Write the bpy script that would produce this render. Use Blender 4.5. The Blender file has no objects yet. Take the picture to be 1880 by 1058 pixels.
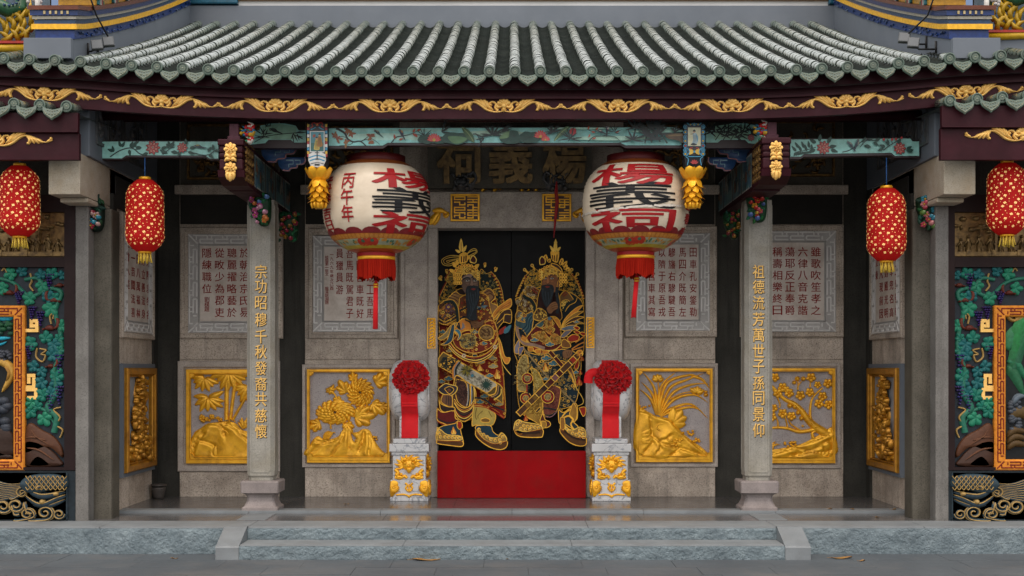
import bpy, bmesh, math, random
from mathutils import Matrix, Vector
from mathutils.geometry import tessellate_polygon

R = math.radians
rnd = random.Random(7)
scene = bpy.context.scene
col = scene.collection

# ------------------------------------------------------------------ camera, sky, sun, exposure
F, CX, HY, CH = 2400.0, 940.0, 680.0, 1.45        # focal length in photo pixels, centre column, horizon row, eye height
cam_d = bpy.data.cameras.new("camera")
cam = bpy.data.objects.new("camera", cam_d)
col.objects.link(cam)
cam.location = (0, 0, CH)
cam.rotation_euler = (R(90), 0, 0)
cam_d.sensor_width = 36
cam_d.lens = 36 * F / 1880
cam_d.shift_y = (HY - 529) / 1880
cam_d.clip_end = 2000
scene.camera = cam

SUN_EL, SUN_AZ = 67.0, 188.0                        # veiled sun over the court, soft as under an overcast sky
world = bpy.data.worlds.new("World")
scene.world = world
world.use_nodes = True
wn = world.node_tree
wn.nodes.clear()
sky = wn.nodes.new("ShaderNodeTexSky")
sky.sky_type = 'NISHITA'
sky.sun_disc = False
sky.sun_elevation = R(SUN_EL)
sky.sun_rotation = R(SUN_AZ)
sky.air_density = 0.6
sky.dust_density = 6.0
sky.ozone_density = 0.4
bg = wn.nodes.new("ShaderNodeBackground")
bg.inputs["Strength"].default_value = 0.08
wo = wn.nodes.new("ShaderNodeOutputWorld")
wn.links.new(sky.outputs[0], bg.inputs[0])
wn.links.new(bg.outputs[0], wo.inputs[0])

sun_d = bpy.data.lights.new("sun", 'SUN')
sun_d.energy = 1.5
sun_d.angle = R(168)
sun_d.color = (1.0, 0.95, 0.86)
sun = bpy.data.objects.new("sun", sun_d)
col.objects.link(sun)
sv = Vector((math.sin(R(SUN_AZ)) * math.cos(R(SUN_EL)), math.cos(R(SUN_AZ)) * math.cos(R(SUN_EL)), math.sin(R(SUN_EL))))
sun.rotation_euler = sv.to_track_quat('Z', 'Y').to_euler()

scene.view_settings.view_transform = 'Standard'
scene.view_settings.look = 'None'
scene.view_settings.exposure = 1.2
scene.cycles.max_bounces = 6

# ------------------------------------------------------------------ helpers
def X(px, Y): return (px - CX) * Y / F
def Z(py, Y): return CH + (HY - py) * Y / F
def frame(Y, x0=0.0, y0=0.0, s=1.0):
    """(traced x, traced y, metres proud) on an upright plane at depth Y that faces the court -> world"""
    k = Y / F
    return Matrix(((k / s, 0, 0, (x0 - CX) * k), (0, 0, -1, Y), (0, -k / s, 0, CH + (HY - y0) * k), (0, 0, 0, 1)))
ID = Matrix.Identity(4)

def srgb(h):
    if isinstance(h, str):
        h = tuple(int(h[i:i + 2], 16) / 255 for i in (0, 2, 4))
        return tuple(c / 12.92 if c <= 0.04045 else ((c + 0.055) / 1.055) ** 2.4 for c in h)
    return tuple(h)

def spline(pts, n=6, closed=False):
    if len(pts) < 3 and not closed:
        (ax, ay), (bx, by) = pts[0], pts[-1]
        return [(ax + (bx - ax) * i / n, ay + (by - ay) * i / n) for i in range(n + 1)]
    P = list(pts)
    out = []
    N = len(P)
    rng = range(N) if closed else range(N - 1)
    for i in rng:
        if closed:
            p0, p1, p2, p3 = P[i - 1], P[i], P[(i + 1) % N], P[(i + 2) % N]
        else:
            p0, p1, p2, p3 = P[max(i - 1, 0)], P[i], P[i + 1], P[min(i + 2, N - 1)]
        for k in range(n):
            t = k / n
            t2, t3 = t * t, t * t * t
            out.append(tuple(0.5 * (2 * p1[d] + (p2[d] - p0[d]) * t + (2 * p0[d] - 5 * p1[d] + 4 * p2[d] - p3[d]) * t2 + (3 * p1[d] - p0[d] - 3 * p2[d] + p3[d]) * t3) for d in (0, 1)))
    if not closed:
        out.append(tuple(P[-1]))
    return out

def leafp(t): return max(0.0, math.sin(math.pi * min(1, t ** 0.75))) ** 0.8 * 0.96 + 0.04 * (1 - t)
def petalp(t): return max(0.02, math.sin(math.pi * (0.08 + 0.86 * t ** 1.35)) ** 0.7)
def tubep(t): return 1.0
def taperp(t): return 1.0 - 0.85 * t
def bladep(t): return min(1, 0.45 + 1.8 * t) * (1 - t ** 2.5) + 0.01
def bothp(t): return 0.08 + math.sin(math.pi * t) ** 0.7

class MB:
    """collects geometry; build() links it as ONE mesh object"""
    def __init__(self, tr=None):
        self.v, self.f, self.c, self.mi, self.sm = [], [], [], [], []
        self.tr = tr or ID
        self.flip = False
        self.col = (0.5, 0.5, 0.5)
        self.mat = 0
        self.lay = 0.0
        self.warp = None
    def frame(self, tr):
        self.tr = tr
        return self
    def add(self, verts, faces, smooth=False, color=None):
        b = len(self.v)
        c = color if color is not None else self.col
        for p in verts:
            q = self.tr @ Vector(p)
            if self.warp: q = self.warp(q)
            self.v.append(tuple(q))
            self.c.append((c[0], c[1], c[2], 1.0))
        for f in faces:
            self.f.append(tuple(b + i for i in f))
            self.mi.append(self.mat)
            self.sm.append(smooth)
    def box(self, x0, x1, y0, y1, z0, z1, color=None, bev=0.0):
        x0, x1 = min(x0, x1), max(x0, x1); y0, y1 = min(y0, y1), max(y0, y1); z0, z1 = min(z0, z1), max(z0, z1)
        if bev <= 0:
            vs = [(x0, y0, z0), (x1, y0, z0), (x1, y1, z0), (x0, y1, z0), (x0, y0, z1), (x1, y0, z1), (x1, y1, z1), (x0, y1, z1)]
            fs = [(0, 3, 2, 1), (4, 5, 6, 7), (0, 1, 5, 4), (1, 2, 6, 5), (2, 3, 7, 6), (3, 0, 4, 7)]
            self.add(vs, fs, False, color)
            return
        bm = bmesh.new()
        bmesh.ops.create_cube(bm, size=1)
        for v in bm.verts:
            v.co = Vector(((x0 + x1) / 2 + v.co.x * (x1 - x0), (y0 + y1) / 2 + v.co.y * (y1 - y0), (z0 + z1) / 2 + v.co.z * (z1 - z0)))
        bmesh.ops.bevel(bm, geom=list(bm.edges), offset=min(bev, (x1 - x0) / 2.1, (y1 - y0) / 2.1, (z1 - z0) / 2.1), segments=2, affect='EDGES', profile=0.6)
        self.bm(bm, False, color)
    def bm(self, bm, smooth=False, color=None):
        bm.verts.index_update()
        self.add([tuple(v.co) for v in bm.verts], [tuple(v.index for v in f.verts) for f in bm.faces], smooth, color)
        bm.free()
    def prism(self, pts, h0, h1, color=None, smooth=False):
        """outline in the current frame's first two axes, from h0 to h1"""
        n = len(pts)
        vs = [(p[0], p[1], h0) for p in pts] + [(p[0], p[1], h1) for p in pts]
        tri = tessellate_polygon([[Vector((p[0], p[1], 0)) for p in pts]])
        fs = [tuple(n + i for i in t) for t in tri] + [tuple(reversed(t)) for t in tri]
        fs += [(i, (i + 1) % n, n + (i + 1) % n, n + i) for i in range(n)]
        self.add(vs, fs, smooth, color)
    def poly(self, pts, color, n=5, smooth=True, step=0.00022):
        """a flat painted patch, each one a hair above the last"""
        q = spline(pts, n, True) if smooth and n > 1 else list(pts)
        self.lay += step
        tri = tessellate_polygon([[Vector((p[0], p[1], 0)) for p in q]])
        self.add([(p[0], p[1], self.lay) for p in q], [tuple(t) for t in tri], False, srgb(color))
    def line(self, pts, w, color, n=5, taper=0.0, step=0.00022, smooth=True):
        q = spline(pts, n) if smooth else list(pts)
        self.lay += step
        vs, fs = [], []
        N = len(q)
        for i, p in enumerate(q):
            a, b = q[max(i - 1, 0)], q[min(i + 1, N - 1)]
            dx, dy = b[0] - a[0], b[1] - a[1]
            L = math.hypot(dx, dy) or 1
            t = i / (N - 1)
            ww = 0.5 * w * (1 - taper * t)
            vs += [(p[0] - dy / L * ww, p[1] + dx / L * ww, self.lay), (p[0] + dy / L * ww, p[1] - dx / L * ww, self.lay)]
        for i in range(N - 1):
            fs.append((2 * i, 2 * i + 1, 2 * i + 3, 2 * i + 2))
        self.add(vs, fs, False, srgb(color))
    def disc(self, x, y, r, color, n=16, ry=None, step=0.00022, a0=0.0):
        self.lay += step
        ry = ry or r
        self.add([(x + r * math.cos(a0 + 2 * math.pi * i / n), y + ry * math.sin(a0 + 2 * math.pi * i / n), self.lay) for i in range(n)], [tuple(range(n))], False, srgb(color))
    def ring(self, x, y, r, w, color, n=20, step=0.00022):
        p = [(x + r * math.cos(2 * math.pi * i / n), y + r * math.sin(2 * math.pi * i / n)) for i in range(n + 1)]
        self.line(p, w, color, smooth=False, step=step)
    # ---- relief
    def blade(self, pts, w, h, base=0.0, prof=leafp, n=5, crease=False, lift=0.0, color=None, smooth=True):
        """a raised leaf, petal, stem or tube along a curve; w half width in traced units, h height in metres"""
        q = spline(pts, n)
        N = len(q)
        vs, fs = [], []
        sec = [(-1, 0), (-0.55, 0.55), (0, 1.0), (0.55, 0.55), (1, 0)] if crease else [(-1, 0), (-0.8, 0.62), (-0.35, 0.95), (0.35, 0.95), (0.8, 0.62), (1, 0)]
        K = len(sec)
        for i, p in enumerate(q):
            a, b = q[max(i - 1, 0)], q[min(i + 1, N - 1)]
            dx, dy = b[0] - a[0], b[1] - a[1]
            L = math.hypot(dx, dy) or 1
            t = i / (N - 1)
            ww = w * prof(t)
            hh = h * (0.3 + 0.7 * min(1, prof(t)))
            for (s, k) in sec:
                vs.append((p[0] - dy / L * ww * s, p[1] + dx / L * ww * s, base + lift * t + hh * k if k else base - 0.002))
        for i in range(N - 1):
            for k in range(K - 1):
                a = i * K + k
                fs.append((a, a + K, a + K + 1, a + 1))
        self.add(vs, fs, smooth, color)
    def pillow(self, pts, h, inset, base=0.0, n=5, color=None, jitter=0.0, smooth=True, spl=True):
        q = spline(pts, n, True) if spl else list(pts)
        N = len(q)
        A = sum(q[i][0] * q[(i + 1) % N][1] - q[(i + 1) % N][0] * q[i][1] for i in range(N))
        sg = 1 if A > 0 else -1
        nor = []
        for i in range(N):
            a, b = q[i - 1], q[(i + 1) % N]
            dx, dy = b[0] - a[0], b[1] - a[1]
            L = math.hypot(dx, dy) or 1
            nor.append((-dy / L * sg, dx / L * sg))
        rings = [(0, -0.002), (0.0, h * 0.35), (0.3, h * 0.72), (1.0, h)]
        vs, fs = [], []
        for (k, hh) in rings:
            for p, m in zip(q, nor):
                vs.append((p[0] + m[0] * inset * k, p[1] + m[1] * inset * k, base + hh))
        for r in range(len(rings) - 1):
            for i in range(N):
                fs.append((r * N + i, r * N + (i + 1) % N, (r + 1) * N + (i + 1) % N, (r + 1) * N + i))
        top = vs[-N:]
        tri = tessellate_polygon([[Vector((p[0], p[1], 0)) for p in top]])
        o = (len(rings) - 1) * N
        fs += [tuple(o + i for i in t) for t in tri]
        self.add(vs, fs, smooth, color)
    def dome(self, x, y, rx, ry, h, base=0.0, n=12, m=4, color=None):
        vs, fs = [(x, y, base + h)], []
        for j in range(1, m + 1):
            a = math.pi / 2 * j / m
            for i in range(n):
                b = 2 * math.pi * i / n
                vs.append((x + rx * math.sin(a) * math.cos(b), y + ry * math.sin(a) * math.sin(b), base + h * math.cos(a)))
        fs += [(0, 1 + i, 1 + (i + 1) % n) for i in range(n)]
        for j in range(m - 1):
            for i in range(n):
                fs.append((1 + j * n + i, 1 + (j + 1) * n + i, 1 + (j + 1) * n + (i + 1) % n, 1 + j * n + (i + 1) % n))
        self.add(vs, fs, True, color)
    def tube(self, pts, r, n=8, color=None, cap=True):
        """round tube through 3-D points, r a number or a list"""
        pts = [Vector(p) for p in pts]
        N = len(pts)
        vs, fs = [], []
        up = None
        for i, p in enumerate(pts):
            d = (pts[min(i + 1, N - 1)] - pts[max(i - 1, 0)]).normalized()
            if up is None:
                up = Vector((0, 0, 1)) if abs(d.z) < 0.9 else Vector((0, 1, 0))
            a = d.cross(up).normalized()
            up = a.cross(d).normalized()
            rr = r[i] if isinstance(r, (list, tuple)) else r
            for k in range(n):
                t = 2 * math.pi * k / n
                vs.append(tuple(p + (a * math.cos(t) + up * math.sin(t)) * rr))
        for i in range(N - 1):
            for k in range(n):
                fs.append((i * n + k, i * n + (k + 1) % n, (i + 1) * n + (k + 1) % n, (i + 1) * n + k))
        if cap:
            fs.append(tuple(reversed(range(n))))
            fs.append(tuple((N - 1) * n + k for k in range(n)))
        self.add(vs, fs, True, color)
    def lathe(self, prof, cx, cy, n=32, color=None, smooth=True, axis='Z'):
        """prof: list of (radius, height)"""
        vs, fs = [], []
        for (r, z) in prof:
            for k in range(n):
                t = 2 * math.pi * k / n
                vs.append((cx + r * math.cos(t), cy + r * math.sin(t), z))
        for i in range(len(prof) - 1):
            for k in range(n):
                fs.append((i * n + k, i * n + (k + 1) % n, (i + 1) * n + (k + 1) % n, (i + 1) * n + k))
        self.add(vs, fs, smooth, color)
    def frame4(self, x0, x1, y0, y1, w, h0, h1, cham=0.0, color=None):
        """a mitred rectangular frame in the current plane frame; outer x0..x1, y0..y1 (traced), w wide"""
        o = [(x0, y0), (x1, y0), (x1, y1), (x0, y1)]
        i_ = [(x0 + w, y0 + w), (x1 - w, y0 + w), (x1 - w, y1 - w), (x0 + w, y1 - w)]
        c = cham
        o2 = [(x0 + c, y0 + c), (x1 - c, y0 + c), (x1 - c, y1 - c), (x0 + c, y1 - c)]
        i2 = [(x0 + w - c, y0 + w - c), (x1 - w + c, y0 + w - c), (x1 - w + c, y1 - w + c), (x0 + w - c, y1 - w + c)]
        hm = h1 - (0.0 if c == 0 else min(0.012, (h1 - h0) * 0.5))
        L = [(p[0], p[1], h0) for p in o] + [(p[0], p[1], hm) for p in o] + [(p[0], p[1], h1) for p in o2] + [(p[0], p[1], h1) for p in i2] + [(p[0], p[1], hm) for p in i_] + [(p[0], p[1], h0) for p in i_]
        fs = []
        for r in range(5):
            for k in range(4):
                fs.append((r * 4 + k, r * 4 + (k + 1) % 4, (r + 1) * 4 + (k + 1) % 4, (r + 1) * 4 + k))
        self.add(L, fs, False, color)
    def build(self, name, mats, parent=None, label=None, fix=True):
        me = bpy.data.meshes.new(name)
        me.from_pydata(self.v, [], self.f)
        if not isinstance(mats, (list, tuple)): mats = [mats]
        for m in mats: me.materials.append(m)
        if len(mats) > 1: me.polygons.foreach_set("material_index", self.mi)
        me.polygons.foreach_set("use_smooth", self.sm)
        at = me.color_attributes.new("Col", 'FLOAT_COLOR', 'POINT')
        flat = [x for c in self.c for x in c]
        at.data.foreach_set("color", flat)
        me.update()
        if fix:
            b = bmesh.new(); b.from_mesh(me)
            bmesh.ops.recalc_face_normals(b, faces=b.faces)
            b.to_mesh(me); b.free()
        o = bpy.data.objects.new(name, me)
        col.objects.link(o)
        if parent is not None:
            o.parent = parent
            o.matrix_parent_inverse = parent.matrix_world.inverted() if False else Matrix.Translation(-Vector(parent["_base"])) if "_base" in parent else ID
        if label: o["label"] = label
        return o

def tag(o, label=None, cat=None, group=None, kind=None):
    if label: o["label"] = label
    if cat: o["category"] = cat
    if group: o["group"] = group
    if kind: o["kind"] = kind
    return o

def thing(name, loc, label=None, cat=None, group=None):
    o = bpy.data.objects.new(name, None)
    col.objects.link(o)
    o.location = loc
    o.empty_display_size = 0.2
    o["_base"] = list(loc)
    return tag(o, label, cat, group)

def copy_tree(o, parent=None):
    c = o.copy()
    col.objects.link(c)
    if parent is not None: c.parent = parent
    for ch in list(o.children): copy_tree(ch, c)
    return c

# ------------------------------------------------------------------ glyphs
_gl = {}
def glyph(ch, off=0.0):
    """unit-square outline mesh of one character: verts (0..1, 0..1), triangles"""
    k = (ch, off)
    if k in _gl: return _gl[k]
    cu = bpy.data.curves.new("t", 'FONT')
    cu.body = ch
    cu.size = 1.0
    cu.offset = off
    cu.resolution_u = 3
    ob = bpy.data.objects.new("t", cu)
    col.objects.link(ob)
    dg = bpy.context.evaluated_depsgraph_get()
    me = ob.evaluated_get(dg).to_mesh()
    vs = [(v.co.x, v.co.y) for v in me.vertices]
    fs = [tuple(p.vertices) for p in me.polygons]
    ob.evaluated_get(dg).to_mesh_clear()
    bpy.data.objects.remove(ob); bpy.data.curves.remove(cu)
    if vs:
        x0, x1 = min(v[0] for v in vs), max(v[0] for v in vs)
        y0, y1 = min(v[1] for v in vs), max(v[1] for v in vs)
        # keep thin characters such as the numeral one from filling their square
        sx, sy = max(x1 - x0, 0.55), max(y1 - y0, 0.62)
        mx, my = (x0 + x1) / 2, (y0 + y1) / 2
        vs = [((v[0] - mx) / sx + 0.5, (v[1] - my) / sy + 0.5) for v in vs]
    _gl[k] = (vs, fs)
    return _gl[k]

def put_glyph(mb, ch, cx, cy, w, h, base=0.0, ext=0.002, off=0.02, color=None, up=-1):
    """character centred at cx, cy (traced units, y downward), raised ext metres"""
    vs, fs = glyph(ch)
    if not vs: return
    P = [(cx + (x - 0.5) * w, cy + up * (y - 0.5) * h) for x, y in vs]
    n = len(P)
    cnt = {}
    for f in fs:
        for i in range(len(f)):
            e = (f[i], f[(i + 1) % len(f)])
            cnt[e] = cnt.get(e, 0) + 1
    F_ = [tuple(n + i for i in f) for f in fs]
    for (a, b) in cnt:
        if (b, a) not in cnt: F_.append((a, b, n + b, n + a))
    b = off * 1.6                                     # heavier strokes: the same outline set down a few times, a hair apart
    for i, (dx, dy) in enumerate([(0, 0)] if b < .008 else [(-b, -b * .7), (b, -b * .7), (-b, b * .7), (b, b * .7)]):
        e = i * .00025
        mb.add([(p[0] + dx * w * .5, p[1] + dy * h * .5, base) for p in P] + [(p[0] + dx * w * .5, p[1] + dy * h * .5, base + ext + e) for p in P], F_, False, color)
# ------------------------------------------------------------------ materials
def mk(name, c1, c2=None, scale=3.0, rough=0.6, metal=0.0, bump=0.0, bscale=60.0, speck=0.0, sscale=220.0, stain=None, stscale=1.2, stamt=0.5, rvar=0.1, use_col=False, detail=6, coat=0.0, spec=0.5, sheen=0.0, vein=None, bdist=0.02, stretch=None, emit=None, trans=0.0, streak=None):
    m = bpy.data.materials.new(name)
    m.use_nodes = True
    t = m.node_tree
    N, L = t.nodes, t.links
    b = N["Principled BSDF"]
    tc = N.new("ShaderNodeTexCoord")
    src = tc.outputs["Object"]
    if stretch:
        mp = N.new("ShaderNodeMapping"); mp.inputs["Scale"].default_value = stretch
        L.new(src, mp.inputs["Vector"]); src = mp.outputs[0]
    def noise(sc, det=6, rough_=0.6, dist=0.0):
        n = N.new("ShaderNodeTexNoise"); n.inputs["Scale"].default_value = sc; n.inputs["Detail"].default_value = det
        n.inputs["Roughness"].default_value = rough_; n.inputs["Distortion"].default_value = dist
        L.new(src, n.inputs["Vector"]); return n.outputs["Fac"]
    def ramp(f, a, c):
        r = N.new("ShaderNodeMapRange"); r.inputs[1].default_value = a; r.inputs[2].default_value = c
        L.new(f, r.inputs[0]); return r.outputs[0]
    def mix(f, a, c, mode='MIX'):
        x = N.new("ShaderNodeMix"); x.data_type = 'RGBA'; x.blend_type = mode
        if isinstance(f, float): x.inputs[0].default_value = f
        else: L.new(f, x.inputs[0])
        for i, v in ((6, a), (7, c)):
            if isinstance(v, tuple): x.inputs[i].default_value = (*v, 1)
            else: L.new(v, x.inputs[i])
        return x.outputs[2]
    c1 = srgb(c1)
    if use_col:
        at = N.new("ShaderNodeAttribute"); at.attribute_name = "Col"
        c = at.outputs["Color"]
        c = mix(ramp(noise(scale, detail), 0.35, 0.65), c, mix(1.0, c, (0.72, 0.70, 0.66), 'MULTIPLY'))
    elif c2 is not None:
        c = mix(ramp(noise(scale, detail), 0.32, 0.68), c1, srgb(c2))
    else:
        c = c1
    if vein is not None:
        w = N.new("ShaderNodeTexNoise"); w.inputs["Scale"].default_value = 5.0; w.inputs["Detail"].default_value = 8; w.inputs["Distortion"].default_value = 1.6
        L.new(src, w.inputs["Vector"])
        a = N.new("ShaderNodeMath"); a.operation = 'SUBTRACT'; a.inputs[1].default_value = 0.5; L.new(w.outputs["Fac"], a.inputs[0])
        a2 = N.new("ShaderNodeMath"); a2.operation = 'ABSOLUTE'; L.new(a.outputs[0], a2.inputs[0])
        c = mix(ramp(a2.outputs[0], 0.022, 0.0), c, srgb(vein))
    if speck > 0:
        s = ramp(noise(sscale, 2), 0.5, 0.72)
        c = mix(s, c, mix(1.0, c, (1 - speck,) * 3, 'MULTIPLY'))
        s2 = ramp(noise(sscale * 0.8 + 7, 2), 0.6, 0.78)
        c = mix(s2, c, mix(1.0, c, (1 + speck * 0.9,) * 3, 'MULTIPLY'))
    if stain is not None:
        s = ramp(noise(stscale, 8, 0.65, 0.4), 0.48, 0.75)
        k = N.new("ShaderNodeMath"); k.operation = 'MULTIPLY'; k.inputs[1].default_value = stamt; L.new(s, k.inputs[0])
        c = mix(k.outputs[0], c, srgb(stain))
    if streak is not None:                            # runs of water and soot down the face
        mp2 = N.new("ShaderNodeMapping"); mp2.inputs["Scale"].default_value = (5, 5, .35); L.new(tc.outputs["Object"], mp2.inputs["Vector"])
        n2 = N.new("ShaderNodeTexNoise"); n2.inputs["Scale"].default_value = 2.2; n2.inputs["Detail"].default_value = 7; n2.inputs["Roughness"].default_value = .7
        L.new(mp2.outputs[0], n2.inputs["Vector"])
        k2 = N.new("ShaderNodeMath"); k2.operation = 'MULTIPLY'; k2.inputs[1].default_value = streak[1]; L.new(ramp(n2.outputs["Fac"], .5, .78), k2.inputs[0])
        c = mix(k2.outputs[0], c, srgb(streak[0]))
    if isinstance(c, tuple): b.inputs["Base Color"].default_value = (*c, 1)
    else: L.new(c, b.inputs["Base Color"])
    rv = N.new("ShaderNodeMapRange"); rv.inputs[3].default_value = max(0.02, rough - rvar); rv.inputs[4].default_value = min(1, rough + rvar)
    L.new(noise(scale * 2.3 + 1, 5), rv.inputs[0]); L.new(rv.outputs[0], b.inputs["Roughness"])
    b.inputs["Metallic"].default_value = metal
    b.inputs["Specular IOR Level"].default_value = spec
    if coat: b.inputs["Coat Weight"].default_value = coat; b.inputs["Coat Roughness"].default_value = 0.12
    if sheen: b.inputs["Sheen Weight"].default_value = sheen
    if trans: b.inputs["Transmission Weight"].default_value = trans
    if emit:
        b.inputs["Emission Color"].default_value = (*srgb(emit[0]), 1); b.inputs["Emission Strength"].default_value = emit[1]
    if bump > 0:
        bp = N.new("ShaderNodeBump"); bp.inputs["Strength"].default_value = bump; bp.inputs["Distance"].default_value = bdist
        L.new(noise(bscale, 6, 0.65), bp.inputs["Height"]); L.new(bp.outputs[0], b.inputs["Normal"])
    return m

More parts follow.
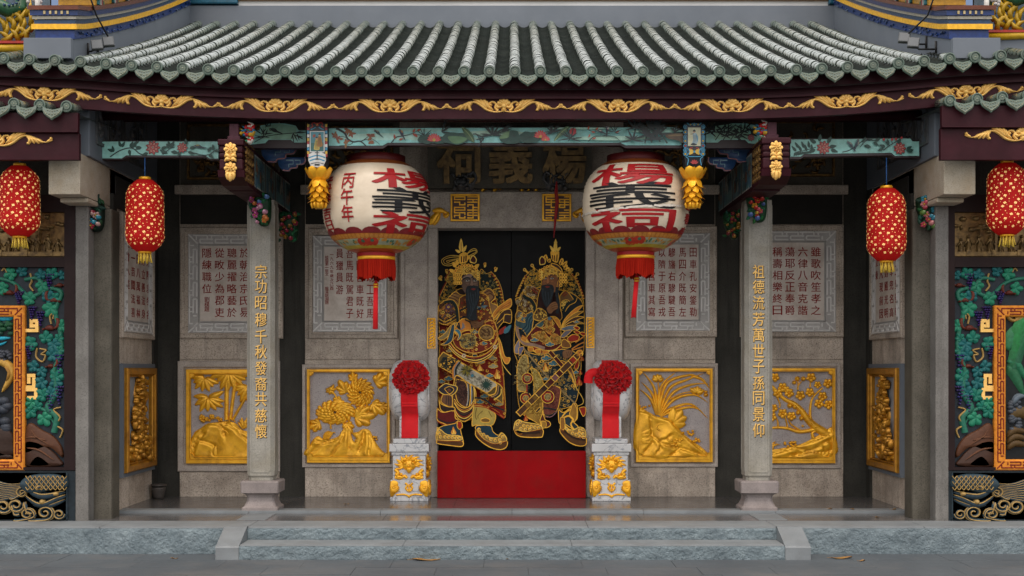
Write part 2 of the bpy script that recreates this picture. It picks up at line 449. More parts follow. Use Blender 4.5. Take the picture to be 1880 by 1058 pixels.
G = dict(
    granite=mk("granite", (.57, .49, .405), (.37, .31, .25), 3.2, .85, spec=.25, speck=.6, sscale=70, stain=(.15, .128, .105), stscale=1.3, stamt=.75, streak=((.13, .115, .098), .7), bump=.25, bscale=90, bdist=.006),
    granite_rough=mk("rough_granite", (.35, .305, .265), (.50, .44, .38), 6, .85, spec=.25, speck=.4, sscale=75, stain=(.2, .175, .15), stscale=2, stamt=.35, bump=.4, bscale=70, bdist=.008),
    dark_stone=mk("dark_stone", (.028, .027, .022), (.056, .053, .044), 1.6, .85, spec=.25, streak=((.012, .012, .010), .85), speck=.4, sscale=80, stain=(.014, .014, .012), stscale=.9, stamt=.7, bump=.25, bscale=50, bdist=.006),
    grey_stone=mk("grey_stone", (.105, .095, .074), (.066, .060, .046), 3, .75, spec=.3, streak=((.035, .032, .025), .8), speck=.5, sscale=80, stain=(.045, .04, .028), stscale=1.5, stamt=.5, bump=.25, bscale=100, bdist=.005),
    pillar=mk("pillar_stone", (.325, .31, .265), (.235, .225, .195), 5, .7, spec=.3, streak=((.15, .14, .115), .6), speck=.35, sscale=90, stain=(.20, .17, .11), stscale=3, stamt=.55, bump=.2, bscale=90, bdist=.005),
    pink_stone=mk("pink_stone", (.26, .225, .212), (.18, .156, .148), 6, .75, speck=.3, sscale=100, stain=(.13, .11, .10), stscale=3, stamt=.5, bump=.3, bscale=80, bdist=.006),
    corbel=mk("corbel_stone", (.40, .355, .28), (.30, .255, .185), 5, .75, speck=.35, sscale=90, stain=(.30, .21, .11), stscale=3, stamt=.6, bump=.4, bscale=70, bdist=.008),
    chisel=mk("chiselled_stone", (.175, .228, .25), (.11, .148, .166), 4, .6, speck=.2, sscale=60, stain=(.34, .41, .43), stscale=3.5, stamt=.5, bump=1.0, bscale=24, bdist=.045),
    tread=mk("step_stone", (.185, .205, .213), (.135, .15, .158), 3, .6, speck=.15, sscale=150, stain=(.105, .105, .10), stscale=2.4, stamt=.6, bump=.2, bscale=60, bdist=.005),
    polished=mk("polished_floor_stone", (.108, .105, .103), (.076, .074, .073), 2, .20, speck=.3, sscale=140, stain=(.06, .058, .055), stscale=1, stamt=.5, rvar=.12),
    plaster=mk("grey_plaster", (.125, .145, .17), (.105, .124, .148), 2, .8, stain=(.11, .125, .14), stscale=1.4, stamt=.5, bump=.1, bscale=40, bdist=.004),
    white=mk("white_paint", (.70, .70, .68), (.6, .6, .58), 2, .7),
    marble=mk("white_marble", (.56, .56, .55), (.47, .475, .475), 3, .35, vein=(.17, .19, .22), stain=(.36, .34, .32), stscale=2.5, stamt=.35),
    drum=mk("grey_marble", (.76, .755, .74), (.60, .60, .595), 3, .4, vein=(.24, .26, .28), stain=(.25, .245, .24), stscale=2.5, stamt=.5, stretch=(1, 1, 1)),
    fret=mk("fret_marble", (.44, .425, .40), (.36, .345, .325), 4, .6, stain=(.26, .25, .24), stscale=4, stamt=.5, speck=.1, sscale=60),
    stele=mk("stele_marble", (.64, .57, .50), (.52, .46, .40), 4, .45, stain=(.24, .16, .10), stscale=3, stamt=.65, bump=.05),
    redletter=mk("red_lettering", (.27, .018, .014), (.20, .014, .011), 20, .7, spec=.1),
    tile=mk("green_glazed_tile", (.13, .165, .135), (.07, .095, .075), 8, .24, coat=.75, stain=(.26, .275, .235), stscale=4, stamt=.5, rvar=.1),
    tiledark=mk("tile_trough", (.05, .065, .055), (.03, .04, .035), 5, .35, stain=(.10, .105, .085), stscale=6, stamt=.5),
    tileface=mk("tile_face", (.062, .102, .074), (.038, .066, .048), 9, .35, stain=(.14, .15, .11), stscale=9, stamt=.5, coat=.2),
    maroon=mk("maroon_lacquer", (.034, .0050, .009), (.022, .0035, .006), 4, .5, spec=.14, stain=(.055, .018, .024), stscale=5, stamt=.4, rvar=.12),
    darkwood=mk("dark_timber", (.016, .009, .008), (.009, .006, .005), 6, .6),
    brownframe=mk("brown_frame", (.014, .005, .0045), (.009, .003, .003), 5, .6, spec=.2),
    gold=mk("gold_paint", (.95, .50, .025), (.82, .39, .015), 14, .36, metal=.4, bump=.35, bscale=45, bdist=.006, stain=(.26, .105, .008), stscale=7, stamt=.6),
    gilt=mk("gilded_wood", (.84, .52, .15), (.72, .43, .10), 16, .5, metal=.25, bump=.3, bscale=60, bdist=.005, stain=(.30, .15, .03), stscale=10, stamt=.55),
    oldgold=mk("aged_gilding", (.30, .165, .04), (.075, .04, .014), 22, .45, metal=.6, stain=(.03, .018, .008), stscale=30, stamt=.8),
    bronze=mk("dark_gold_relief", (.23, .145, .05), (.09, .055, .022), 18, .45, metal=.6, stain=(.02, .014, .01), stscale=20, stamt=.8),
    doorpaint=mk("door_paint", (.5, .5, .5), None, 14, .5, use_col=True, spec=.15),
    paint=mk("enamel_paint", (.5, .5, .5), None, 14, .42, use_col=True),
    relief=mk("painted_relief", (.5, .5, .5), None, 30, .5, use_col=True, spec=.2, bump=.15, bscale=80, bdist=.004),
    ceramic=mk("glazed_ceramic", (.5, .5, .5), None, 25, .3, use_col=True, spec=.3, bump=.2, bscale=60, bdist=.006),
    doorblack=mk("black_lacquer", (.006, .006, .006), (.008, .008, .008), 3, .5, spec=.12),
    redboard=mk("red_lacquer_board", (.30, .004, .006), (.22, .003, .005), 2, .5, spec=.05, stain=(.19, .012, .010), stscale=2.5, stamt=.7, streak=((.17, .02, .016), .5), rvar=.06),
    redcloth=mk("red_satin", (.68, .008, .012), (.55, .005, .009), 8, .6, spec=.2, sheen=.15, bump=.15, bscale=120, bdist=.003),
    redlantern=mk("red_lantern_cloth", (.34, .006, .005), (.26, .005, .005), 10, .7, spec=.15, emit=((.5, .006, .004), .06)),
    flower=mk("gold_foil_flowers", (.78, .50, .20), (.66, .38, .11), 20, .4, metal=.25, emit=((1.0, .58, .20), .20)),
    yellowfringe=mk("yellow_fringe", (.72, .50, .06), (.55, .36, .03), 40, .7),
    redfringe=mk("red_fringe", (.36, .016, .006), (.22, .008, .004), 60, .8, spec=.05, stretch=(1, 1, .05)),
    paper=mk("oiled_lantern_paper", (.62, .53, .40), (.54, .45, .33), 4, .42, stain=(.40, .30, .19), stscale=5, stamt=.4, coat=.15, bump=.12, bscale=50, bdist=.004),
    inkred=mk("red_ink", (.33, .008, .010), (.25, .006, .008), 9, .5, spec=.3),
    inkblack=mk("black_ink", (.008, .008, .009), (.011, .011, .012), 9, .45, spec=.2),
    metal=mk("floodlight_metal", (.075, .08, .082), (.06, .065, .066), 6, .5, metal=.2),
    lens=mk("floodlight_glass", (.11, .12, .125), (.09, .1, .105), 6, .2),
    cable=mk("black_cable", (.012, .012, .012), None, 3, .6),
    bluecord=mk("blue_cord", (.02, .10, .30), None, 3, .6),
    leaf=mk("dry_leaf", (.30, .16, .03), (.16, .07, .02), 20, .65),
    pave=mk("pavement_stone", (.074, .087, .096), (.052, .062, .070), 1.2, .55, speck=.2, sscale=110, stain=(.125, .115, .105), stscale=1.6, stamt=.5, bump=.2, bscale=30, bdist=.006, rvar=.15),
    joint=mk("joint_mortar", (.055, .06, .062), None, 3, .9),
    black_stone=mk("near_black_stone", (.020, .019, .017), (.032, .030, .026), 2, .85, spec=.2, speck=.25, sscale=110, stain=(.012, .012, .011), stscale=1, stamt=.6),
    cap_shade_red=mk("shaded_red_lacquer", (.07, .006, .006), (.045, .005, .005), 8, .5, spec=.2),  # lantern caps: their shade put into a darker red
    anta=mk("anta_stone", (.175, .168, .155), (.125, .12, .11), 4, .8, spec=.25, speck=.4, sscale=90, stain=(.08, .075, .065), stscale=2, stamt=.6, streak=((.06, .056, .05), .6)),
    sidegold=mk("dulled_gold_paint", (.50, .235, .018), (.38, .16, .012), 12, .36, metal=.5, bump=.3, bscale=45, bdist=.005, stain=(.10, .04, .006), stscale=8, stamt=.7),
    jar=mk("clay_jar", (.06, .05, .043), (.04, .034, .03), 9, .7),
    lionstone=mk("dark_carved_stone", (.085, .088, .09), (.05, .052, .054), 12, .55, speck=.2, sscale=90, bump=.3, bscale=60, bdist=.006),
)
# ------------------------------------------------------------------ the ground and the stone platform
XW = 4.09                                             # half width of the porch between its side walls
YW, YP, YE = 15.0, 13.55, 12.3                        # back wall, pillar fronts, eave
ZL, ZG = -0.03, -0.285                                # lower terrace, court

mb = MB()
mb.add([(-60, -60, ZG - .012), (60, -60, ZG - .012), (60, 60, ZG - .012), (-60, 60, ZG - .012)], [(0, 1, 2, 3)])
tag(mb.build("ground", G["joint"]), kind="structure")
mb = MB()                                             # court paving, slabs with open joints near the steps, a plain sheet beyond
r_ = random.Random(3)
y = 12.34
row = 0
while y > 9.4:
    d = .42
    x = -7.0 + (row % 2) * .37
    while x < 7.0:
        w = .62 + r_.random() * .3
        mb.box(x, x + w - .003, y - d + .003, y, ZG - .06, ZG + r_.uniform(-.0015, .0015))
        x += w
    y -= d; row += 1
tag(mb.build("pavement", G["pave"]), kind="structure")
mb = MB()
mb.add([(-40, y, ZG - .003), (-40, -40, ZG - .003), (40, -40, ZG - .003), (40, y, ZG - .003)], [(0, 1, 2, 3)])
mb.add([(-40, 12.34, ZG - .003), (-40, y, ZG - .003), (-7, y, ZG - .003), (-7, 12.34, ZG - .003)], [(0, 1, 2, 3)])
mb.add([(7, 12.34, ZG - .003), (7, y, ZG - .003), (40, y, ZG - .003), (40, 12.34, ZG - .003)], [(0, 1, 2, 3)])
tag(mb.build("courtyard", G["pave"]), kind="structure")

# raised porch floor of polished slabs, its kerb, lower terrace, edging stones
mb = MB()
xs = [-6.5, -4.1, -2.78, -2.42, -1.28, -.62, .62, 1.28, 2.42, 2.78, 4.1, 6.5]
for a, b in zip(xs, xs[1:]):
    mb.box(a + .0015, b - .0015, 13.72, 15.6, -.3, 0)
tag(mb.build("porch_floor", G["polished"]), kind="structure")
mb = MB()
x = -4.08
while x < 4.0:
    w = 1.36
    mb.box(x + .001, min(x + w, 4.08) - .001, 13.50, 13.718, -.3, .001, bev=.006)
    x += w
tag(mb.build("kerb", G["tread"]), kind="structure")
mb = MB()
for a, b in zip(xs, xs[1:]):
    mb.box(a + .0015, b - .0015, 12.86, 13.498, -.3, ZL)
tag(mb.build("terrace_floor", G["polished"]), kind="structure")
mb = MB()
for (a, b) in [(-2.72, -2.44), (2.44, 2.72)]:
    mb.box(a, b, 12.9, 13.49, ZL, ZL + .003)
tag(mb.build("terrace_path", G["tread"]), kind="structure")
mb = MB()
mb.mat = 0
for a, b in [(-7, -5.2), (-5.2, -3.9), (-3.9, -2.5), (2.5, 3.9), (3.9, 5.2), (5.2, 7)]:
    mb.box(a + .001, b - .001, 12.36, 12.858, ZG - .05, ZL, bev=.008)
for a, b in [(-2.498, -.9), (-.9, .72), (.72, 2.498)]:
    mb.box(a + .001, b - .001, 12.36, 12.858, ZG - .05, ZL, bev=.008)
mb.mat = 1
def rough_face(x0, x1, yf, z0, z1, nx=90, nz=7, amp=.012, seed=1):
    q = random.Random(seed)
    vs, fs = [], []
    nx = max(4, int((x1 - x0) * 34))
    for j in range(nz + 1):
        for i in range(nx + 1):
            e = 0 if j in (0, nz) or i in (0, nx) else q.uniform(-amp, amp * .3)
            vs.append((x0 + (x1 - x0) * i / nx + (q.uniform(-.008, .008) if 0 < i < nx else 0), yf + e - .006, z0 + (z1 - z0) * j / nz))
    for j in range(nz):
        for i in range(nx):
            a = j * (nx + 1) + i
            fs.append((a, a + 1, a + nx + 2, a + nx + 1))
    mb.add(vs, fs, True)
rough_face(-7, -2.71, 12.352, ZG - .02, ZL - .014, seed=2)
rough_face(2.74, 7, 12.352, ZG - .02, ZL - .014, seed=3)
rough_face(-2.5, 2.5, 12.352, -.155, ZL - .014, seed=4)
tag(mb.build("platform", [G["tread"], G["chisel"]]), kind="structure")
# the lower step and its sloping cheek stones
mb = MB()
for a, b in [(-2.498, -1.0), (-1.0, .55), (.55, 2.498)]:
    mb.box(a + .001, b - .001, 11.985, 12.35, ZG - .05, -.15, bev=.008)
mb.mat = 1
rough_face(-2.5, 2.5, 11.978, ZG - .02, -.163, seed=5)
mb.mat = 0
for (a, b) in [(-2.715, -2.502), (2.502, 2.735)]:
    p = [(12.40, ZL + .004), (12.345, ZL + .004), (11.975, -.163), (11.965, -.175), (11.965, ZG - .05), (12.40, ZG - .05)]
    vs = [(a, q[0], q[1]) for q in p] + [(b, q[0], q[1]) for q in p]
    n = len(p)
    mb.add(vs, [tuple(range(n)), tuple(reversed(range(n, 2 * n)))] + [(i, n + i, n + (i + 1) % n, (i + 1) % n) for i in range(n)])
tag(mb.build("stone_steps", [G["tread"], G["chisel"]]), kind="structure")

# ------------------------------------------------------------------ the gate hall
hall = thing("temple_hall", (0, 15, 0), "open-fronted temple gate hall with green tiled roof and granite porch", "temple")
def part(mb_, name, mat, parent=None, label=None):
    return mb_.build(name, mat, parent or hall, label)

# back wall: granite bays between dark stone strips, butted end to end
mb = MB()
ZT = 4.9
def wx(px): return X(px, YW)
for (a, b, m, yo) in [(262, 330, 1, .03), (330, 513, 0, 0), (513, 560, 1, .012), (560, 735, 0, 0), (1143, 1313, 0, 0), (1313, 1364, 1, .012), (1364, 1548, 0, 0), (1548, 1620, 1, .03)]:
    mb.mat = m
    mb.box(wx(a), wx(b), YW + yo, YW + .45, -.2, ZT)
mb.mat = 0
mb.box(wx(735), wx(1143), YW, YW + .45, Z(352, YW), ZT)
wall = part(mb, "wall", [G["granite"], G["dark_stone"]])

# base course, mouldings and ledges standing proud of the wall, each stone on its own
def stone(n, mat, *bx, bev=0.0, par=None):
    m = MB(); m.box(*bx, bev=bev); return part(m, n, mat, par or wall)
for (a, b) in [(331, 512), (561, 734), (1144, 1312), (1365, 1547)]:
    stone("base_course", G["granite"], wx(a), wx(b), YW - .018, YW - .002, 0, Z(868, YW), bev=.004)
    stone("band_course", G["granite"], wx(a), wx(b), YW - .018, YW - .002, Z(660, YW), Z(622, YW), bev=.004)
    stone("ledge", G["granite"], wx(a) - .05, wx(b) + .05, YW - .07, YW - .002, Z(358, YW), Z(341, YW), bev=.01)
    stone("eave_shade_course", G["grey_stone"], wx(a) + .002, wx(b) - .002, YW - .011, YW - .001, Z(340.5, YW), 4.85)  # added dark facing: the shade under the eave put into its colour
    stone("black_course", G["black_stone"], wx(a) + .002, wx(b) - .002, YW - .012, YW - .001, Z(412, YW), Z(358.2, YW))  # near-black stone band between the stele tops and the ledge
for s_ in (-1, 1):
    stone("black_course", G["black_stone"], s_ * (XW - .021), s_ * (XW - .01), 13.43, 14.83, 3.12, 3.45)

# door surround
for s in (0, 1):
    mb = MB()
    a, b = ((735, 803) if s == 0 else (1076, 1143))
    mb.box(X(a, 14.93), X(b, 14.93), 14.93, YW + .3, 0, Z(419, 14.93), bev=.006)
    e0, e1 = ((786, 803.5) if s == 0 else (1075.5, 1092))
    mb.box(X(e0, 14.90), X(e1, 14.90), 14.895, 14.929, 0, Z(419, 14.93), bev=.012)
    e0, e1 = ((735, 742) if s == 0 else (1136, 1143))
    mb.box(X(e0, 14.9), X(e1, 14.9), 14.905, 14.929, 0, Z(419, 14.93), bev=.008)
    jamb = part(mb, "door_jamb", G["granite_rough"])
mb = MB()
mb.box(X(735, 14.86), X(1143, 14.86), 14.86, YW + .3, Z(418.6, 14.86), Z(352, 14.86), bev=.012)
lintel = part(mb, "lintel", G["granite_rough"])

# side walls of the porch, their dark strips and the antae at the front
for s in (-1, 1):
    mb = MB()
    mb.box(s * XW, s * (XW + .4), 13.3, 14.84, -.2, 4.3)
    mb.mat = 1
    mb.box(s * (XW - .02), s * (XW + .4), 14.84, 15.03, -.2, 4.8)
    mb.mat = 2
    mb.box(s * (XW - .105), s * (XW + .15), 13.02, 13.298, -.2, Z(357, 12.38) - .052, bev=.03)
    mb.mat = 1
    mb.box(s * (XW - .035), s * (XW + .05), 13.3, 13.42, -.2, 3.25)
    mb.mat = 3
    mb.box(s * (XW + .07), s * (XW + .20), 12.84, 13.018, -.25, Z(357, 12.38) - .052, bev=.012)
    part(mb, "side_wall", [G["granite"], G["dark_stone"], G["grey_stone"], G["anta"]])
    # stone corbel beam running out to the eave, stepped under its nose
    mb = MB()
    x0, x1 = s * XW, s * (XW + .30)
    mb.box(x0, x1, 12.38, 14.8, Z(357, 12.38), Z(281, 12.38), bev=.008)
    mb.box(x0, x1 + s * -.03, 12.60, 14.8, Z(357, 12.38) - .05, Z(357, 12.38) - .001, bev=.02)
    part(mb, "stone_corbel", G["corbel"])
    # grey block wall above the corbel with carved dark panels on its inner face
    mb = MB()
    mb.box(s * XW - s * .03, s * (XW + .16), 12.56, 14.97, Z(281, 12.38) + .001, 4.34, bev=.01)
    up = part(mb, "upper_side_wall", G["plaster"])
    mb = MB()
    q = random.Random(5 + s)
    ybs = [12.72, 13.16, 13.62, 14.1, 14.5]
    for k, (ya, yb) in enumerate(zip(ybs, ybs[1:])):
        tr = Matrix(((0, 0, -s, s * (XW - .031)), (1, 0, 0, 0), (0, 1, 0, 0), (0, 0, 0, 1)))
        mb.frame(tr)
        mb.col = (.07, .075, .08)
        mb.frame4(ya + .02, yb - .03, 3.66, 4.26, .03, 0, .02)
        for j in range(16):
            u, v = q.uniform(ya + .09, yb - .1), q.uniform(3.72, 4.2)
            a = q.uniform(0, 6.28); L = q.uniform(.05, .14)
            mb.blade([(u, v), (u + L * .6 * math.cos(a), v + L * .6 * math.sin(a)), (u + L * math.cos(a + .7), v + L * math.sin(a + .7))], .022, .02, prof=petalp, n=3)
    part(mb, "carved_panel", G["lionstone"], up)

# ------------------------------------------------------------------ roof
def lift(x):                                          # the eave sweeps up towards its ends
    t = max(0.0, abs(x) - 1.8)
    u = min(t, 2.3)
    return (.0185 * u * u + .042 * max(0.0, t - 2.3)) * (1.25 if x > 0 else 1.0)
SP, X0 = .2402, .028
def roofz(x, t):                                      # t metres back from the eave
    u = t / 4.6
    return 4.225 + 1.665 * u - .035 * math.sin(math.pi * u) + lift(x) * max(0.0, 1 - u) ** 1.5 + .02
mb = MB()
NX, NT = 60, 12
for k in (0, 1):
    dz = -.045 if k == 0 else -.16
    vs, fs = [], []
    for j in range(NT + 1):
        for i in range(NX + 1):
            x = -6.2 + 12.4 * i / NX
            t = .02 + 5.2 * j / NT
            vs.append((x, YE + t, roofz(x, min(t, 4.6)) + (max(0, t - 4.6) * .3) + dz))
    for j in range(NT):
        for i in range(NX):
            a = j * (NX + 1) + i
            fs.append((a, a + 1, a + NX + 2, a + NX + 1))
    mb.add(vs, fs, True)
    mb.mat = 1
roof = part(mb, "roof", [G["tiledark"], G["darkwood"]])
def tile_row(k, L):
    x = X0 + SP * k
    q = random.Random(k + 50)
    m = MB()
    step = .118
    n = int(L / step)
    rr = .052
    for i in range(n):                                # lapped half-round tiles
        t0, t1 = i * step, (i + 1) * step + .012
        vs, fs = [], []
        j0 = q.uniform(-.0035, .0035); jz = q.uniform(-.003, .003)
        for (t, r) in ((t0, rr), (t0 + .004, rr + .0022), (t1, rr - .003)):
            z = roofz(x, t)
            for a in range(9):
                b = math.pi * (a / 8) * 1.16 - .25
                vs.append((x + j0 + r * math.cos(b), YE + t, z + jz + r * math.sin(b) + .012))
        for j in range(2):
            for a in range(8):
                fs.append((j * 9 + a, j * 9 + a + 1, (j + 1) * 9 + a + 1, (j + 1) * 9 + a))
        m.add(vs, fs, True)
    m.build("tile_row", G["tile"], roof)
    # round end cap with a raised rim and emblem
    m = MB()
    z = roofz(x, 0) + .012
    prof = [(0.0, .012), (.03, .012), (.0345, .004), (.042, .004), (.045, .016), (.054, .014), (.055, -.03)]
    vs, fs = [], []
    for (r, h) in prof:
        for a in range(18):
            b = 2 * math.pi * a / 18
            vs.append((x + r * math.cos(b), YE - .012 - h, z + r * math.sin(b)))
    for i in range(len(prof) - 1):
        for a in range(18):
            fs.append((i * 18 + a, i * 18 + (a + 1) % 18, (i + 1) * 18 + (a + 1) % 18, (i + 1) * 18 + a))
    m.add(vs, fs, False)
    m.frame(Matrix(((1, 0, 0, x), (0, 0, -1, YE - .024), (0, 1, 0, z), (0, 0, 0, 1))))
    m.mat = 1
    for a in range(10):
        b = 2 * math.pi * a / 10
        m.dome(.022 * math.cos(b), .022 * math.sin(b), .005, .005, .004, n=5, m=2)
    m.dome(0, 0, .011, .008, .005, n=6, m=2)
    m.build("tile_end", [G["tileface"], G["tileend"]], roof)
G["tileend"] = mk("tile_emblem", (.17, .185, .125), (.12, .135, .09), 9, .4)
def drip_tile(x, ye=YE, zf=None, parent=None, L=4.3):
    """pointed drip tile plus the curved pans behind it"""
    m = MB()
    z = (zf(x) if zf else roofz(x, 0)) - .028
    w = .098
    out = [(-w, .035), (-w * .96, -.012), (-w * .80, -.045), (-w * .5, -.070), (-w * .2, -.088), (0, -.106), (w * .2, -.088), (w * .5, -.070), (w * .80, -.045), (w * .96, -.012), (w, .035), (w * .6, .012), (0, -.001), (-w * .6, .012)]
    m.frame(Matrix(((1, 0, 0, x), (0, .25, -1, ye - .006), (0, 1, .25, z), (0, 0, 0, 1))))
    m.pillow(out, .012, .006, n=1, spl=False, smooth=False)
    rim = [(p[0] * .80, p[1] * .80 - .004) for p in out[1:10]]
    m.mat = 1
    m.blade(rim, .005, .009, base=.012, prof=tubep, n=2)
    q = random.Random(int(x * 100))
    for u in (-.5, -.25, 0, .25, .5):
        m.dome(u * w * 1.1, -.026 - .026 * (1 - abs(u)), .010, .008, .009, base=.012, n=6, m=2)
        m.dome(u * w * .9, .002 - .024 * (1 - abs(u)), .008, .006, .008, base=.012, n=6, m=2)
    m.frame(ID); m.mat = 0
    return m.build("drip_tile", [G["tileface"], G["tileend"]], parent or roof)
def pan_row(x, L):
    m = MB()
    n = int(L / .098)
    q = random.Random(int(x * 77))
    for i in range(n):
        t0, t1 = i * .098 - .01, (i + 1) * .098 + .02
        vs, fs = [], []
        j = q.uniform(-.003, .003)
        for (t, dz) in ((t0 + .012, -.016), (t0, .012 + j), (t1, -.012)):
            z = roofz(x, max(0, t)) - .018
            for a in range(7):
                b = -1 + 2 * a / 6
                vs.append((x + .080 * b, YE + t, z + dz + .042 * b * b))
        for r in range(2):
            for a in range(6):
                fs.append((r * 7 + a, r * 7 + a + 1, (r + 1) * 7 + a + 1, (r + 1) * 7 + a))
        m.add(vs, fs, False)
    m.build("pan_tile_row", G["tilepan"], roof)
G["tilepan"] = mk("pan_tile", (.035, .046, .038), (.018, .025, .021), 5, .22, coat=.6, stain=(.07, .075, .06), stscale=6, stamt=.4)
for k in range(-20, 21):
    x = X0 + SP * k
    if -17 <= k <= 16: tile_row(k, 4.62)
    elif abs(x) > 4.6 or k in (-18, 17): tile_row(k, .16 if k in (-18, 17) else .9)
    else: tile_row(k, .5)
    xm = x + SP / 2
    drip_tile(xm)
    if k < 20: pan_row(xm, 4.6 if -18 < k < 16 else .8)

# grey ridge wall behind the tiles, white band above it
YR = 16.92
mb = MB()
mb.box(-4.4, 4.4, YR, YR + .4, 5.2, Z(10.5, YR))
part(mb, "ridge_wall", G["plaster"])
mb = MB()
mb.box(-3.55, 4.1, YR + .05, YR + .35, Z(10.5, YR), Z(0.5, YR))
rb = part(mb, "ridge_panel", G["white"])
mb = MB()
mb.col = srgb((.24, .12, .035))
mb.box(-3.6, 4.15, YR + .0, YR + .4, Z(.5, YR), Z(.5, YR) + .06, bev=.01)
mb.col = srgb((.55, .52, .48))
mb.box(-3.55, 4.1, YR + .06, YR + .34, Z(.5, YR) + .06, Z(.5, YR) + .42)
for s in (-1, 1):
    mb.col = srgb((.02, .10, .16)); mb.box(s * 3.55 if s < 0 else 4.1, s * 4.6, YR - .03, YR + .36, Z(8, YR), Z(-20, YR), bev=.02)
part(mb, "ridge_trim", G["ceramic"])

# gable parapets with coloured bands
for s in (-1, 1):
    xi, xo = s * 4.17, s * 4.52
    mb = MB()
    n = 14
    def gz(t): return 4.60 + .30 * t + .012 * t * t
    vs, fs = [], []
    for i in range(n + 1):
        t = 4.6 * i / n
        y = 12.44 + t
        for (x, z) in ((xi, 4.2), (xi, gz(t)), (xo, gz(t)), (xo, 4.2)):
            vs.append((x, y, z))
    for i in range(n):
        for j in range(4):
            fs.append((i * 4 + j, i * 4 + (j + 1) % 4, (i + 1) * 4 + (j + 1) % 4, (i + 1) * 4 + j))
    fs += [(0, 1, 2, 3), tuple(n * 4 + j for j in (3, 2, 1, 0))]
    mb.add(vs, fs)
    gp = part(mb, "gable_wall", G["plaster"])
    mb = MB()
    # bands: (height above the wall, thickness, proud, colour, start)
    bands = [(0, .085, .012, (.010, .035, .16), 0), (.086, .05, .04, (.80, .44, .02), 0), (.137, .045, .02, (.015, .05, .12), 0), (.183, .03, .035, (.35, .33, .27), 0), (.214, .05, .05, (.010, .03, .12), 0), (.265, .04, .065, (.12, .03, .010), 0),
             (.306, .09, .01, (.70, .36, .02), .62), (.397, .055, .10, (.085, .026, .010), .62), (.453, .05, .03, (.012, .02, .06), .62), (.504, .05, .07, (.085, .026, .010), .62), (.555, .05, .02, (.5, .29, .02), .62), (.606, .05, .08, (.05, .018, .010), .62)]
    for (h, th, pr, c, st) in bands:
        vs, fs = [], []
        mb.col = srgb(c)
        m_ = 18
        for i in range(m_ + 1):
            t = st + (4.55 - st) * i / m_
            y = 12.44 + t - (pr if i == 0 else 0)
            z = gz(t) + h
            for (x, zz) in ((xi - s * pr, z), (xi - s * pr, z + th), (xo + s * pr, z + th), (xo + s * pr, z)):
                vs.append((x, y, zz))
        for i in range(m_):
            for j in range(4):
                fs.append((i * 4 + j, i * 4 + (j + 1) % 4, (i + 1) * 4 + (j + 1) % 4, (i + 1) * 4 + j))
        fs += [(0, 1, 2, 3), tuple(m_ * 4 + j for j in (3, 2, 1, 0))]
        mb.add(vs, fs)
    q = random.Random(11)
    for i in range(40):                               # brown ribbed coping tiles and the little coloured blocks under them
        t = .66 + i * .096
        y = 12.44 + t
        z = gz(t)
        mb.col = srgb((.10, .03, .012))
        mb.tube([(xi - s * .115, y, z + .425), (xo + s * .11, y, z + .425)], .034, 6)
        if i % 5 == 0:
            for j, c in enumerate([(.03, .2, .25), (.5, .45, .4), (.28, .02, .015), (.05, .14, .05)]):
                mb.col = srgb(c)
                mb.dome(0, 0, 0, 0, 0) if False else mb.box(xi - s * .035, xi, y + j * .045, y + j * .045 + .04, z + .312, z + .392, bev=.008)
    for i in range(60):                               # cut-ceramic chips on the blue band
        t = q.uniform(.05, 4.4); y = 12.44 + t
        mb.col = srgb(q.choice([(.02, .06, .25), (.01, .03, .10), (.12, .17, .30)]))
        z = gz(t) + q.uniform(.01, .07)
        mb.box(xi - s * .024, xi - s * .012, y, y + .05, z, z + .012)
    for i in range(5):
        mb.col = srgb((.45, .36, .18))
        x = xi + s * (.05 + i * .055)
        mb.box(x, x + .02, 12.38, 12.389, gz(0) + .225, gz(0) + .255)
    part(mb, "gable_band", G["ceramic"], gp)
    mb = MB()
    mb.box(xi, s * 4.62, 12.36, 12.438, 4.40, 4.595, bev=.006)
    part(mb, "gable_end", G["plaster"], gp)

# fascia boards under the eave, following its sweep
def swept(m, x0, x1, y0, y1, za, zb, n=48, bev=0.0):
    vs, fs = [], []
    for i in range(n + 1):
        x = x0 + (x1 - x0) * i / n
        d = lift(x)
        for (y, z) in ((y0, za), (y0, zb), (y1, zb), (y1, za)):
            vs.append((x, y, z + d))
    for i in range(n):
        for j in range(4):
            fs.append((i * 4 + j, i * 4 + (j + 1) % 4, (i + 1) * 4 + (j + 1) % 4, (i + 1) * 4 + j))
    fs += [(0, 3, 2, 1), tuple(n * 4 + j for j in range(4))]
    m.add(vs, fs)
YF = 12.42
mb = MB()
swept(mb, -6, 6, YF, YF + .05, Z(179.5, YF), Z(145, YF) + .04)
swept(mb, -6, 6, YF - .018, YF - .001, Z(182, YF), Z(178, YF))
swept(mb, -6, 6, YF + .03, YF + .08, Z(206, YF), Z(181.6, YF))
swept(mb, -6, 6, YF + .012, YF + .08, Z(218, YF), Z(206.2, YF))
fascia = part(mb, "fascia_board", G["maroon"])

# rafters and purlins under the roof
mb = MB()
for k in range(-17, 17):
    x = .12 + k * .24
    vs = []
    for (t, dz) in ((.18, -.165), (2.75, -.165), (2.75, -.245), (.18, -.245)):
        vs.append((t, roofz(x, t) + dz))
    P8 = [(x - .035, YE + t, z) for t, z in vs] + [(x + .035, YE + t, z) for t, z in vs]
    mb.add(P8, [(0, 1, 2, 3), (7, 6, 5, 4), (0, 4, 5, 1), (1, 5, 6, 2), (2, 6, 7, 3), (3, 7, 4, 0)])
part(mb, "rafter_row", G["darkwood"], roof)
for (y, z, r) in [(12.98, 3.98, .05), (13.62, 4.12, .085), (14.4, 4.42, .085)]:
    mb = MB(); mb.tube([(-XW, y, z), (XW, y, z)], r, 12); part(mb, "purlin", G["maroon"], roof)

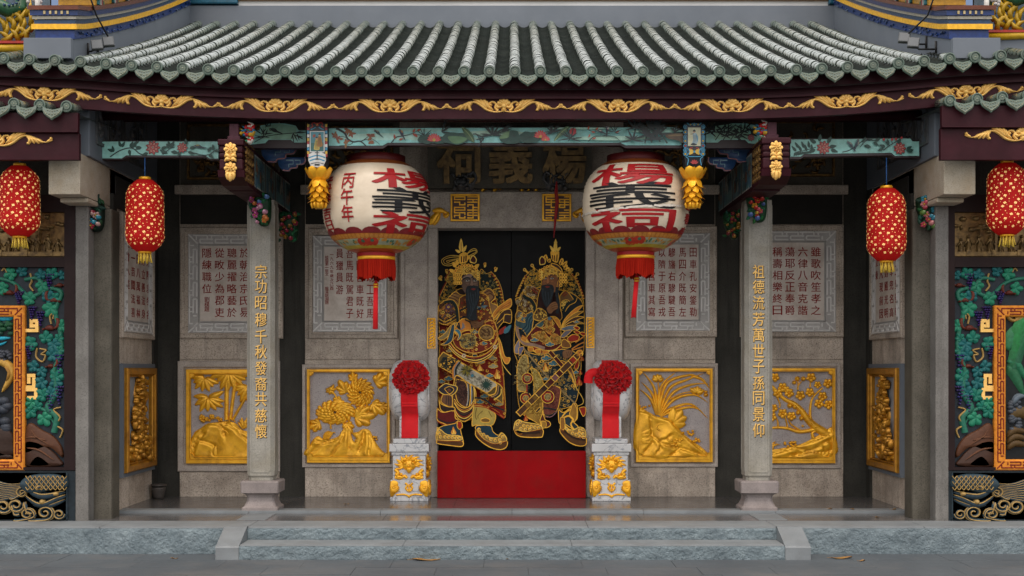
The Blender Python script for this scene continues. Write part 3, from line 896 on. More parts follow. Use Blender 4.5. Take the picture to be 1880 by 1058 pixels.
# ------------------------------------------------------------------ pillars
def pillar(pxc, wide, txt, s, ys, lab):
    xc = X(pxc, 13.55)
    hw = .139
    m = MB()
    zt = Z(367, 13.55)
    zb = Z(884, 13.5)
    out = [(-hw, -hw + .03), (-hw + .03, -hw), (hw - .03, -hw), (hw, -hw + .03), (hw, hw - .03), (hw - .03, hw), (-hw + .03, hw), (-hw, hw - .03)]
    yc = 13.55 + hw
    vs = []
    for z, k in ((zb, .90), (zb + .035, .90), (zb + .055, 1), (zt, 1)):
        vs += [(xc + p[0] * k, yc + p[1] * k, z) for p in out]
    fs = []
    for j in range(3):
        for i in range(8):
            fs.append((j * 8 + i, j * 8 + (i + 1) % 8, (j + 1) * 8 + (i + 1) % 8, (j + 1) * 8 + i))
    fs.append(tuple(range(24, 32)))
    m.add(vs, fs)
    # raised edge rolls on the front and inner faces
    for u in (-1, 1):
        m.box(xc + u * (hw - .05), xc + u * (hw - .032), yc - hw - .006, yc - hw + .004, zb + .1, zt - .05, bev=.003)
        for w in (-1, 1):
            m.box(xc + w * (hw + .006), xc + w * (hw - .004), yc + u * (hw - .05), yc + u * (hw - .034), zb + .1, zt - .05, bev=.003)
    m.box(xc - hw + .05, xc + hw - .05, yc - hw - .006, yc - hw + .004, zb + .085, zb + .1, bev=.003)
    o = part(m, "stone_pillar", G["pillar"], None, lab)
    m = MB()
    def sq(w, z, c): return [(xc + p[0] * w, yc + p[1] * w, z) for p in [(-1, -1 + c), (-1 + c, -1), (1 - c, -1), (1, -1 + c), (1, 1 - c), (1 - c, 1), (-1 + c, 1), (-1, 1 - c)]]
    prof = [(.213, -.01, .06), (.213, .025, .06), (.188, .045, .12), (.165, .09, .16), (.158, .13, .16), (.17, .155, .14), (.20, .175, .08), (.222, .182, .06), (.226, .29, .06), (.215, .304, .06), (.15, .306, .2)]
    vs, fs = [], []
    for (w, z, c) in prof: vs += sq(w * .88, z, c)
    for j in range(len(prof) - 1):
        for i in range(8):
            fs.append((j * 8 + i, j * 8 + (i + 1) % 8, (j + 1) * 8 + (i + 1) % 8, (j + 1) * 8 + i))
    fs.append(tuple(range(len(vs) - 8, len(vs))))
    m.add(vs, fs)
    part(m, "pillar_base", G["pink_stone"], o)
    m = MB(frame(13.549))
    tx = 479 if s < 0 else 1392.5
    for ch, yy in zip(txt, ys):
        put_glyph(m, ch, tx, yy, 21, 25, ext=.007, off=.0065)
    part(m, "gold_inscription", G["gilt"], o)
    m = MB(frame(13.5492))
    for ch, yy in zip(txt, ys):
        put_glyph(m, ch, tx + .8, yy + .8, 21.3, 25.3, ext=.002, off=.02)
    part(m, "inscription_edge", G["inkblack"], o)
pillar(478, 54, "宗功昭穆千秋發裔共慈懷", -1, [499, 526, 556, 587, 618, 646, 676, 705, 733, 763, 792], "granite pillar with gold characters left of the door")
pillar(1393.5, 54, "祖德流芳萬世子孫同景仰", 1, [499, 527, 556, 586, 615, 644, 673, 703, 731, 761, 790], "granite pillar with gold characters right of the door")
# ------------------------------------------------------------------ gilded scrolls along the fascia
def scroll_half(m, sx):
    """left half of one acanthus scroll, traced about the flower's centre (y downward); sx = -1 mirrors it"""
    def B(p, w, h, prof=leafp, crease=False, base=0.0):
        m.blade([(q[0] * sx, q[1]) for q in p], w, h, base=base, prof=prof, crease=crease, n=4)
    B([(-2, 38), (-60, 46), (-120, 30), (-175, -10), (-215, -26), (-270, -18), (-318, 8), (-370, 22), (-416, 6)], 8, .020, prof=lambda t: .55 + .6 * math.sin(math.pi * min(1, t * 1.5)) if t < .6 else .8 - .4 * t)
    for p, w in [([(-120, 22), (-150, -10), (-190, -34), (-228, -50)], 13), ([(-130, 20), (-165, -20), (-195, -46), (-204, -54)], 12), ([(-120, 20), (-150, -25), (-172, -44), (-176, -52)], 12), ([(-105, 26), (-128, -15), (-142, -42), (-150, -50)], 12),
                 ([(-90, 32), (-112, 2), (-122, -28), (-150, -38)], 10), ([(-75, 36), (-100, 12), (-108, -5)], 9)]:
        B(p, w * 1.25, .032, crease=True)
    m.dome(-146 * sx, -32, 9, 9, .03, n=8, m=3)
    B([(-40, 38), (-62, 14), (-56, -12), (-84, -28), (-104, -16), (-98, 0)], 10, .022, prof=lambda t: 1 - .4 * t)
    m.dome(-94 * sx, -6, 12, 12, .028, n=8, m=3)
    m.dome(-68 * sx, -24, 9, 9, .024, n=8, m=3)
    B([(-38, 20), (-50, -5), (-42, -22)], 9, .022)
    for p, w in [([(-225, -26), (-250, 0), (-244, 24), (-228, 36)], 11), ([(-240, -22), (-270, 4), (-284, 34)], 13), ([(-262, -16), (-296, 8), (-318, 34)], 12), ([(-285, -6), (-322, 12), (-350, 26)], 11), ([(-225, -22), (-262, -14), (-300, 4)], 10)]:
        B(p, w * 1.3, .030, crease=True)
    m.dome(-240 * sx, 30, 12, 10, .028, n=8, m=3)
    m.dome(-404 * sx, -4, 11, 13, .026, n=8, m=3)
    B([(-370, 22), (-392, 8), (-404, -8)], 9, .022)
def gold_scroll(px, py, Y, name, parent, halves=(1, -1), label=None, rot=0.0, sc=1.0):
    m = MB()
    k = Y / F / 3.917 * sc
    c, s_ = math.cos(rot), math.sin(rot)
    m.frame(Matrix(((k * c, k * s_, 0, X(px, Y)), (0, 0, -1, Y), (k * s_, -k * c, 0, Z(py, Y)), (0, 0, 0, 1))))
    for h in halves: scroll_half(m, h)
    if len(halves) == 2:
        for a in range(5):
            b = -math.pi / 2 + (a - 2) * .62
            m.blade([(8 * math.cos(b), 8 * math.sin(b) - 4), (34 * math.cos(b), 30 * math.sin(b) - 8), (52 * math.cos(b), 44 * math.sin(b) - 8)], 17, .03, prof=petalp, n=4)
        m.blade([(0, 10), (0, 30), (0, 48)], 19, .03, prof=leafp, n=4, crease=True)
        m.blade([(-14, 4), (-40, 10), (-56, -4)], 13, .026, prof=petalp, n=4)
        m.blade([(14, 4), (40, 10), (56, -4)], 13, .026, prof=petalp, n=4)
        m.dome(0, 0, 23, 23, .034, n=14, m=4)
        m.ring(0, 0, 24, 5, (.3, .18, .05)) if False else None
    return m.build(name, G["gilt"], parent, label)
for px in (82, 297, 506, 716, 925, 1134.5, 1344, 1553, 1773):
    x = X(px, YF)
    e = 1e-2
    rot = math.atan((lift(x + .3) - lift(x - .3)) / .6)
    gold_scroll(px, 194.5 - lift(x) * F / YF, YF + .029, "gold_scroll", fascia, rot=rot)

# ------------------------------------------------------------------ painting helpers
def PL(m, x, y, ang, L, w, c):
    """one brushed leaf"""
    a = R(ang)
    ux, uy = math.cos(a), -math.sin(a)
    m.poly([(x, y), (x + ux * L * .35 - uy * w, y + uy * L * .35 + ux * w), (x + ux * L, y + uy * L), (x + ux * L * .35 + uy * w, y + uy * L * .35 - ux * w)], c, n=3)
INK, DGR, MGR = (.008, .018, .020), (.007, .062, .045), (.02, .10, .05)
def bamboo(m, x, y, n, L, seed, a0=-160, a1=-10, c=INK, w=3.2):
    q = random.Random(seed)
    for i in range(n):
        PL(m, x + q.uniform(-6, 6), y + q.uniform(-4, 4), a0 + (a1 - a0) * (i + .5) / n + q.uniform(-12, 12), L * q.uniform(.7, 1.15), w, c)
def peony(m, x, y, r, c1, c2, c3, seed=1):
    q = random.Random(seed)
    for ring_, (rr, n, c) in enumerate([(r, 9, c1), (r * .74, 8, c2), (r * .5, 7, c1), (r * .28, 5, c2)]):
        for i in range(n):
            a = 2 * math.pi * (i + .5 * ring_) / n
            PL(m, x + rr * .25 * math.cos(a), y - rr * .25 * math.sin(a), math.degrees(a), rr * .75, rr * .28, c3)
            PL(m, x + rr * .25 * math.cos(a), y - rr * .25 * math.sin(a), math.degrees(a), rr * .66, rr * .22, c)
def lotus(m, x, y, r):
    for i, a in enumerate((5, 175, 25, 155, 45, 135, 70, 110, 90)):
        PL(m, x, y + r * .5, a, r * 1.15, r * .24, (.55,.02,.03))
        PL(m, x, y + r * .5, a, r * .95, r * .16, (.62, .12 + .04 * (i % 2), .12))
    m.disc(x, y + r * .45, r * .25, (.55, .35, .05), 10)
def lotusleaf(m, x, y, rx, ry, c, seed=0):
    q = random.Random(seed)
    n = 13
    m.poly([(x + rx * (1 + q.uniform(-.14, .12)) * math.cos(2 * math.pi * i / n), y + ry * (1 + q.uniform(-.14, .12)) * math.sin(2 * math.pi * i / n)) for i in range(n)], c, n=3)
    for i in range(9):
        a = 2 * math.pi * i / 9 + .2
        m.line([(x, y), (x + rx * .8 * math.cos(a), y + ry * .8 * math.sin(a))], 2.5, tuple(v * .45 for v in c), n=2)
def bird(m, x, y, L, ang, cb, cw, cbelly):
    a = R(ang)
    def T(u, v): return (x + (u * math.cos(a) + v * math.sin(a)) * L, y + (-u * math.sin(a) + v * math.cos(a)) * L)
    m.poly([T(-.5, .05), T(-.1, -.2), T(.3, -.22), T(.52, -.1), T(.45, .1), T(.1, .24), T(-.2, .18)], cb, n=4)
    m.poly([T(0, .18), T(.3, .0), T(.5, .0), T(.35, .18)], cbelly, n=3)
    m.poly([T(-1.15, .16), T(-.4, -.06), T(-.3, .14)], cw, n=2)
    m.poly([T(-.55, .0), T(-.1, -.14), T(.15, -.02), T(-.1, .1)], cw, n=3)
    p = T(.50, -.14); m.disc(p[0], p[1], L * .17, cb, 10)
    m.poly([T(.62, -.16), T(.82, -.1), T(.62, -.06)], (.30, .12, .01), n=1, smooth=False)
    p = T(.54, -.17); m.disc(p[0], p[1], L * .04, (.7, .7, .65), 6)

# ------------------------------------------------------------------ central painted beam
TQ = (.30, .68, .66)
YB = 12.74
m = MB(frame(YB))
out = [(604, 234.5), (1236, 232.5), (1247, 236), (1253, 242), (1253, 272), (1148, 272), (1139, 267), (712, 267), (703, 273), (604, 273)]
m.col = (.022, .006, .010)
m.prism(out, -.10, 0)
m.prism([(604, 236), (1234, 234.2), (1245, 238), (1251, 244), (1251, 267), (1148, 267), (1139, 262.4), (712, 262.4), (703, 267.6), (604, 268)], -.05, .006, color=srgb(TQ))
beam = part(m, "painted_beam", G["paint"], None, "long turquoise beam painted with lotus, birds and bamboo")
m = MB(frame(YB, 470, 0, 3.917)); m.lay = .0062
for (x, y, w, h, c) in [(900, 985, 300, 40, (.46,.76,.68)), (700, 940, 160, 16, (.38,.74,.72)), (1350, 1000, 260, 30, (.42,.68,.58)), (1700, 960, 240, 30, (.46,.68,.56)), (1200, 940, 240, 14, (.34,.62,.56))]:
    m.poly([(x - w, y), (x - w * .3, y - h * .6), (x + w * .6, y - h * .5), (x + w, y), (x + w * .3, y + h * .6), (x - w * .6, y + h * .5)], c)
m.line([(575, 925), (600, 935), (640, 962), (660, 1000), (700, 1022), (750, 1018), (790, 1050)], 17, INK, taper=.5)
for p in [[(640, 962), (690, 940), (700, 920)], [(650, 990), (610, 985), (560, 1000)], [(700, 1020), (680, 1040), (600, 1050)], [(750, 1018), (830, 1000), (890, 1040)], [(760, 1018), (800, 990), (830, 965)]]:
    m.line(p, 6, INK, taper=.6)
q = random.Random(4)
for (x, y, n) in [(575, 985, 5), (665, 940, 6), (690, 965, 5), (640, 1030, 5), (830, 985, 6), (815, 1030, 4), (590, 1000, 4)]:
    for i in range(n): PL(m, x + q.uniform(-10, 10), y + q.uniform(-8, 8), q.uniform(0, 360), 34, 9, (.28, q.uniform(.07, .13), .035))
bird(m, 878, 958, 48, 130, (.025, .045, .05), (.02, .10, .10), (.3, .3, .22))
m.line([(975, 1030), (1010, 990), (1060, 980), (1120, 965), (1170, 940)], 8, INK, taper=.6)
for (x, y, a) in [(1130, 955, 60), (1130, 962, -50), (1160, 945, 30), (1030, 1010, 20), (1000, 1000, 100), (1160, 990, 120)]: PL(m, x, y, a, 32, 8, (.42, .07, .03))
bird(m, 1050, 965, 52, 110, (.05, .06, .12), (.03, .04, .06), (.55, .24, .06))
bamboo(m, 1210, 985, 7, 70, 3, 20, 170)
lotusleaf(m, 1225, 1005, 60, 34, DGR, 1); lotusleaf(m, 1320, 1010, 60, 28, DGR, 2); lotus(m, 1282, 990, 46)
bamboo(m, 1340, 955, 6, 90, 8, 0, 90, w=5)
lotusleaf(m, 1440, 1000, 100, 44, DGR, 3); m.poly([(1380, 990), (1450, 985), (1520, 1000), (1480, 1032), (1420, 1035)], (.09, .21, .09))
m.poly([(1480, 918), (1520, 935), (1560, 975), (1572, 1030), (1530, 1010), (1500, 970)], (.05, .12, .05)); m.line([(1484, 922), (1530, 970), (1565, 1022)], 5, (.25, .32, .14))
m.line([(1560, 970), (1590, 975), (1620, 1030)], 7, INK)
bamboo(m, 1700, 975, 11, 95, 6, -10, 190, w=6); bamboo(m, 1640, 1000, 5, 70, 9, 150, 250, w=5)
lotusleaf(m, 1830, 1000, 80, 40, DGR, 5); m.poly([(1750, 1000), (1790, 960), (1860, 945), (1850, 970), (1800, 1000)], (.14, .26, .12))
bamboo(m, 1770, 950, 5, 80, 12, 0, 60, w=5)
m.frame(frame(YB, 940, 0, 3.917))
for (x, y, w, h, c) in [(500, 930, 260, 12, (.40,.66,.56)), (700, 1000, 300, 26, (.42,.68,.55)), (1050, 950, 200, 20, (.36,.66,.56))]:
    m.poly([(x - w, y), (x - w * .3, y - h * .6), (x + w * .6, y - h * .5), (x + w, y), (x + w * .3, y + h * .6), (x - w * .6, y + h * .5)], c)
lotusleaf(m, 15, 985, 40, 46, DGR, 7); lotusleaf(m, 125, 995, 90, 42, DGR, 8); lotus(m, 205, 970, 44); lotus(m, 240, 1000, 30)
bamboo(m, 290, 960, 9, 70, 14, 0, 200, w=6)
m.poly([(300, 1025), (320, 980), (370, 930), (405, 915), (400, 950), (350, 990)], (.05, .13, .06)); m.line([(305, 1020), (350, 965), (400, 925)], 6, (.26, .33, .15))
m.poly([(412, 950), (430, 930), (455, 935), (458, 965), (440, 982), (418, 972)], (.45, .02, .025)); m.line([(435, 980), (400, 1025)], 5, INK)
bamboo(m, 420, 1005, 8, 90, 16, -30, 200, w=5)
m.line([(545, 1025), (590, 990), (650, 985), (700, 965)], 6, INK, taper=.5); m.line([(650, 985), (730, 990), (770, 1020)], 6, INK, taper=.5); m.line([(540, 940), (580, 955), (620, 950)], 4, INK)
for (x, y, a) in [(545, 940, 80), (570, 955, -20), (600, 945, 50), (600, 1000, 200), (740, 960, 10), (560, 975, 240)]: PL(m, x, y, a, 28, 6, (.5, .08, .03))
bird(m, 640, 958, 42, 150, (.02, .03, .05), (.02, .03, .04), (.6, .55, .5)); bird(m, 680, 945, 46, 80, (.06, .06, .09), (.02, .02, .03), (.55, .5, .48))
bamboo(m, 735, 960, 7, 60, 18, -30, 200)
for p in [[(950, 1040), (965, 980), (975, 920)], [(1000, 1035), (985, 985), (970, 940)], [(1060, 1030), (1040, 990), (1010, 940)], [(1110, 1040), (1085, 1000), (1050, 950)]]: m.line(p, 11, (.01, .04, .03))
for (x, y, n, a) in [(880, 930, 7, 21), (980, 935, 12, 22), (1040, 930, 11, 23), (960, 985, 8, 24), (1050, 975, 9, 25), (860, 1020, 6, 26), (1020, 1015, 7, 27)]: bamboo(m, x, y, n, 85, a, -20, 200, w=7)
m.poly([(1095, 985), (1150, 970), (1230, 975), (1230, 1040), (1180, 1020), (1120, 1010)], (.075, .042, .015)); m.poly([(1110, 990), (1170, 976), (1225, 982), (1190, 990)], (.2, .13, .05))
bamboo(m, 1165, 965, 9, 60, 28, 20, 160, w=4)
m.build("beam_painting", G["paint"], beam)

# side lengths with fan-shaped tops between the hanging posts and the bracket heads
for s, (x0, x1) in ((-1, (459, 562)), (1, (1296, 1402))):
    mid = (x0 + x1) / 2 + (2 if s < 0 else -6)
    m = MB(frame(13.02))
    m.col = (.022, .006, .010)
    m.prism([(x0, 238), (x1, 238), (x1, 272), (x0, 272)], -.09, 0)
    fan = [(x0, 240), (mid - 36, 240), (mid - 34, 231), (mid - 15, 227), (mid + 10, 227), (mid + 30, 231), (mid + 36, 240), (x1, 240), (x1, 262), (x1 - 22, 262), (x1 - 28, 257), (x0 + 34, 257), (x0 + 28, 263), (x0, 266)]
    if s > 0: fan = [(x0 + x1 - p[0], p[1]) for p in fan]
    m.prism(fan, -.04, .006, color=srgb((.32,.68,.62)))
    m.lay = .0064
    m.poly([(mid - 33, 256), (mid - 32, 232), (mid, 228), (mid + 30, 232), (mid + 33, 256)], (.30,.56,.42), n=1)
    if s < 0:
        bird(m, mid - 8, 240, 15, 150, (.015, .03, .03), (.01, .02, .02), (.05, .08, .08))
        m.line([(x0 + 8, 262), (mid - 20, 250), (mid + 34, 244)], 1.4, INK); bamboo(m, x0 + 24, 250, 9, 17, 3, -20, 200, w=1.2); bamboo(m, mid + 30, 248, 8, 17, 4, -120, 30, w=1.2); bamboo(m, mid - 20, 236, 4, 10, 4, 0, 120, w=1)
    else:
        for k in range(4): m.line([(mid - 30 + k * 14, 258), (mid - 18 + k * 13, 242), (mid + k * 8, 229)], 1.6, INK)
        for k in range(9): bamboo(m, mid - 44 + k * 10, 238 + (k * 7) % 12, 7, 16, 30 + k, -60, 220, w=1.5)
        peony(m, x1 - 24, 254, 7, (.5, .12, .16), (.6, .25, .25), (.2, .02, .04))
    part(m, "painted_beam", G["paint"], None, "short turquoise beam with a bird on a branch" if s < 0 else "short turquoise beam painted with bamboo")
    # blue cloud brackets under it
    m = MB(frame(13.3))
    for (ox, oy, k) in ((0, 0, 1.0), (28, 22, .8)):
        ax = (x0 + 32 + ox) if s < 0 else (x1 - 32 - ox)
        sh = [(0, 0), (52, 0), (54, 8), (48, 16), (36, 17), (34, 24), (20, 26), (16, 31), (2, 30), (-8, 20), (-10, 6)]
        sh = [(ax + (p[0] * k if s < 0 else -p[0] * k), 268 + oy + p[1] * k) for p in sh]
        m.lay = 0; m.mat = 0
        m.pillow(sh, .05, 1.5, n=3, color=(.02,.065,.18))
        m.lay = .052
        m.line([(p[0], p[1]) for p in sh[1:9]], 2.0, (.30, .10, .11), n=3)
        fx = lambda u: ax + (u * k if s < 0 else -u * k)
        m.line([(fx(10), 274 + oy), (fx(26), 274 + oy), (fx(26), 281 + oy), (fx(16), 281 + oy), (fx(16), 287 + oy)], 1.3, (.20, .40, .45), smooth=False)
        m.line([(fx(30), 274 + oy), (fx(42), 274 + oy), (fx(42), 281 + oy), (fx(32), 281 + oy)], 1.3, (.20, .40, .45), smooth=False)
    part(m, "cloud_bracket", G["paint"])

# ------------------------------------------------------------------ outer painted beams
YO = 12.96
for s in (-1, 1):
    m = MB(frame(YO))
    if s < 0:
        out = [(180.6, 262), (184, 258.6), (402, 259), (402, 293), (384, 293), (378, 289), (232, 289), (224, 293.5), (180.6, 293.5)]
        pt = [(181.5, 264), (190, 260.3), (401, 260.5), (401, 291.5), (385, 291.5), (377, 285.6), (232, 285.4), (224, 291.0), (181.5, 291.0)]
    else:
        out = [(1450, 255), (1672, 253), (1676, 258), (1688.5, 258), (1688.5, 290), (1643, 290), (1636, 285.5), (1476, 288), (1470, 292), (1450, 292)]
        pt = [(1451, 256.8), (1671, 254.8), (1675, 260), (1687, 260), (1687, 286.5), (1643, 286.5), (1636, 280.8), (1476, 283), (1470, 288), (1451, 288)]
    m.prism(out, -.11, 0, color=(.022, .006, .010))
    m.prism(pt, -.05, .006, color=srgb((.32,.68,.62)))
    ob = part(m, "painted_beam", G["paint"], None, "turquoise beam painted with two peonies and a bird" if s < 0 else "turquoise beam painted with peonies and a pair of birds")
    m = MB(frame(YO, 0, 180, 3.306) if s < 0 else frame(YO, 1280, 180, 3.306)); m.lay = .0062
    PC = ((.50,.07,.06), (.72,.28,.22), (.14, .01, .012))
    if s < 0:
        m.line([(670, 358), (730, 320), (800, 305), (850, 340), (890, 348)], 7, INK); m.line([(990, 345), (1030, 310), (1060, 300)], 4, INK)
        for (x, y, a) in [(690, 330, 100), (690, 325, 160), (740, 300, 60), (735, 298, 110), (790, 300, 60), (795, 300, 20), (810, 285, 30), (785, 315, -80), (860, 305, 170), (860, 300, 200), (900, 335, -160), (980, 310, 20), (980, 330, -10), (1030, 300, 100), (1035, 295, 50)]: PL(m, x, y, a, 40, 10, DGR)
        peony(m, 930, 303, 46, *PC, 1)
        m.frame(frame(YO, 280, 180, 3.306))
        m.line([(60, 345), (110, 310), (120, 290)], 4, INK); m.line([(230, 330), (330, 350), (390, 315)], 5, INK)
        for (x, y, a) in [(60, 310, 20), (60, 325, -20), (80, 330, 160), (105, 310, 120), (110, 305, 40), (125, 325, -20), (150, 335, 170), (170, 325, 250), (220, 330, -20), (230, 310, 20), (340, 330, 60), (345, 345, -40), (370, 320, 90), (380, 325, 10), (210, 285, 100)]: PL(m, x, y, a, 36, 10, DGR)
        peony(m, 185, 305, 34, *PC, 2)
        bird(m, 290, 300, 46, 160, (.03, .06, .08), (.02, .035, .05), (.34, .28, .08))
    else:
        m.line([(600, 330), (650, 320), (720, 300)], 5, INK); m.line([(880, 330), (930, 315), (1000, 265), (1040, 250)], 6, INK)
        for k in range(7): PL(m, 600 + k * 16, 325 - (k % 2) * 20, 130 - k * 6, 44, 9, DGR); PL(m, 600 + k * 16, 330, 240 - k * 10, 30, 8, DGR)
        for (x, y, a) in [(720, 275, 150), (740, 265, 80), (790, 275, 60), (800, 300, 10), (810, 315, -20), (715, 315, 200)]: PL(m, x, y, a, 46, 12, DGR)
        peony(m, 765, 303, 44, *PC, 3)
        bird(m, 930, 290, 46, 120, (.05, .09, .11), (.03, .05, .07), (.3, .3, .24)); bird(m, 965, 285, 46, 60, (.05, .09, .11), (.03, .05, .07), (.3, .3, .24))
        for (x, y, a) in [(1000, 270, 60), (1010, 290, -30), (1030, 260, 20)]: PL(m, x, y, a, 36, 8, DGR)
        m.frame(frame(YO, 1560, 180, 3.306))
        m.line([(60, 300), (100, 260), (160, 262)], 5, INK); m.line([(200, 320), (240, 290), (300, 255)], 5, INK); m.line([(240, 290), (200, 262)], 4, INK); m.line([(255, 285), (250, 262)], 4, INK)
        for (x, y) in [(198, 262), (248, 262), (272, 260), (305, 252)]: PL(m, x, y, 60, 18, 8, (.5, .02, .02))
        for (x, y, a) in [(210, 300, 160), (200, 310, 200), (230, 290, 100), (290, 280, 70), (340, 315, 30), (340, 320, -20), (345, 325, 10), (90, 290, -20), (140, 270, -40), (150, 265, 30)]: PL(m, x, y, a, 38, 10, DGR)
        peony(m, 298, 310, 40, *PC, 4)
    m.build("beam_painting", G["paint"], ob)

# ------------------------------------------------------------------ hanging lotus posts in front of the beam
def petal3(m, c, ang, prof, w, n=6):
    """a cupped petal standing off a vertical axis; prof: (radius, height) base to tip"""
    vs, fs = [], []
    K = len(prof)
    for i, (r, z) in enumerate(prof):
        t = i / (K - 1)
        ww = w * math.sin(math.pi * (.22 + .78 * t ** 1.1)) ** .8 if i < K - 1 else .002
        for j in (-1, -.5, 0, .5, 1):
            rr = r - .012 * abs(j) ** 2 * (1 - t)
            px, py = rr, ww * j
            vs.append((c[0] + px * math.cos(ang) - py * math.sin(ang), c[1] + px * math.sin(ang) + py * math.cos(ang), c[2] + z))
    for i in range(K - 1):
        for j in range(4):
            a = i * 5 + j
            fs.append((a, a + 1, a + 6, a + 5))
    m.add(vs, fs, True)
YH = 12.62
for s, pxc, dy in ((-1, 582.5, 0), (1, 1274.5, 0)):
    xc, yc = X(pxc, YH), YH + .10
    m = MB(); m.col = srgb((.012, .014, .02))
    hw = .098
    top, bot = Z(224, YH), Z(308, YH)
    m.box(xc - hw, xc + hw, YH + .0, YH + .2, Z(288, YH), top, bev=.02)
    # flared lower part
    vs, fs = [], []
    for (z, w) in ((Z(308, YH), .07), (Z(300, YH), .082), (Z(289, YH), .094)):
        vs += [(xc - w, yc - w, z), (xc + w, yc - w, z), (xc + w, yc + w, z), (xc - w, yc + w, z)]
    for j in range(2):
        for i in range(4): fs.append((j * 4 + i, j * 4 + (i + 1) % 4, (j + 1) * 4 + (i + 1) % 4, (j + 1) * 4 + i))
    fs.append((3, 2, 1, 0)); m.add(vs, fs)
    post = part(m, "hanging_post", G["paint"], None, "painted hanging post with %s" % ("two robed figures in a panel" if s < 0 else "a robed figure playing in a panel"))
    m = MB(frame(YH - .0005, pxc, 0, 1)); m.lay = .0
    C1, C2, C3, C4 = (.03, .22, .36), (.33, .012, .012), (.52, .33, .03), (.55, .55, .52)
    for u in (-1, 1):
        if s < 0:
            for (y, c) in [(231, C3), (237, C2), (243, C1), (250, C4), (257, C3), (263, C2), (268, C4), (274, C1), (281, C3), (286, C2)]:
                m.poly([(u * 14.5, y - 2.6), (u * 18.6, y - 3.4), (u * 18.6, y + 2.6), (u * 14.5, y + 2)], c, n=1)
            m.line([(u * 2, 228), (u * 6, 225.6), (u * 10, 228), (u * 8, 232), (u * 12, 235)], 1.8, C2)
            m.line([(u * 3, 234), (u * 8, 237), (u * 12, 238)], 1.8, C1)
        else:
            for (y, c) in [(233, C1), (243, C3), (252, C1), (259, C3), (268, C2), (276, C1), (283, C3)]:
                m.ring(u * 16.3, y, 3.2, 1.2, C1); m.disc(u * 16.3, y, 1.7, c, 8)
            m.line([(u * 3, 227), (u * 8, 230), (u * 13, 226)], 1.8, C1); m.disc(u * 7, 229, 1.5, C3, 6)
    m.disc(0, 229, 3, C1 if s > 0 else C2, 10); m.disc(0, 229, 1.4, C3, 8)
    if s < 0:
        m.poly([(-13.6, 241), (13.6, 241), (13.6, 280), (-13.6, 280)], C4, n=1); m.poly([(-12, 242.6), (12, 242.6), (12, 278.4), (-12, 278.4)], (.05, .20, .24), n=1); m.poly([(-12, 263), (12, 262), (12, 278.4), (-12, 278.4)], (.02, .10, .09), n=1)
        for (x, y, c) in [(-1, 266, (.40, .30, .06)), (4.5, 260, (.28, .13, .02))]:
            m.poly([(x - 2, y - 9), (x + 2, y - 9), (x + 4.4, y), (x + 5, y + 9), (x - 4.5, y + 9), (x - 4, y)], c)
            m.disc(x, y - 11, 2.2, (.45, .25, .13), 8); m.poly([(x - 2.4, y - 12), (x, y - 15), (x + 2.4, y - 12)], INK, n=2)
            for k in (-2, 0, 2): m.line([(x + k * .6, y - 7), (x + k, y + 8)], .7, tuple(v * .45 for v in c))
        m.poly([(-8, 249), (-4, 247), (-3, 251), (-7, 253)], (.28, .05, .03))
        m.poly([(-15.5, 284), (0, 280), (15.5, 284), (12, 305), (-12, 305)], C4, n=2)
        for k in (0, 1): m.line([(-15 + k, 290 + k * 6), (0, 286 + k * 6), (15 - k, 290 + k * 6)], 2.4, C1)
        m.line([(-13.5, 302), (0, 299), (13.5, 302)], 1.4, (.05, .05, .06)); m.line([(0, 278), (0, 294)], 2, INK, smooth=False); m.line([(-4, 281), (4, 281)], 1.5, INK, smooth=False); m.line([(-4, 293), (4, 293)], 1.5, INK, smooth=False)
        for k in (-3, 0, 3): m.disc(k, 303, 2, INK, 8)
    else:
        m.poly([(-13.2, 233), (13.2, 233), (13.2, 270), (-13.2, 270)], (.02, .02, .04), n=1); m.poly([(-11.6, 234.6), (11.6, 234.6), (11.6, 268.4), (-11.6, 268.4)], (.50, .50, .34), n=1)
        m.poly([(-3, 246), (2, 244), (6, 250), (7, 258), (4, 265), (-4, 264), (-2, 256)], (.30, .42, .46)); m.poly([(3, 246), (7, 252), (6, 261), (4, 254)], (.12, .30, .42))
        m.disc(-.5, 242.5, 2.3, (.45, .26, .16), 8); m.poly([(-3, 241.5), (0, 238), (3, 242)], INK, n=2); m.line([(-7, 247), (-1, 246)], 1, (.12, .05, .02))
        m.poly([(-7, 266), (-2, 263), (5, 266), (0, 267.6)], INK)
        for k in range(3): m.line([(-1 + k * 2, 248), (-2 + k * 2.4, 263)], .7, (.1, .16, .2))
        for u in (-1, 1):
            m.poly([(0, 279), (u * 9, 273), (u * 9, 285)], C3, n=2); m.line([(u * 13, 272), (u * 9, 279), (u * 14, 287)], 1.6, C1); m.line([(u * 3, 272), (u * 7, 272), (u * 7, 275)], 1.6, C2, smooth=False)
            m.line([(u * 16, 288), (u * 11, 293), (u * 13, 304)], 1.6, C1)
        m.disc(0, 279, 2.2, C1, 8); m.line([(-12, 288), (12, 288)], 1.6, C1)
        for k in (-6, -3, 0, 3, 6): PL(m, 0, 301, 90 + k * 11, 8, 2, C2)
    m.build("post_painting", G["paint"], post)
    # carved gilded lotus finial
    m = MB()
    c = (xc, yc, 0)
    z0 = Z(309, YH); k = (Z(309, YH) - Z(381, YH)) / 72
    for a in range(8):
        petal3(m, (xc, yc, z0), 2 * math.pi * (a + .5) / 8, [(.045, -21 * k), (.09, -15 * k), (.112, -7 * k), (.135, 1 * k), (.128, 4 * k)], .055)
    for a in range(8):
        petal3(m, (xc, yc, z0), 2 * math.pi * a / 8, [(.04, -20 * k), (.075, -13 * k), (.092, -4 * k), (.10, 3 * k)], .05)
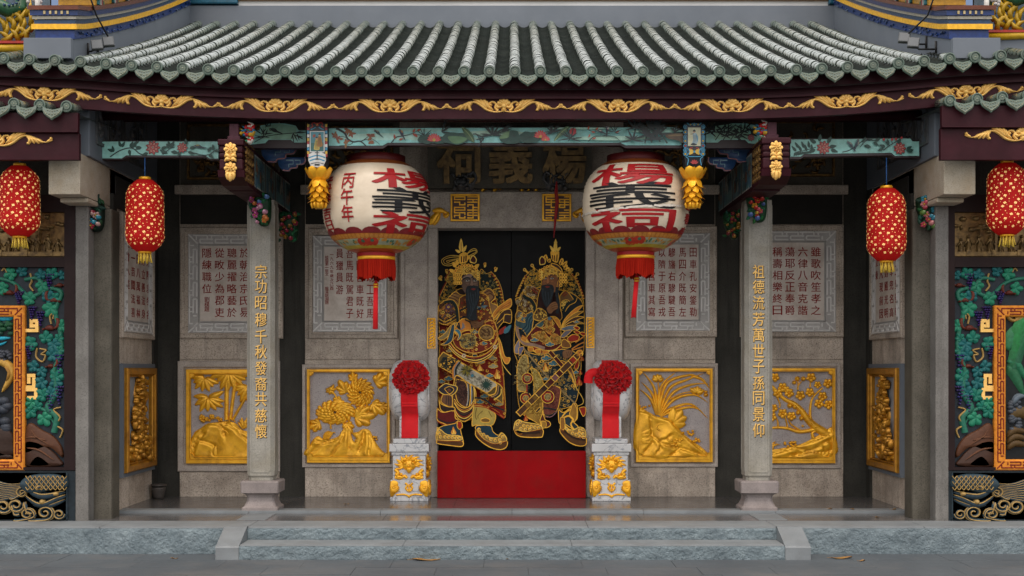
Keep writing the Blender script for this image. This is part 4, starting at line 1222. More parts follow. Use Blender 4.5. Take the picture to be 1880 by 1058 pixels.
    for (zt, r, zb, a0) in [(-17, .055, -36, 0), (-27, .05, -46, .5), (-37, .045, -55, 0), (-46, .04, -62, .5)]:
        for a in range(7):
            petal3(m, (xc, yc, z0), 2 * math.pi * (a + a0) / 7, [(.03, zt * k), (r, (zt + .5) * k), (r + .026, (zt + (zb - zt) * .35) * k), (r + .042, (zt + (zb - zt) * .75) * k), (r + .075, zb * k)], .044)
    m.lathe([(.04, z0 - 18 * k), (.042, z0 - 22 * k), (.042, z0 - 58 * k), (.056, z0 - 60 * k), (.05, z0 - 70 * k), (.03, z0 - 72 * k), (0, z0 - 72 * k)], xc, yc, 12)
    for a in range(6):
        b = 2 * math.pi * a / 6
        m.tube([(xc + .058 * math.cos(b), yc + .058 * math.sin(b), z0 - 58 * k), (xc + .07 * math.cos(b), yc + .07 * math.sin(b), z0 - 64 * k), (xc + .058 * math.cos(b), yc + .058 * math.sin(b), z0 - 71 * k)], .014, 6)
    m.build("lotus_finial", G["gold"], post)

# ------------------------------------------------------------------ bracket beams running back from their carved heads over the pillars
def fan_flower(m, x, y, r, h, n=8, base=0.0):
    for j, (rr, hh) in enumerate(((1, .5), (.72, .8), (.45, 1.0))):
        for i in range(n - j):
            a = 2 * math.pi * (i + .5 * j) / (n - j)
            m.blade([(x + r * .15 * rr * math.cos(a), y + r * .15 * rr * math.sin(a)), (x + r * .6 * rr * math.cos(a), y + r * .6 * rr * math.sin(a)), (x + r * rr * math.cos(a), y + r * rr * math.sin(a))], r * .3 * rr, h * .5 * hh, base=base + h * .35 * j, prof=petalp, n=3)
    m.dome(x, y, r * .22, r * .22, h * 1.3, base=base, n=8, m=3)
for s, (a, b), xg in ((-1, (399, 447), 423), (1, (1399, 1453), 1425)):
    YH2 = 12.42
    xa, xb = X(a, YH2), X(b, YH2)
    zt = Z(255 if s < 0 else 252, YH2)
    zb = Z(328 if s < 0 else 326, YH2)
    H = zt - zb
    m = MB()
    m.box(xa, xb, YH2 + .0, YH2 + .5, zt - .16 * H, zt, bev=.012)
    m.box(xa + .012, xb - .012, YH2 + .015, YH2 + .5, zt - .34 * H, zt - .161 * H, bev=.02)
    m.box(xa + .012, xb - .012, YH2 + .012, YH2 + .5, zt - .48 * H, zt - .341 * H, bev=.02)
    m.box(xa + .012, xb - .012, YH2 + .022, YH2 + .5, zt - .78 * H, zt - .481 * H, bev=.02)
    vs = []
    for x in (xa, xb):
        vs += [(x, YH2 + .01, zt - .781 * H), (x, YH2 + .5, zt - .781 * H), (x, YH2 + .5, zt - 1.12 * H), (x, YH2 + .22, zt - 1.10 * H), (x, YH2 + .03, zt - .95 * H)]
    m.add(vs, [(0, 1, 2, 3, 4), (9, 8, 7, 6, 5)] + [(i, (i + 1) % 5, 5 + (i + 1) % 5, 5 + i) for i in range(5)])
    # the long beam itself
    zl = Z(367, 13.55) + .002
    m.box(xa + .004, xb - .004, YH2 + .501, 14.99, zl, zt - .02, bev=.006)
    bb = part(m, "bracket_beam", G["maroon"], None, "maroon bracket beam with carved gilded head over the %s pillar" % ("left" if s < 0 else "right"))
    m = MB(frame(YH2 - .001))
    yy = 255 if s < 0 else 252
    fan_flower(m, xg, yy + 19, 12.5, .03)
    fan_flower(m, xg, yy + 54, 12, .03)
    for u in (-1, 1):
        for k in (0, 1): m.blade([(xg, yy + 36 + k * 3), (xg + u * 6, yy + 30 + k * 7), (xg + u * 11, yy + 34 + k * 8)], 4, .028, n=3)
        m.blade([(xg, yy + 62), (xg + u * 6, yy + 66), (xg + u * 5, yy + 76)], 4, .025, n=3)
    m.blade([(xg, yy + 60), (xg, yy + 70), (xg - 1, yy + 79)], 6, .03, n=4, crease=True)
    m.build("gilded_flower", G["gilt"], bb)
    # inner side: gilded open scrolls, then painted scene panels
    xs_ = xb if s < 0 else xa
    tr = Matrix(((0, 0, -s, xs_), (1, 0, 0, 0), (0, 1, 0, 0), (0, 0, 0, 1)))
    m = MB(tr)
    q = random.Random(3)
    for k in range(16):
        u, v = YH2 + .07 + (k % 4) * .1, zt - .08 - (k // 4) * .085
        m.blade([(u, v), (u + .05, v + .02), (u + .07, v - .03), (u + .03, v - .045), (u + .02, v - .02)], .008, .012, prof=tubep, n=4)
    for v in (zt - .02, zt - .98 * H): m.blade([(YH2 + .02, v), (YH2 + .3, v + .004), (YH2 + .48, v)], .006, .012, prof=tubep, n=2)
    m.build("side_carving", G["oldgold"], bb)
    m = MB(tr)
    y0 = YH2 + .53
    for k in range(4):
        ya, yb = y0 + k * .58, y0 + k * .58 + .54
        m.lay = .001
        m.poly([(ya, zl + .05), (yb, zl + .05), (yb, zt - .06), (ya, zt - .06)], (.45, .45, .42), n=1); m.poly([(ya + .015, zl + .062), (yb - .012, zl + .062), (yb - .012, zt - .075), (ya + .015, zt - .075)], (.10, .22, .24), n=1)
        for j in range(16):
            u, v = q.uniform(ya + .06, yb - .06), q.uniform(zl + .1, zt - .12)
            m.poly([(u - .03, v - .05), (u + .03, v - .05), (u + .02, v + .05), (u - .02, v + .04)], q.choice([(.28, .28, .25), (.04, .10, .11), (.22, .09, .04), (.05, .13, .22), (.02, .03, .03)]), n=2)
            m.line([(u - .04, v + .06), (u, v + .07), (u + .05, v + .05)], .012, INK, n=3)
    m.build("side_painting", G["paint"], bb)
    # stub post rising from the head to the eave, with a small painted carving beside it
    m = MB()
    sx = X(431 if s < 0 else 1416, 12.6)
    m.col = (.075, .022, .034)
    m.box(sx - .045, sx + .045, 12.56, 12.66, zt + .001, zt + .17, bev=.006)
    m.box(sx - .06, sx + .06, 12.55, 12.67, zt + .001, zt + .05, bev=.006)
    cx = sx - s * .11
    for k in range(14):
        c_ = q.choice([(.45, .02, .02), (.55, .52, .48), (.03, .16, .30), (.03, .20, .10), (.5, .3, .03)])
        m.col = c_
        m.frame(Matrix(((1, 0, 0, cx + q.uniform(-.05, .05)), (0, 0, -1, 12.60), (0, 1, 0, zt + .02 + q.uniform(-.02, .15)), (0, 0, 0, 1))))
        m.dome(0, 0, q.uniform(.02, .035), q.uniform(.015, .03), .04, n=7, m=3)
        m.blade([(0, 0), (.03, .02), (q.uniform(-.05, .05), .05)], .015, .03, n=3)
    m.frame(ID)
    m.build("stub_post", G["relief"], bb)

# ------------------------------------------------------------------ carved flower brackets under the beams
def flower_bracket(cx, cy, w, h, Y, pal, seed, label, green=(.015, .085, .035), dim=1.0):
    q = random.Random(seed)
    m = MB(frame(Y))
    dd = tuple(v * .5 for v in green)
    m.pillow([(cx - w * .5, cy - h * .45), (cx, cy - h * .5), (cx + w * .42, cy - h * .42), (cx + w * .5, cy), (cx + w * .4, cy + h * .42), (cx + w * .05, cy + h * .5), (cx - w * .2, cy + h * .3), (cx - w * .45, cy)], .08, w * .12, base=-.05, color=dd)
    for i in range(24):
        a = q.uniform(0, 6.28); u, v = q.uniform(-.42, .42) * w, q.uniform(-.42, .42) * h
        L = w * .28
        m.blade([(cx + u, cy + v), (cx + u + L * .5 * math.cos(a), cy + v + L * .5 * math.sin(a)), (cx + u + L * math.cos(a + .3), cy + v + L * math.sin(a + .3))], w * .09, .025, base=.03, crease=True, color=tuple(g * q.uniform(.7, 1.6) for g in green), n=3)
    for i in range(17):
        u, v = q.uniform(-.36, .38) * w, (-.40 + .8 * i / 16) * h
        c = q.choice(pal)
        r = w * q.uniform(.09, .14)
        m.col = c
        if i % 3 == 0:
            for k in range(5):
                a = 2 * math.pi * k / 5 + i
                m.dome(cx + u + r * .7 * math.cos(a), cy + v + r * .7 * math.sin(a), r * .55, r * .55, .03, base=.045, n=7, m=3)
            m.dome(cx + u, cy + v, r * .4, r * .4, .045, base=.045, n=6, m=2, color=(.55, .35, .04))
        else:
            m.dome(cx + u, cy + v, r, r * .9, .05, base=.04, n=9, m=4)
            m.dome(cx + u, cy + v - r * .35, r * .5, r * .4, .03, base=.07, n=6, m=2, color=tuple(min(1, g * 1.5 + .12) for g in c))
    return part(m, "flower_bracket", G["relief"], None, label)
PINK = [(.50, .10, .30), (.42, .06, .22), (.60, .30, .42), (.10, .20, .42), (.55, .18, .05)]
WARM = [(.60, .30, .03), (.48, .04, .03), (.55, .10, .14), (.60, .38, .05), (.08, .14, .36)]
flower_bracket(477, 384, 40, 62, 13.42, PINK, 1, "carved bracket of pink peaches and green leaves on a pillar")
flower_bracket(530, 416, 36, 56, 13.95, [(.30, .03, .06), (.25, .05, .05), (.3, .15, .03)], 2, "small carved bracket of red flowers behind a pillar")
flower_bracket(1390, 376, 38, 64, 13.42, WARM, 3, "carved bracket of red flowers and yellow fruit on a pillar")
flower_bracket(1344, 414, 30, 52, 13.95, [(.30, .03, .06), (.25, .05, .05), (.35, .18, .03)], 4, "small carved bracket of red and orange flowers behind a pillar")
flower_bracket(168, 394, 44, 62, 12.95, [(.02, .18, .28), (.03, .22, .30), (.28, .03, .05), (.45, .30, .28)], 5, "carved bracket of blue and red flowers under a stone corbel", (.008, .03, .02))
flower_bracket(1708, 392, 46, 62, 12.95, [(.40, .06, .09), (.10, .20, .05), (.04, .22, .30), (.5, .2, .2)], 6, "carved bracket of pink flowers under a stone corbel", (.012, .06, .025))
# ------------------------------------------------------------------ inscribed marble steles
G["fretline"] = mk("fret_line_marble", (.66, .645, .62), (.56, .545, .52), 5, .6)
def fretband(m, x0, y0, x1, y1, w, h, base=0.0, lw=.09):
    """key-fret lines along a mitred border of width w (traced units)"""
    def seg(pts): m.blade(pts, w * lw, h, base=base, prof=tubep, n=1)
    def band(ax, ay, bx, by, nx, ny):
        L = math.hypot(bx - ax, by - ay)
        ux, uy = (bx - ax) / L, (by - ay) / L
        n = max(2, int(round(L / (w * 1.75))))
        st = L / n
        def P(u, v): return (ax + ux * u + nx * v, ay + uy * u + ny * v)
        for i in range(n):
            u = i * st
            g = w
            for a, b in [((u, .10 * g), (u + st * .92, .10 * g)), ((u + st * .92, .10 * g), (u + st * .92, .5 * g)), ((u + st * .45, .5 * g), (u + st * 1.3, .5 * g)), ((u + st * .45, .5 * g), (u + st * .45, .9 * g)), ((u + st * .45, .9 * g), (u + st * 1.3, .9 * g)), ((u + st * .2, .10 * g), (u + st * .2, .62 * g))]:
                if max(a[0], b[0]) <= L + .2 * g: seg([P(*a), P(*b)])
    band(x0 + w * .5, y0, x1 - w * .5, y0, 0, w / abs(w) if False else 1)
    band(x0 + w * .5, y1, x1 - w * .5, y1, 0, -1)
    band(x0, y0 + w * .8, x0, y1 - w * .8, 1, 0)
    band(x1, y0 + w * .8, x1, y1 - w * .8, -1, 0)
    for a, b in [((x0, y0), (x0 + w, y0 + w)), ((x1, y0), (x1 - w, y0 + w)), ((x0, y1), (x0 + w, y1 - w)), ((x1, y1), (x1 - w, y1 - w))]: seg([a, b])

def stele(tr, ox0, ox1, oy0, oy1, mx0, mx1, my0, my1, w, mo, cols, label, texts_small=(), up=-1, slabh=.03):
    """moulded granite surround, key-fret marble border, marble slab and its red characters"""
    m = MB(tr)
    m.frame4(ox0, ox1, oy0, oy1, mo, -.02, .045, cham=mo * .18)
    m.frame4(ox0 + mo * 1.002, ox1 - mo * 1.002, oy0 + mo * 1.002, oy1 - mo * 1.002, max(.5 * mo, abs(mx0 - ox0) - mo + .35 * mo), -.02, .028)
    m.mat = 1
    x0, x1 = mx0, mx1
    m.frame4(x0, x1, my0, my1, w, .0, .036, cham=w * .05)
    m.frame4(x0 + w * 1.001, x1 - w * 1.001, my0 + w * 1.001, my1 - w * 1.001, w * .10, .0, .032, cham=w * .02)
    o = part(m, "stele", [G["granite"], G["fret"]], None, label)
    m = MB(tr)
    fretband(m, x0 + w * .06, my0 + w * .06, x1 - w * .06, my1 - w * .06, w * .86, .006, base=.0355)
    m.build("key_fret", G["fretline"], o)
    m = MB(tr)
    a, b, c, d = x0 + w * 1.101, x1 - w * 1.101, my0 + w * 1.101, my1 - w * 1.101
    m.prism([(a, c), (b, c), (b, d), (a, d)], 0, slabh - .006)
    m.build("marble_slab", G["stele"], o)
    m = MB(tr)
    for (cx, ys, chars, gw, gh) in cols:
        for ch, yy in zip(chars, ys):
            if ch != " ": put_glyph(m, ch, cx, yy, gw, gh, base=slabh - .0062, ext=.0018, off=.010, up=up)
    m.build("red_inscription", G["redletter"], o)
    return o
def rows(y0, y1, n): return [y0 + (y1 - y0) * i / (n - 1) for i in range(n)]
FW = frame(YW - .002)
r6 = rows(465, 574, 6)
stele(FW, 331.5, 520, 418, 622, 346, 507, 430, 612, 20, 9, [
    (473, r6, "佐學士除新令", 17, 17), (449.5, r6, "於朝治京氏易", 17, 17), (426.6, r6, "聰麗擢略藝於", 17, 17), (404, r6, "從畋少為郡吏", 17, 17), (380.7, r6[:4], "隱練職位", 17, 17), (380.7, [550, 559, 568], "劉樸題", 9, 9)],
    "marble stele of red clerical characters stained brown, behind the left pillar")
r6 = rows(466, 576, 6)
stele(FW, 567, 730.5, 420, 622, 574.7, 711, 433, 610, 19, 8, [
    (680, r6, "吾車既工吾馬", 13, 17), (661.5, r6, "既同吾車既好", 13, 17), (642.5, r6, "吾馬既駕君子", 13, 17), (624, r6[:4], "員獵員游", 13, 17), (609.6, rows(468, 530, 9), "一九六九年歲次己酉", 6.5, 6.5), (600.6, rows(473, 504, 6), "岐陽第一鼓文", 6.5, 6.5), (600.6, rows(530, 556, 5), "龍溪姚湖題", 6.5, 6.5)],
    "marble stele of red seal characters behind the left lantern tassel")
r6 = rows(464, 573, 6)
stele(FW, 1147, 1315.5, 416, 619, 1167, 1303, 428.5, 608, 19, 8, [
    (1272, r6, "田車孔安鋚勒", 12.5, 16.5), (1252.5, r6, "馬四介既簡左", 12.5, 16.5), (1233, r6, "驂旛右驂騝吾", 12.5, 16.5), (1215, r6, "以隮于原吾戎", 12.5, 16.5), (1196, r6, "止陸宮車其寫", 12.5, 16.5)],
    "marble stele of red seal characters behind the right lantern tassel")
r6 = rows(463, 570, 6)
stele(FW, 1358, 1548, 413.6, 619, 1370, 1534, 424, 610, 20, 9, [
    (1497, r6, "雖歌吹笙孝之", 17.5, 17), (1473, r6, "六律八音克諧", 17.5, 17), (1449.5, r6, "蕩耶反正奉爵", 17.5, 17), (1426.5, r6, "稱壽相樂終日", 17.5, 17), (1403, r6, "人心之和樂在", 17.5, 17)],
    "marble stele of large red clerical characters behind the right pillar")
def side_frame(s):
    """(metres along the wall from the court side or from the far corner, metres up, metres proud)"""
    if s < 0: return Matrix(((0, 0, 1, -XW), (1, 0, 0, 13.62), (0, 1, 0, 0), (0, 0, 0, 1)))
    return Matrix(((0, 0, -1, XW), (-1, 0, 0, 14.80), (0, 1, 0, 0), (0, 0, 0, 1)))
for s in (-1, 1):
    tr = side_frame(s)
    rr = rows(2.80, 2.07, 6)
    if s < 0: tx = ["未來際求冬名", "生好立善法身", "辰田八萬福林", "生一音聞法喜", "三會入道"]
    else: tx = ["妙相二覺號尊", "慈雲宰兜名高", "普度對殿光明", "智慧凡現前因", "大位陳"]
    cols = [(.99 - .195 * i, rr, t, .135, .10) for i, t in enumerate(tx)]
    stele(tr, -.02, 1.20, 1.79, 3.10, .06, 1.12, 1.85, 3.04, .12, .05, cols, "marble stele of red characters on the %s porch side wall" % ("left" if s < 0 else "right"), up=1)

# ------------------------------------------------------------------ gilded relief panels
def goldframe(m, x0, x1, y0, y1, bw, bt, bb, c=9.0):
    """board edge with a raised beaded moulding and notched inner corners (traced units)"""
    m.frame4(x0, x1, y0, y1, bw, -.02, .05, cham=bw * .12)
    m.prism([(x0 + bw, y1 - bb), (x1 - bw, y1 - bb), (x1 - bw, y1 - bw), (x0 + bw, y1 - bw)], 0, .048)
    a, b, t, d = x0 + bw + 2, x1 - bw - 2, y0 + bw + 2, y1 - bb - 2
    k = c
    pts = [(a + k, t), (b - k, t), (b - k, t + k * .5), (b - k * .4, t + k), (b, t + k), (b, d - k), (b - k * .4, d - k), (b - k, d - k * .5), (b - k, d), (a + k, d), (a + k, d - k * .5), (a + k * .4, d - k), (a, d - k), (a, t + k), (a + k * .4, t + k), (a + k, t + k * .5), (a + k, t)]
    m.blade(pts, bw * .16, .018, base=.046, prof=tubep, n=1)
    for (x, y) in [(x0 + bw, y0 + bw), (x1 - bw, y0 + bw), (x0 + bw, y1 - bb), (x1 - bw, y1 - bb)]:
        sx = 1 if x < (x0 + x1) / 2 else -1
        sy = 1 if y < (y0 + y1) / 2 else -1
        m.prism([(x, y), (x + sx * (k + 1), y), (x + sx * (k + 1), y + sy * k * .45), (x + sx * k * .45, y + sy * (k + 1)), (x, y + sy * (k + 1))][::(1 if sx * sy > 0 else -1)], 0, .047)
def relief_panel(tr, x0, x1, y0, y1, bw, bb, draw, label, plate="plate", gold="gold"):
    m = MB(tr)
    c = (x1 - x0) * .045
    m.frame4(x0 - bw * 2.1, x1 + bw * 2.1, y0 - bw * 1.9, y1 + bw * 1.9, bw * 1.5, -.01, .022, cham=bw * .2)
    o = part(m, "relief_panel", G["granite_rough"], None, label)
    m = MB(tr)
    goldframe(m, x0, x1, y0, y1, bw, bw, bb, c)
    m.build("gold_frame", G[gold], o)
    m = MB(tr)
    m.prism([(x0 + bw * .9, y0 + bw * .9), (x1 - bw * .9, y0 + bw * .9), (x1 - bw * .9, y1 - bw * .9), (x0 + bw * .9, y1 - bw * .9)], -.005, .010)
    m.build("stone_plate", G[plate], o)
    m = MB(tr)
    draw(m)
    m.build("gold_relief", G[gold], o)
    return o
G["plate"] = mk("relief_ground_stone", (.45, .41, .395), (.36, .325, .315), 8, .8, spec=.3, speck=.45, sscale=75, stain=(.18, .155, .13), stscale=3, stamt=.5)
BS = .010
def lobed(m, x, y, ang, L, h=.026, base=.016):
    L *= 1.42
    a0 = R(ang)
    for d, k, w in ((0, 1.0, .17), (.55, .78, .15), (-.55, .78, .15), (1.1, .5, .13), (-1.1, .5, .13)):
        a = a0 + d
        ox, oy = x + L * .18 * math.cos(a0), y - L * .18 * math.sin(a0)
        m.blade([(ox, oy), (ox + L * .5 * k * math.cos(a), oy - L * .5 * k * math.sin(a)), (ox + L * .9 * k * math.cos(a), oy - L * .9 * k * math.sin(a))], L * w * 1.2, h, base=base, prof=petalp, crease=True, n=4)
def mum(m, x, y, rx, ry, seed=0):
    rx *= 1.18; ry *= 1.22
    q = random.Random(seed)
    for j, (rr, n, hh) in enumerate(((1.0, 17, .016), (.80, 15, .026), (.60, 12, .034), (.40, 9, .042), (.2, 5, .05))):
        for i in range(n):
            a = 2 * math.pi * (i + .5 * (j % 2)) / n + q.uniform(-.06, .06)
            b = a + .45
            m.blade([(x + rx * rr * .35 * math.cos(a), y + ry * rr * .35 * math.sin(a)), (x + rx * rr * .75 * math.cos(a + .12), y + ry * rr * .75 * math.sin(a + .12)), (x + rx * rr * math.cos(b), y + ry * rr * math.sin(b))], rx * .125, .026, base=hh - .004, prof=petalp, n=3)
def star(m, x, y, angs, L, w, seed=0, h=.022, base=.018):
    q = random.Random(seed)
    for a in angs:
        b = R(a)
        l = L * q.uniform(.95, 1.25); w_ = w * 1.55
        m.blade([(x, y), (x + l * .5 * math.cos(b), y - l * .5 * math.sin(b)), (x + l * math.cos(b + .06), y - l * math.sin(b + .06))], w_, h, base=base + q.uniform(0, .01), prof=leafp, crease=True, n=5)
def lumps(m, x, y, n, r, seed, base=.03, wx=1.6):
    q = random.Random(seed)
    for i in range(n):
        m.dome(x + q.uniform(-r * wx, r * wx), y + q.uniform(-r * .7, r * .7), r * .42, r * .38, .022, base=base, n=8, m=3)
def pdist(p, P):
    d = 1e9
    for i in range(len(P)):
        (x0, y0), (x1, y1) = P[i - 1], P[i]
        L = (x1 - x0) ** 2 + (y1 - y0) ** 2 or 1
        t = max(0, min(1, ((p[0] - x0) * (x1 - x0) + (p[1] - y0) * (y1 - y0)) / L))
        d = min(d, math.hypot(p[0] - x0 - t * (x1 - x0), p[1] - y0 - t * (y1 - y0)))
    return d
def inside(p, P):
    x, y = p; r = False
    for i in range(len(P)):
        (x0, y0), (x1, y1) = P[i - 1], P[i]
        if (y0 > y) != (y1 > y) and x < (x1 - x0) * (y - y0) / (y1 - y0 + 1e-9) + x0: r = not r
    return r
def rock(m, pts, h, inset, cuts):
    """carved rock: a clean raised outline, its top worked into folds along the carver's cuts"""
    m.pillow(pts, h * .45, inset * .5, base=BS - .004, n=4)
    P = spline(pts, 3, True)
    C = [q for c in cuts for q in (lambda s_: list(zip(s_, s_[1:])))(spline(c, 3))]
    xs = [p[0] for p in P]; ys = [p[1] for p in P]
    st = 8.5
    idx, vs, fs = {}, [], []
    nx, ny = int((max(xs) - min(xs)) / st) + 1, int((max(ys) - min(ys)) / st) + 1
    for j in range(ny + 1):
        for i in range(nx + 1):
            x, y = min(xs) + i * st, min(ys) + j * st
            if not inside((x, y), P): continue
            e = pdist((x, y), P)
            g, sd = 1e9, 0
            for (a, b) in C:
                mx_, my_ = (a[0] + b[0]) / 2, (a[1] + b[1]) / 2
                if abs(mx_ - x) + abs(my_ - y) > 90: continue
                L = (b[0] - a[0]) ** 2 + (b[1] - a[1]) ** 2 or 1
                t = max(0, min(1, ((x - a[0]) * (b[0] - a[0]) + (y - a[1]) * (b[1] - a[1])) / L))
                d = math.hypot(x - a[0] - t * (b[0] - a[0]), y - a[1] - t * (b[1] - a[1]))
                if d < g: g, sd = d, (b[0] - a[0]) * (y - a[1]) - (b[1] - a[1]) * (x - a[0])
            z = h * (.5 + .5 * min(1, e / (inset * 2.2)) ** .6) + h * .22 * math.sin(x * .031 + y * .017) * min(1, e / 40)
            if g < 80: z += h * (-.55 * math.exp(-(g / 7) ** 2) + .42 * math.exp(-g / 22) * (1 if sd > 0 else -.35)) * min(1, e / 14)
            idx[i, j] = len(vs)
            vs.append((x, y, BS + z))
    for (i, j) in idx:
        k = [(i, j), (i + 1, j), (i + 1, j + 1), (i, j + 1)]
        if all(q in idx for q in k): fs.append(tuple(idx[q] for q in k))
    m.add(vs, fs, True)

def draw_bamboo(m):
    rock(m, [(508, 662), (512, 525), (560, 482), (600, 455), (660, 446), (720, 440), (770, 452), (810, 492), (870, 510), (930, 540), (968, 575), (968, 662)], .042, 9, [[(520, 640), (540, 570), (590, 510)], [(515, 600), (540, 545), (575, 505)], [(600, 452), (680, 470), (700, 520)], [(640, 446), (720, 462), (800, 500), (860, 530)], [(760, 470), (800, 520), (850, 560)], [(560, 560), (640, 590), (640, 640)]])
    m.blade([(690, 505), (710, 498), (732, 522), (722, 545), (700, 540), (690, 512)], 6, .016, base=.036, prof=tubep, n=4)
    for (pts, w) in [([(717, 150), (716, 230), (714, 435)], 14), ([(772, 160), (762, 240), (738, 432)], 11), ([(868, 240), (812, 330), (752, 436)], 9)]:
        m.blade(pts, w, .026, base=.010, prof=tubep, n=8)
        q = spline(pts, 8)
        for k in (3, 6, 9, 12, 14): m.dome(q[k][0], q[k][1], w * 1.25, 3.2, .032, base=.012, n=8, m=3)
    star(m, 585, 178, (200, 225, 255, 285, 310, 175, 335), 78, 13, 1)
    star(m, 735, 140, (195, 215, 240, 262, 285, 310, 330, 345), 105, 15, 2)
    star(m, 605, 300, (170, 205, 235, 265, 300, 325, 20, 345), 88, 13, 3)
    star(m, 845, 235, (190, 175, 215, 240, 270, 300, 330), 85, 12, 4)
    star(m, 930, 190, (200, 230, 260, 300), 80, 12, 5)
    lumps(m, 600, 425, 16, 26, 1); lumps(m, 660, 425, 9, 18, 2); lumps(m, 745, 442, 6, 14, 3)
    for k in range(7): m.blade([(815, 488), (800 + k * 8, 465 - (k % 2) * 14), (786 + k * 11, 446 - (k % 3) * 14)], 9, .022, base=.025, prof=petalp, n=3)
    for (x, y) in [(655, 655), (708, 655), (762, 655)]: m.blade([(x, y), (x + (708 - x) * -.15, y - 30), (x, y - 66)], 23, .014, base=.040, crease=True, n=5)
    m.blade([(508, 560), (516, 620), (540, 652)], 7, .02, base=.03, prof=bladep)
relief_panel(frame(YW - .002, 200, 640, 3.306), 472, 984, 126, 698, 26, 38, draw_bamboo, "gilded relief of bamboo growing from a rock")

def draw_mum(m):
    rock(m, [(98, 702), (104, 622), (152, 566), (205, 590), (280, 572), (305, 540), (328, 512), (362, 512), (372, 560), (386, 600), (405, 588), (374, 548), (412, 540), (446, 520), (490, 530), (520, 590), (560, 650), (606, 690), (606, 702)], .046, 6, [[(120, 670), (180, 620), (280, 590)], [(330, 530), (300, 600), (240, 690)], [(350, 530), (352, 590), (350, 640)], [(450, 540), (440, 600), (415, 660)], [(485, 560), (490, 610), (480, 680)], [(150, 600), (200, 610), (260, 600)], [(110, 690), (150, 660), (170, 640)]])
    m.blade([(395, 592), (425, 596), (436, 612), (428, 626), (405, 628)], 5, .015, base=.036, prof=tubep, n=4)
    for k in range(8): m.blade([(250 + k * 3, 696), (270 + k * 9, 640 - k * 3), (330 + k * 9, 630 + k * 5)], 5, .016, base=.044, prof=bladep, n=4)
    for k in range(8): m.blade([(190 + k * 5, 590), (200 + k * 8, 550 - k), (230 + k * 6, 530 + k * 3)], 5, .016, base=.03, prof=bladep, n=4)
    for p in [[(240, 520), (238, 490), (255, 460)], [(360, 400), (368, 360), (400, 330)], [(290, 350), (265, 300), (250, 280)], [(330, 510), (310, 470), (300, 450)], [(410, 390), (440, 370), (470, 340)]]: m.blade(p, 6, .022, base=.012, prof=tubep)
    lobed(m, 385, 222, 95, 52); lobed(m, 345, 300, 120, 72); lobed(m, 320, 330, 200, 55); lobed(m, 510, 235, 30, 82); lobed(m, 490, 345, -40, 82); lobed(m, 550, 365, -25, 55); lobed(m, 370, 455, 10, 105); lobed(m, 400, 430, 30, 70); lobed(m, 185, 480, 200, 68); lobed(m, 330, 470, -60, 60)
    mum(m, 268, 412, 108, 64, 1); mum(m, 430, 285, 76, 78, 2)
    m.dome(240, 262, 20, 18, .04, base=.014); star(m, 240, 268, (10, 170, 200, 250, 300, 60), 34, 8, 3)
    lumps(m, 525, 580, 10, 18, 4, .03, .8)
relief_panel(frame(YW - .002, 540, 640, 3.525), 86, 622, 134, 739, 16, 38, draw_mum, "gilded relief of two chrysanthemums over rocks")

def draw_orchid(m):
    rock(m, [(356, 698), (356, 398), (420, 408), (480, 438), (560, 452), (600, 490), (645, 545), (700, 592), (760, 632), (812, 682), (800, 698)], .046, 7, [[(360, 400), (440, 420), (520, 450), (580, 470)], [(430, 450), (440, 520), (450, 580)], [(560, 460), (600, 510), (660, 570)], [(450, 600), (430, 630), (400, 660)], [(500, 620), (495, 650), (475, 670)], [(560, 560), (540, 580), (500, 590)], [(620, 640), (600, 665), (570, 685)], [(640, 550), (720, 620), (800, 690)], [(440, 560), (520, 620), (640, 650), (760, 690)]])
    m.blade([(472, 510), (492, 488), (540, 495), (578, 530), (560, 545), (510, 540), (478, 515)], 8, .018, base=.036, prof=tubep, n=4)
    for p in [[(480, 430), (462, 260), (385, 150)], [(478, 430), (450, 300), (376, 215)], [(474, 430), (440, 330), (366, 262)], [(484, 430), (505, 250), (605, 148)], [(490, 432), (540, 230), (690, 172), (752, 190)], [(492, 432), (560, 260), (680, 200), (788, 158)], [(494, 434), (580, 290), (700, 235), (815, 226)], [(498, 436), (590, 330), (720, 300), (810, 352)], [(500, 440), (570, 390), (700, 362), (810, 455)], [(486, 430), (500, 330), (540, 250)], [(505, 440), (600, 400), (700, 380), (770, 405)], [(700, 180), (770, 200), (820, 262)]]:
        m.blade(p, 11, .024, base=.014 + rnd.uniform(0, .012), prof=bladep, crease=True, n=7)
    m.blade([(486, 420), (490, 300), (486, 215)], 4, .02, base=.012, prof=tubep)
    star(m, 486, 208, (60, 95, 130, 20, 160), 42, 11, 3, base=.022)
    m.blade([(560, 330), (640, 290), (740, 275)], 4, .02, base=.012, prof=tubep)
    star(m, 735, 290, (50, 80, 110, 140, 20), 46, 12, 4, base=.022); m.dome(795, 280, 14, 10, .035); m.dome(795, 300, 17, 15, .04)
    star(m, 580, 480, (20, 50, 85, -10), 88, 22, 5, base=.03); star(m, 368, 560, (30, 65, 0), 70, 20, 6, base=.042); star(m, 366, 598, (30, -10, 10), 70, 18, 7, base=.042)
    lumps(m, 680, 545, 8, 22, 5, .035); lumps(m, 730, 590, 8, 22, 6, .035); lumps(m, 590, 608, 14, 30, 7, .044); lumps(m, 395, 380, 10, 22, 8, .02)
relief_panel(frame(YW - .002, 1070, 640, 3.525), 341, 838, 128, 735, 17, 38, draw_orchid, "gilded relief of an orchid with long leaves on a pierced rock")

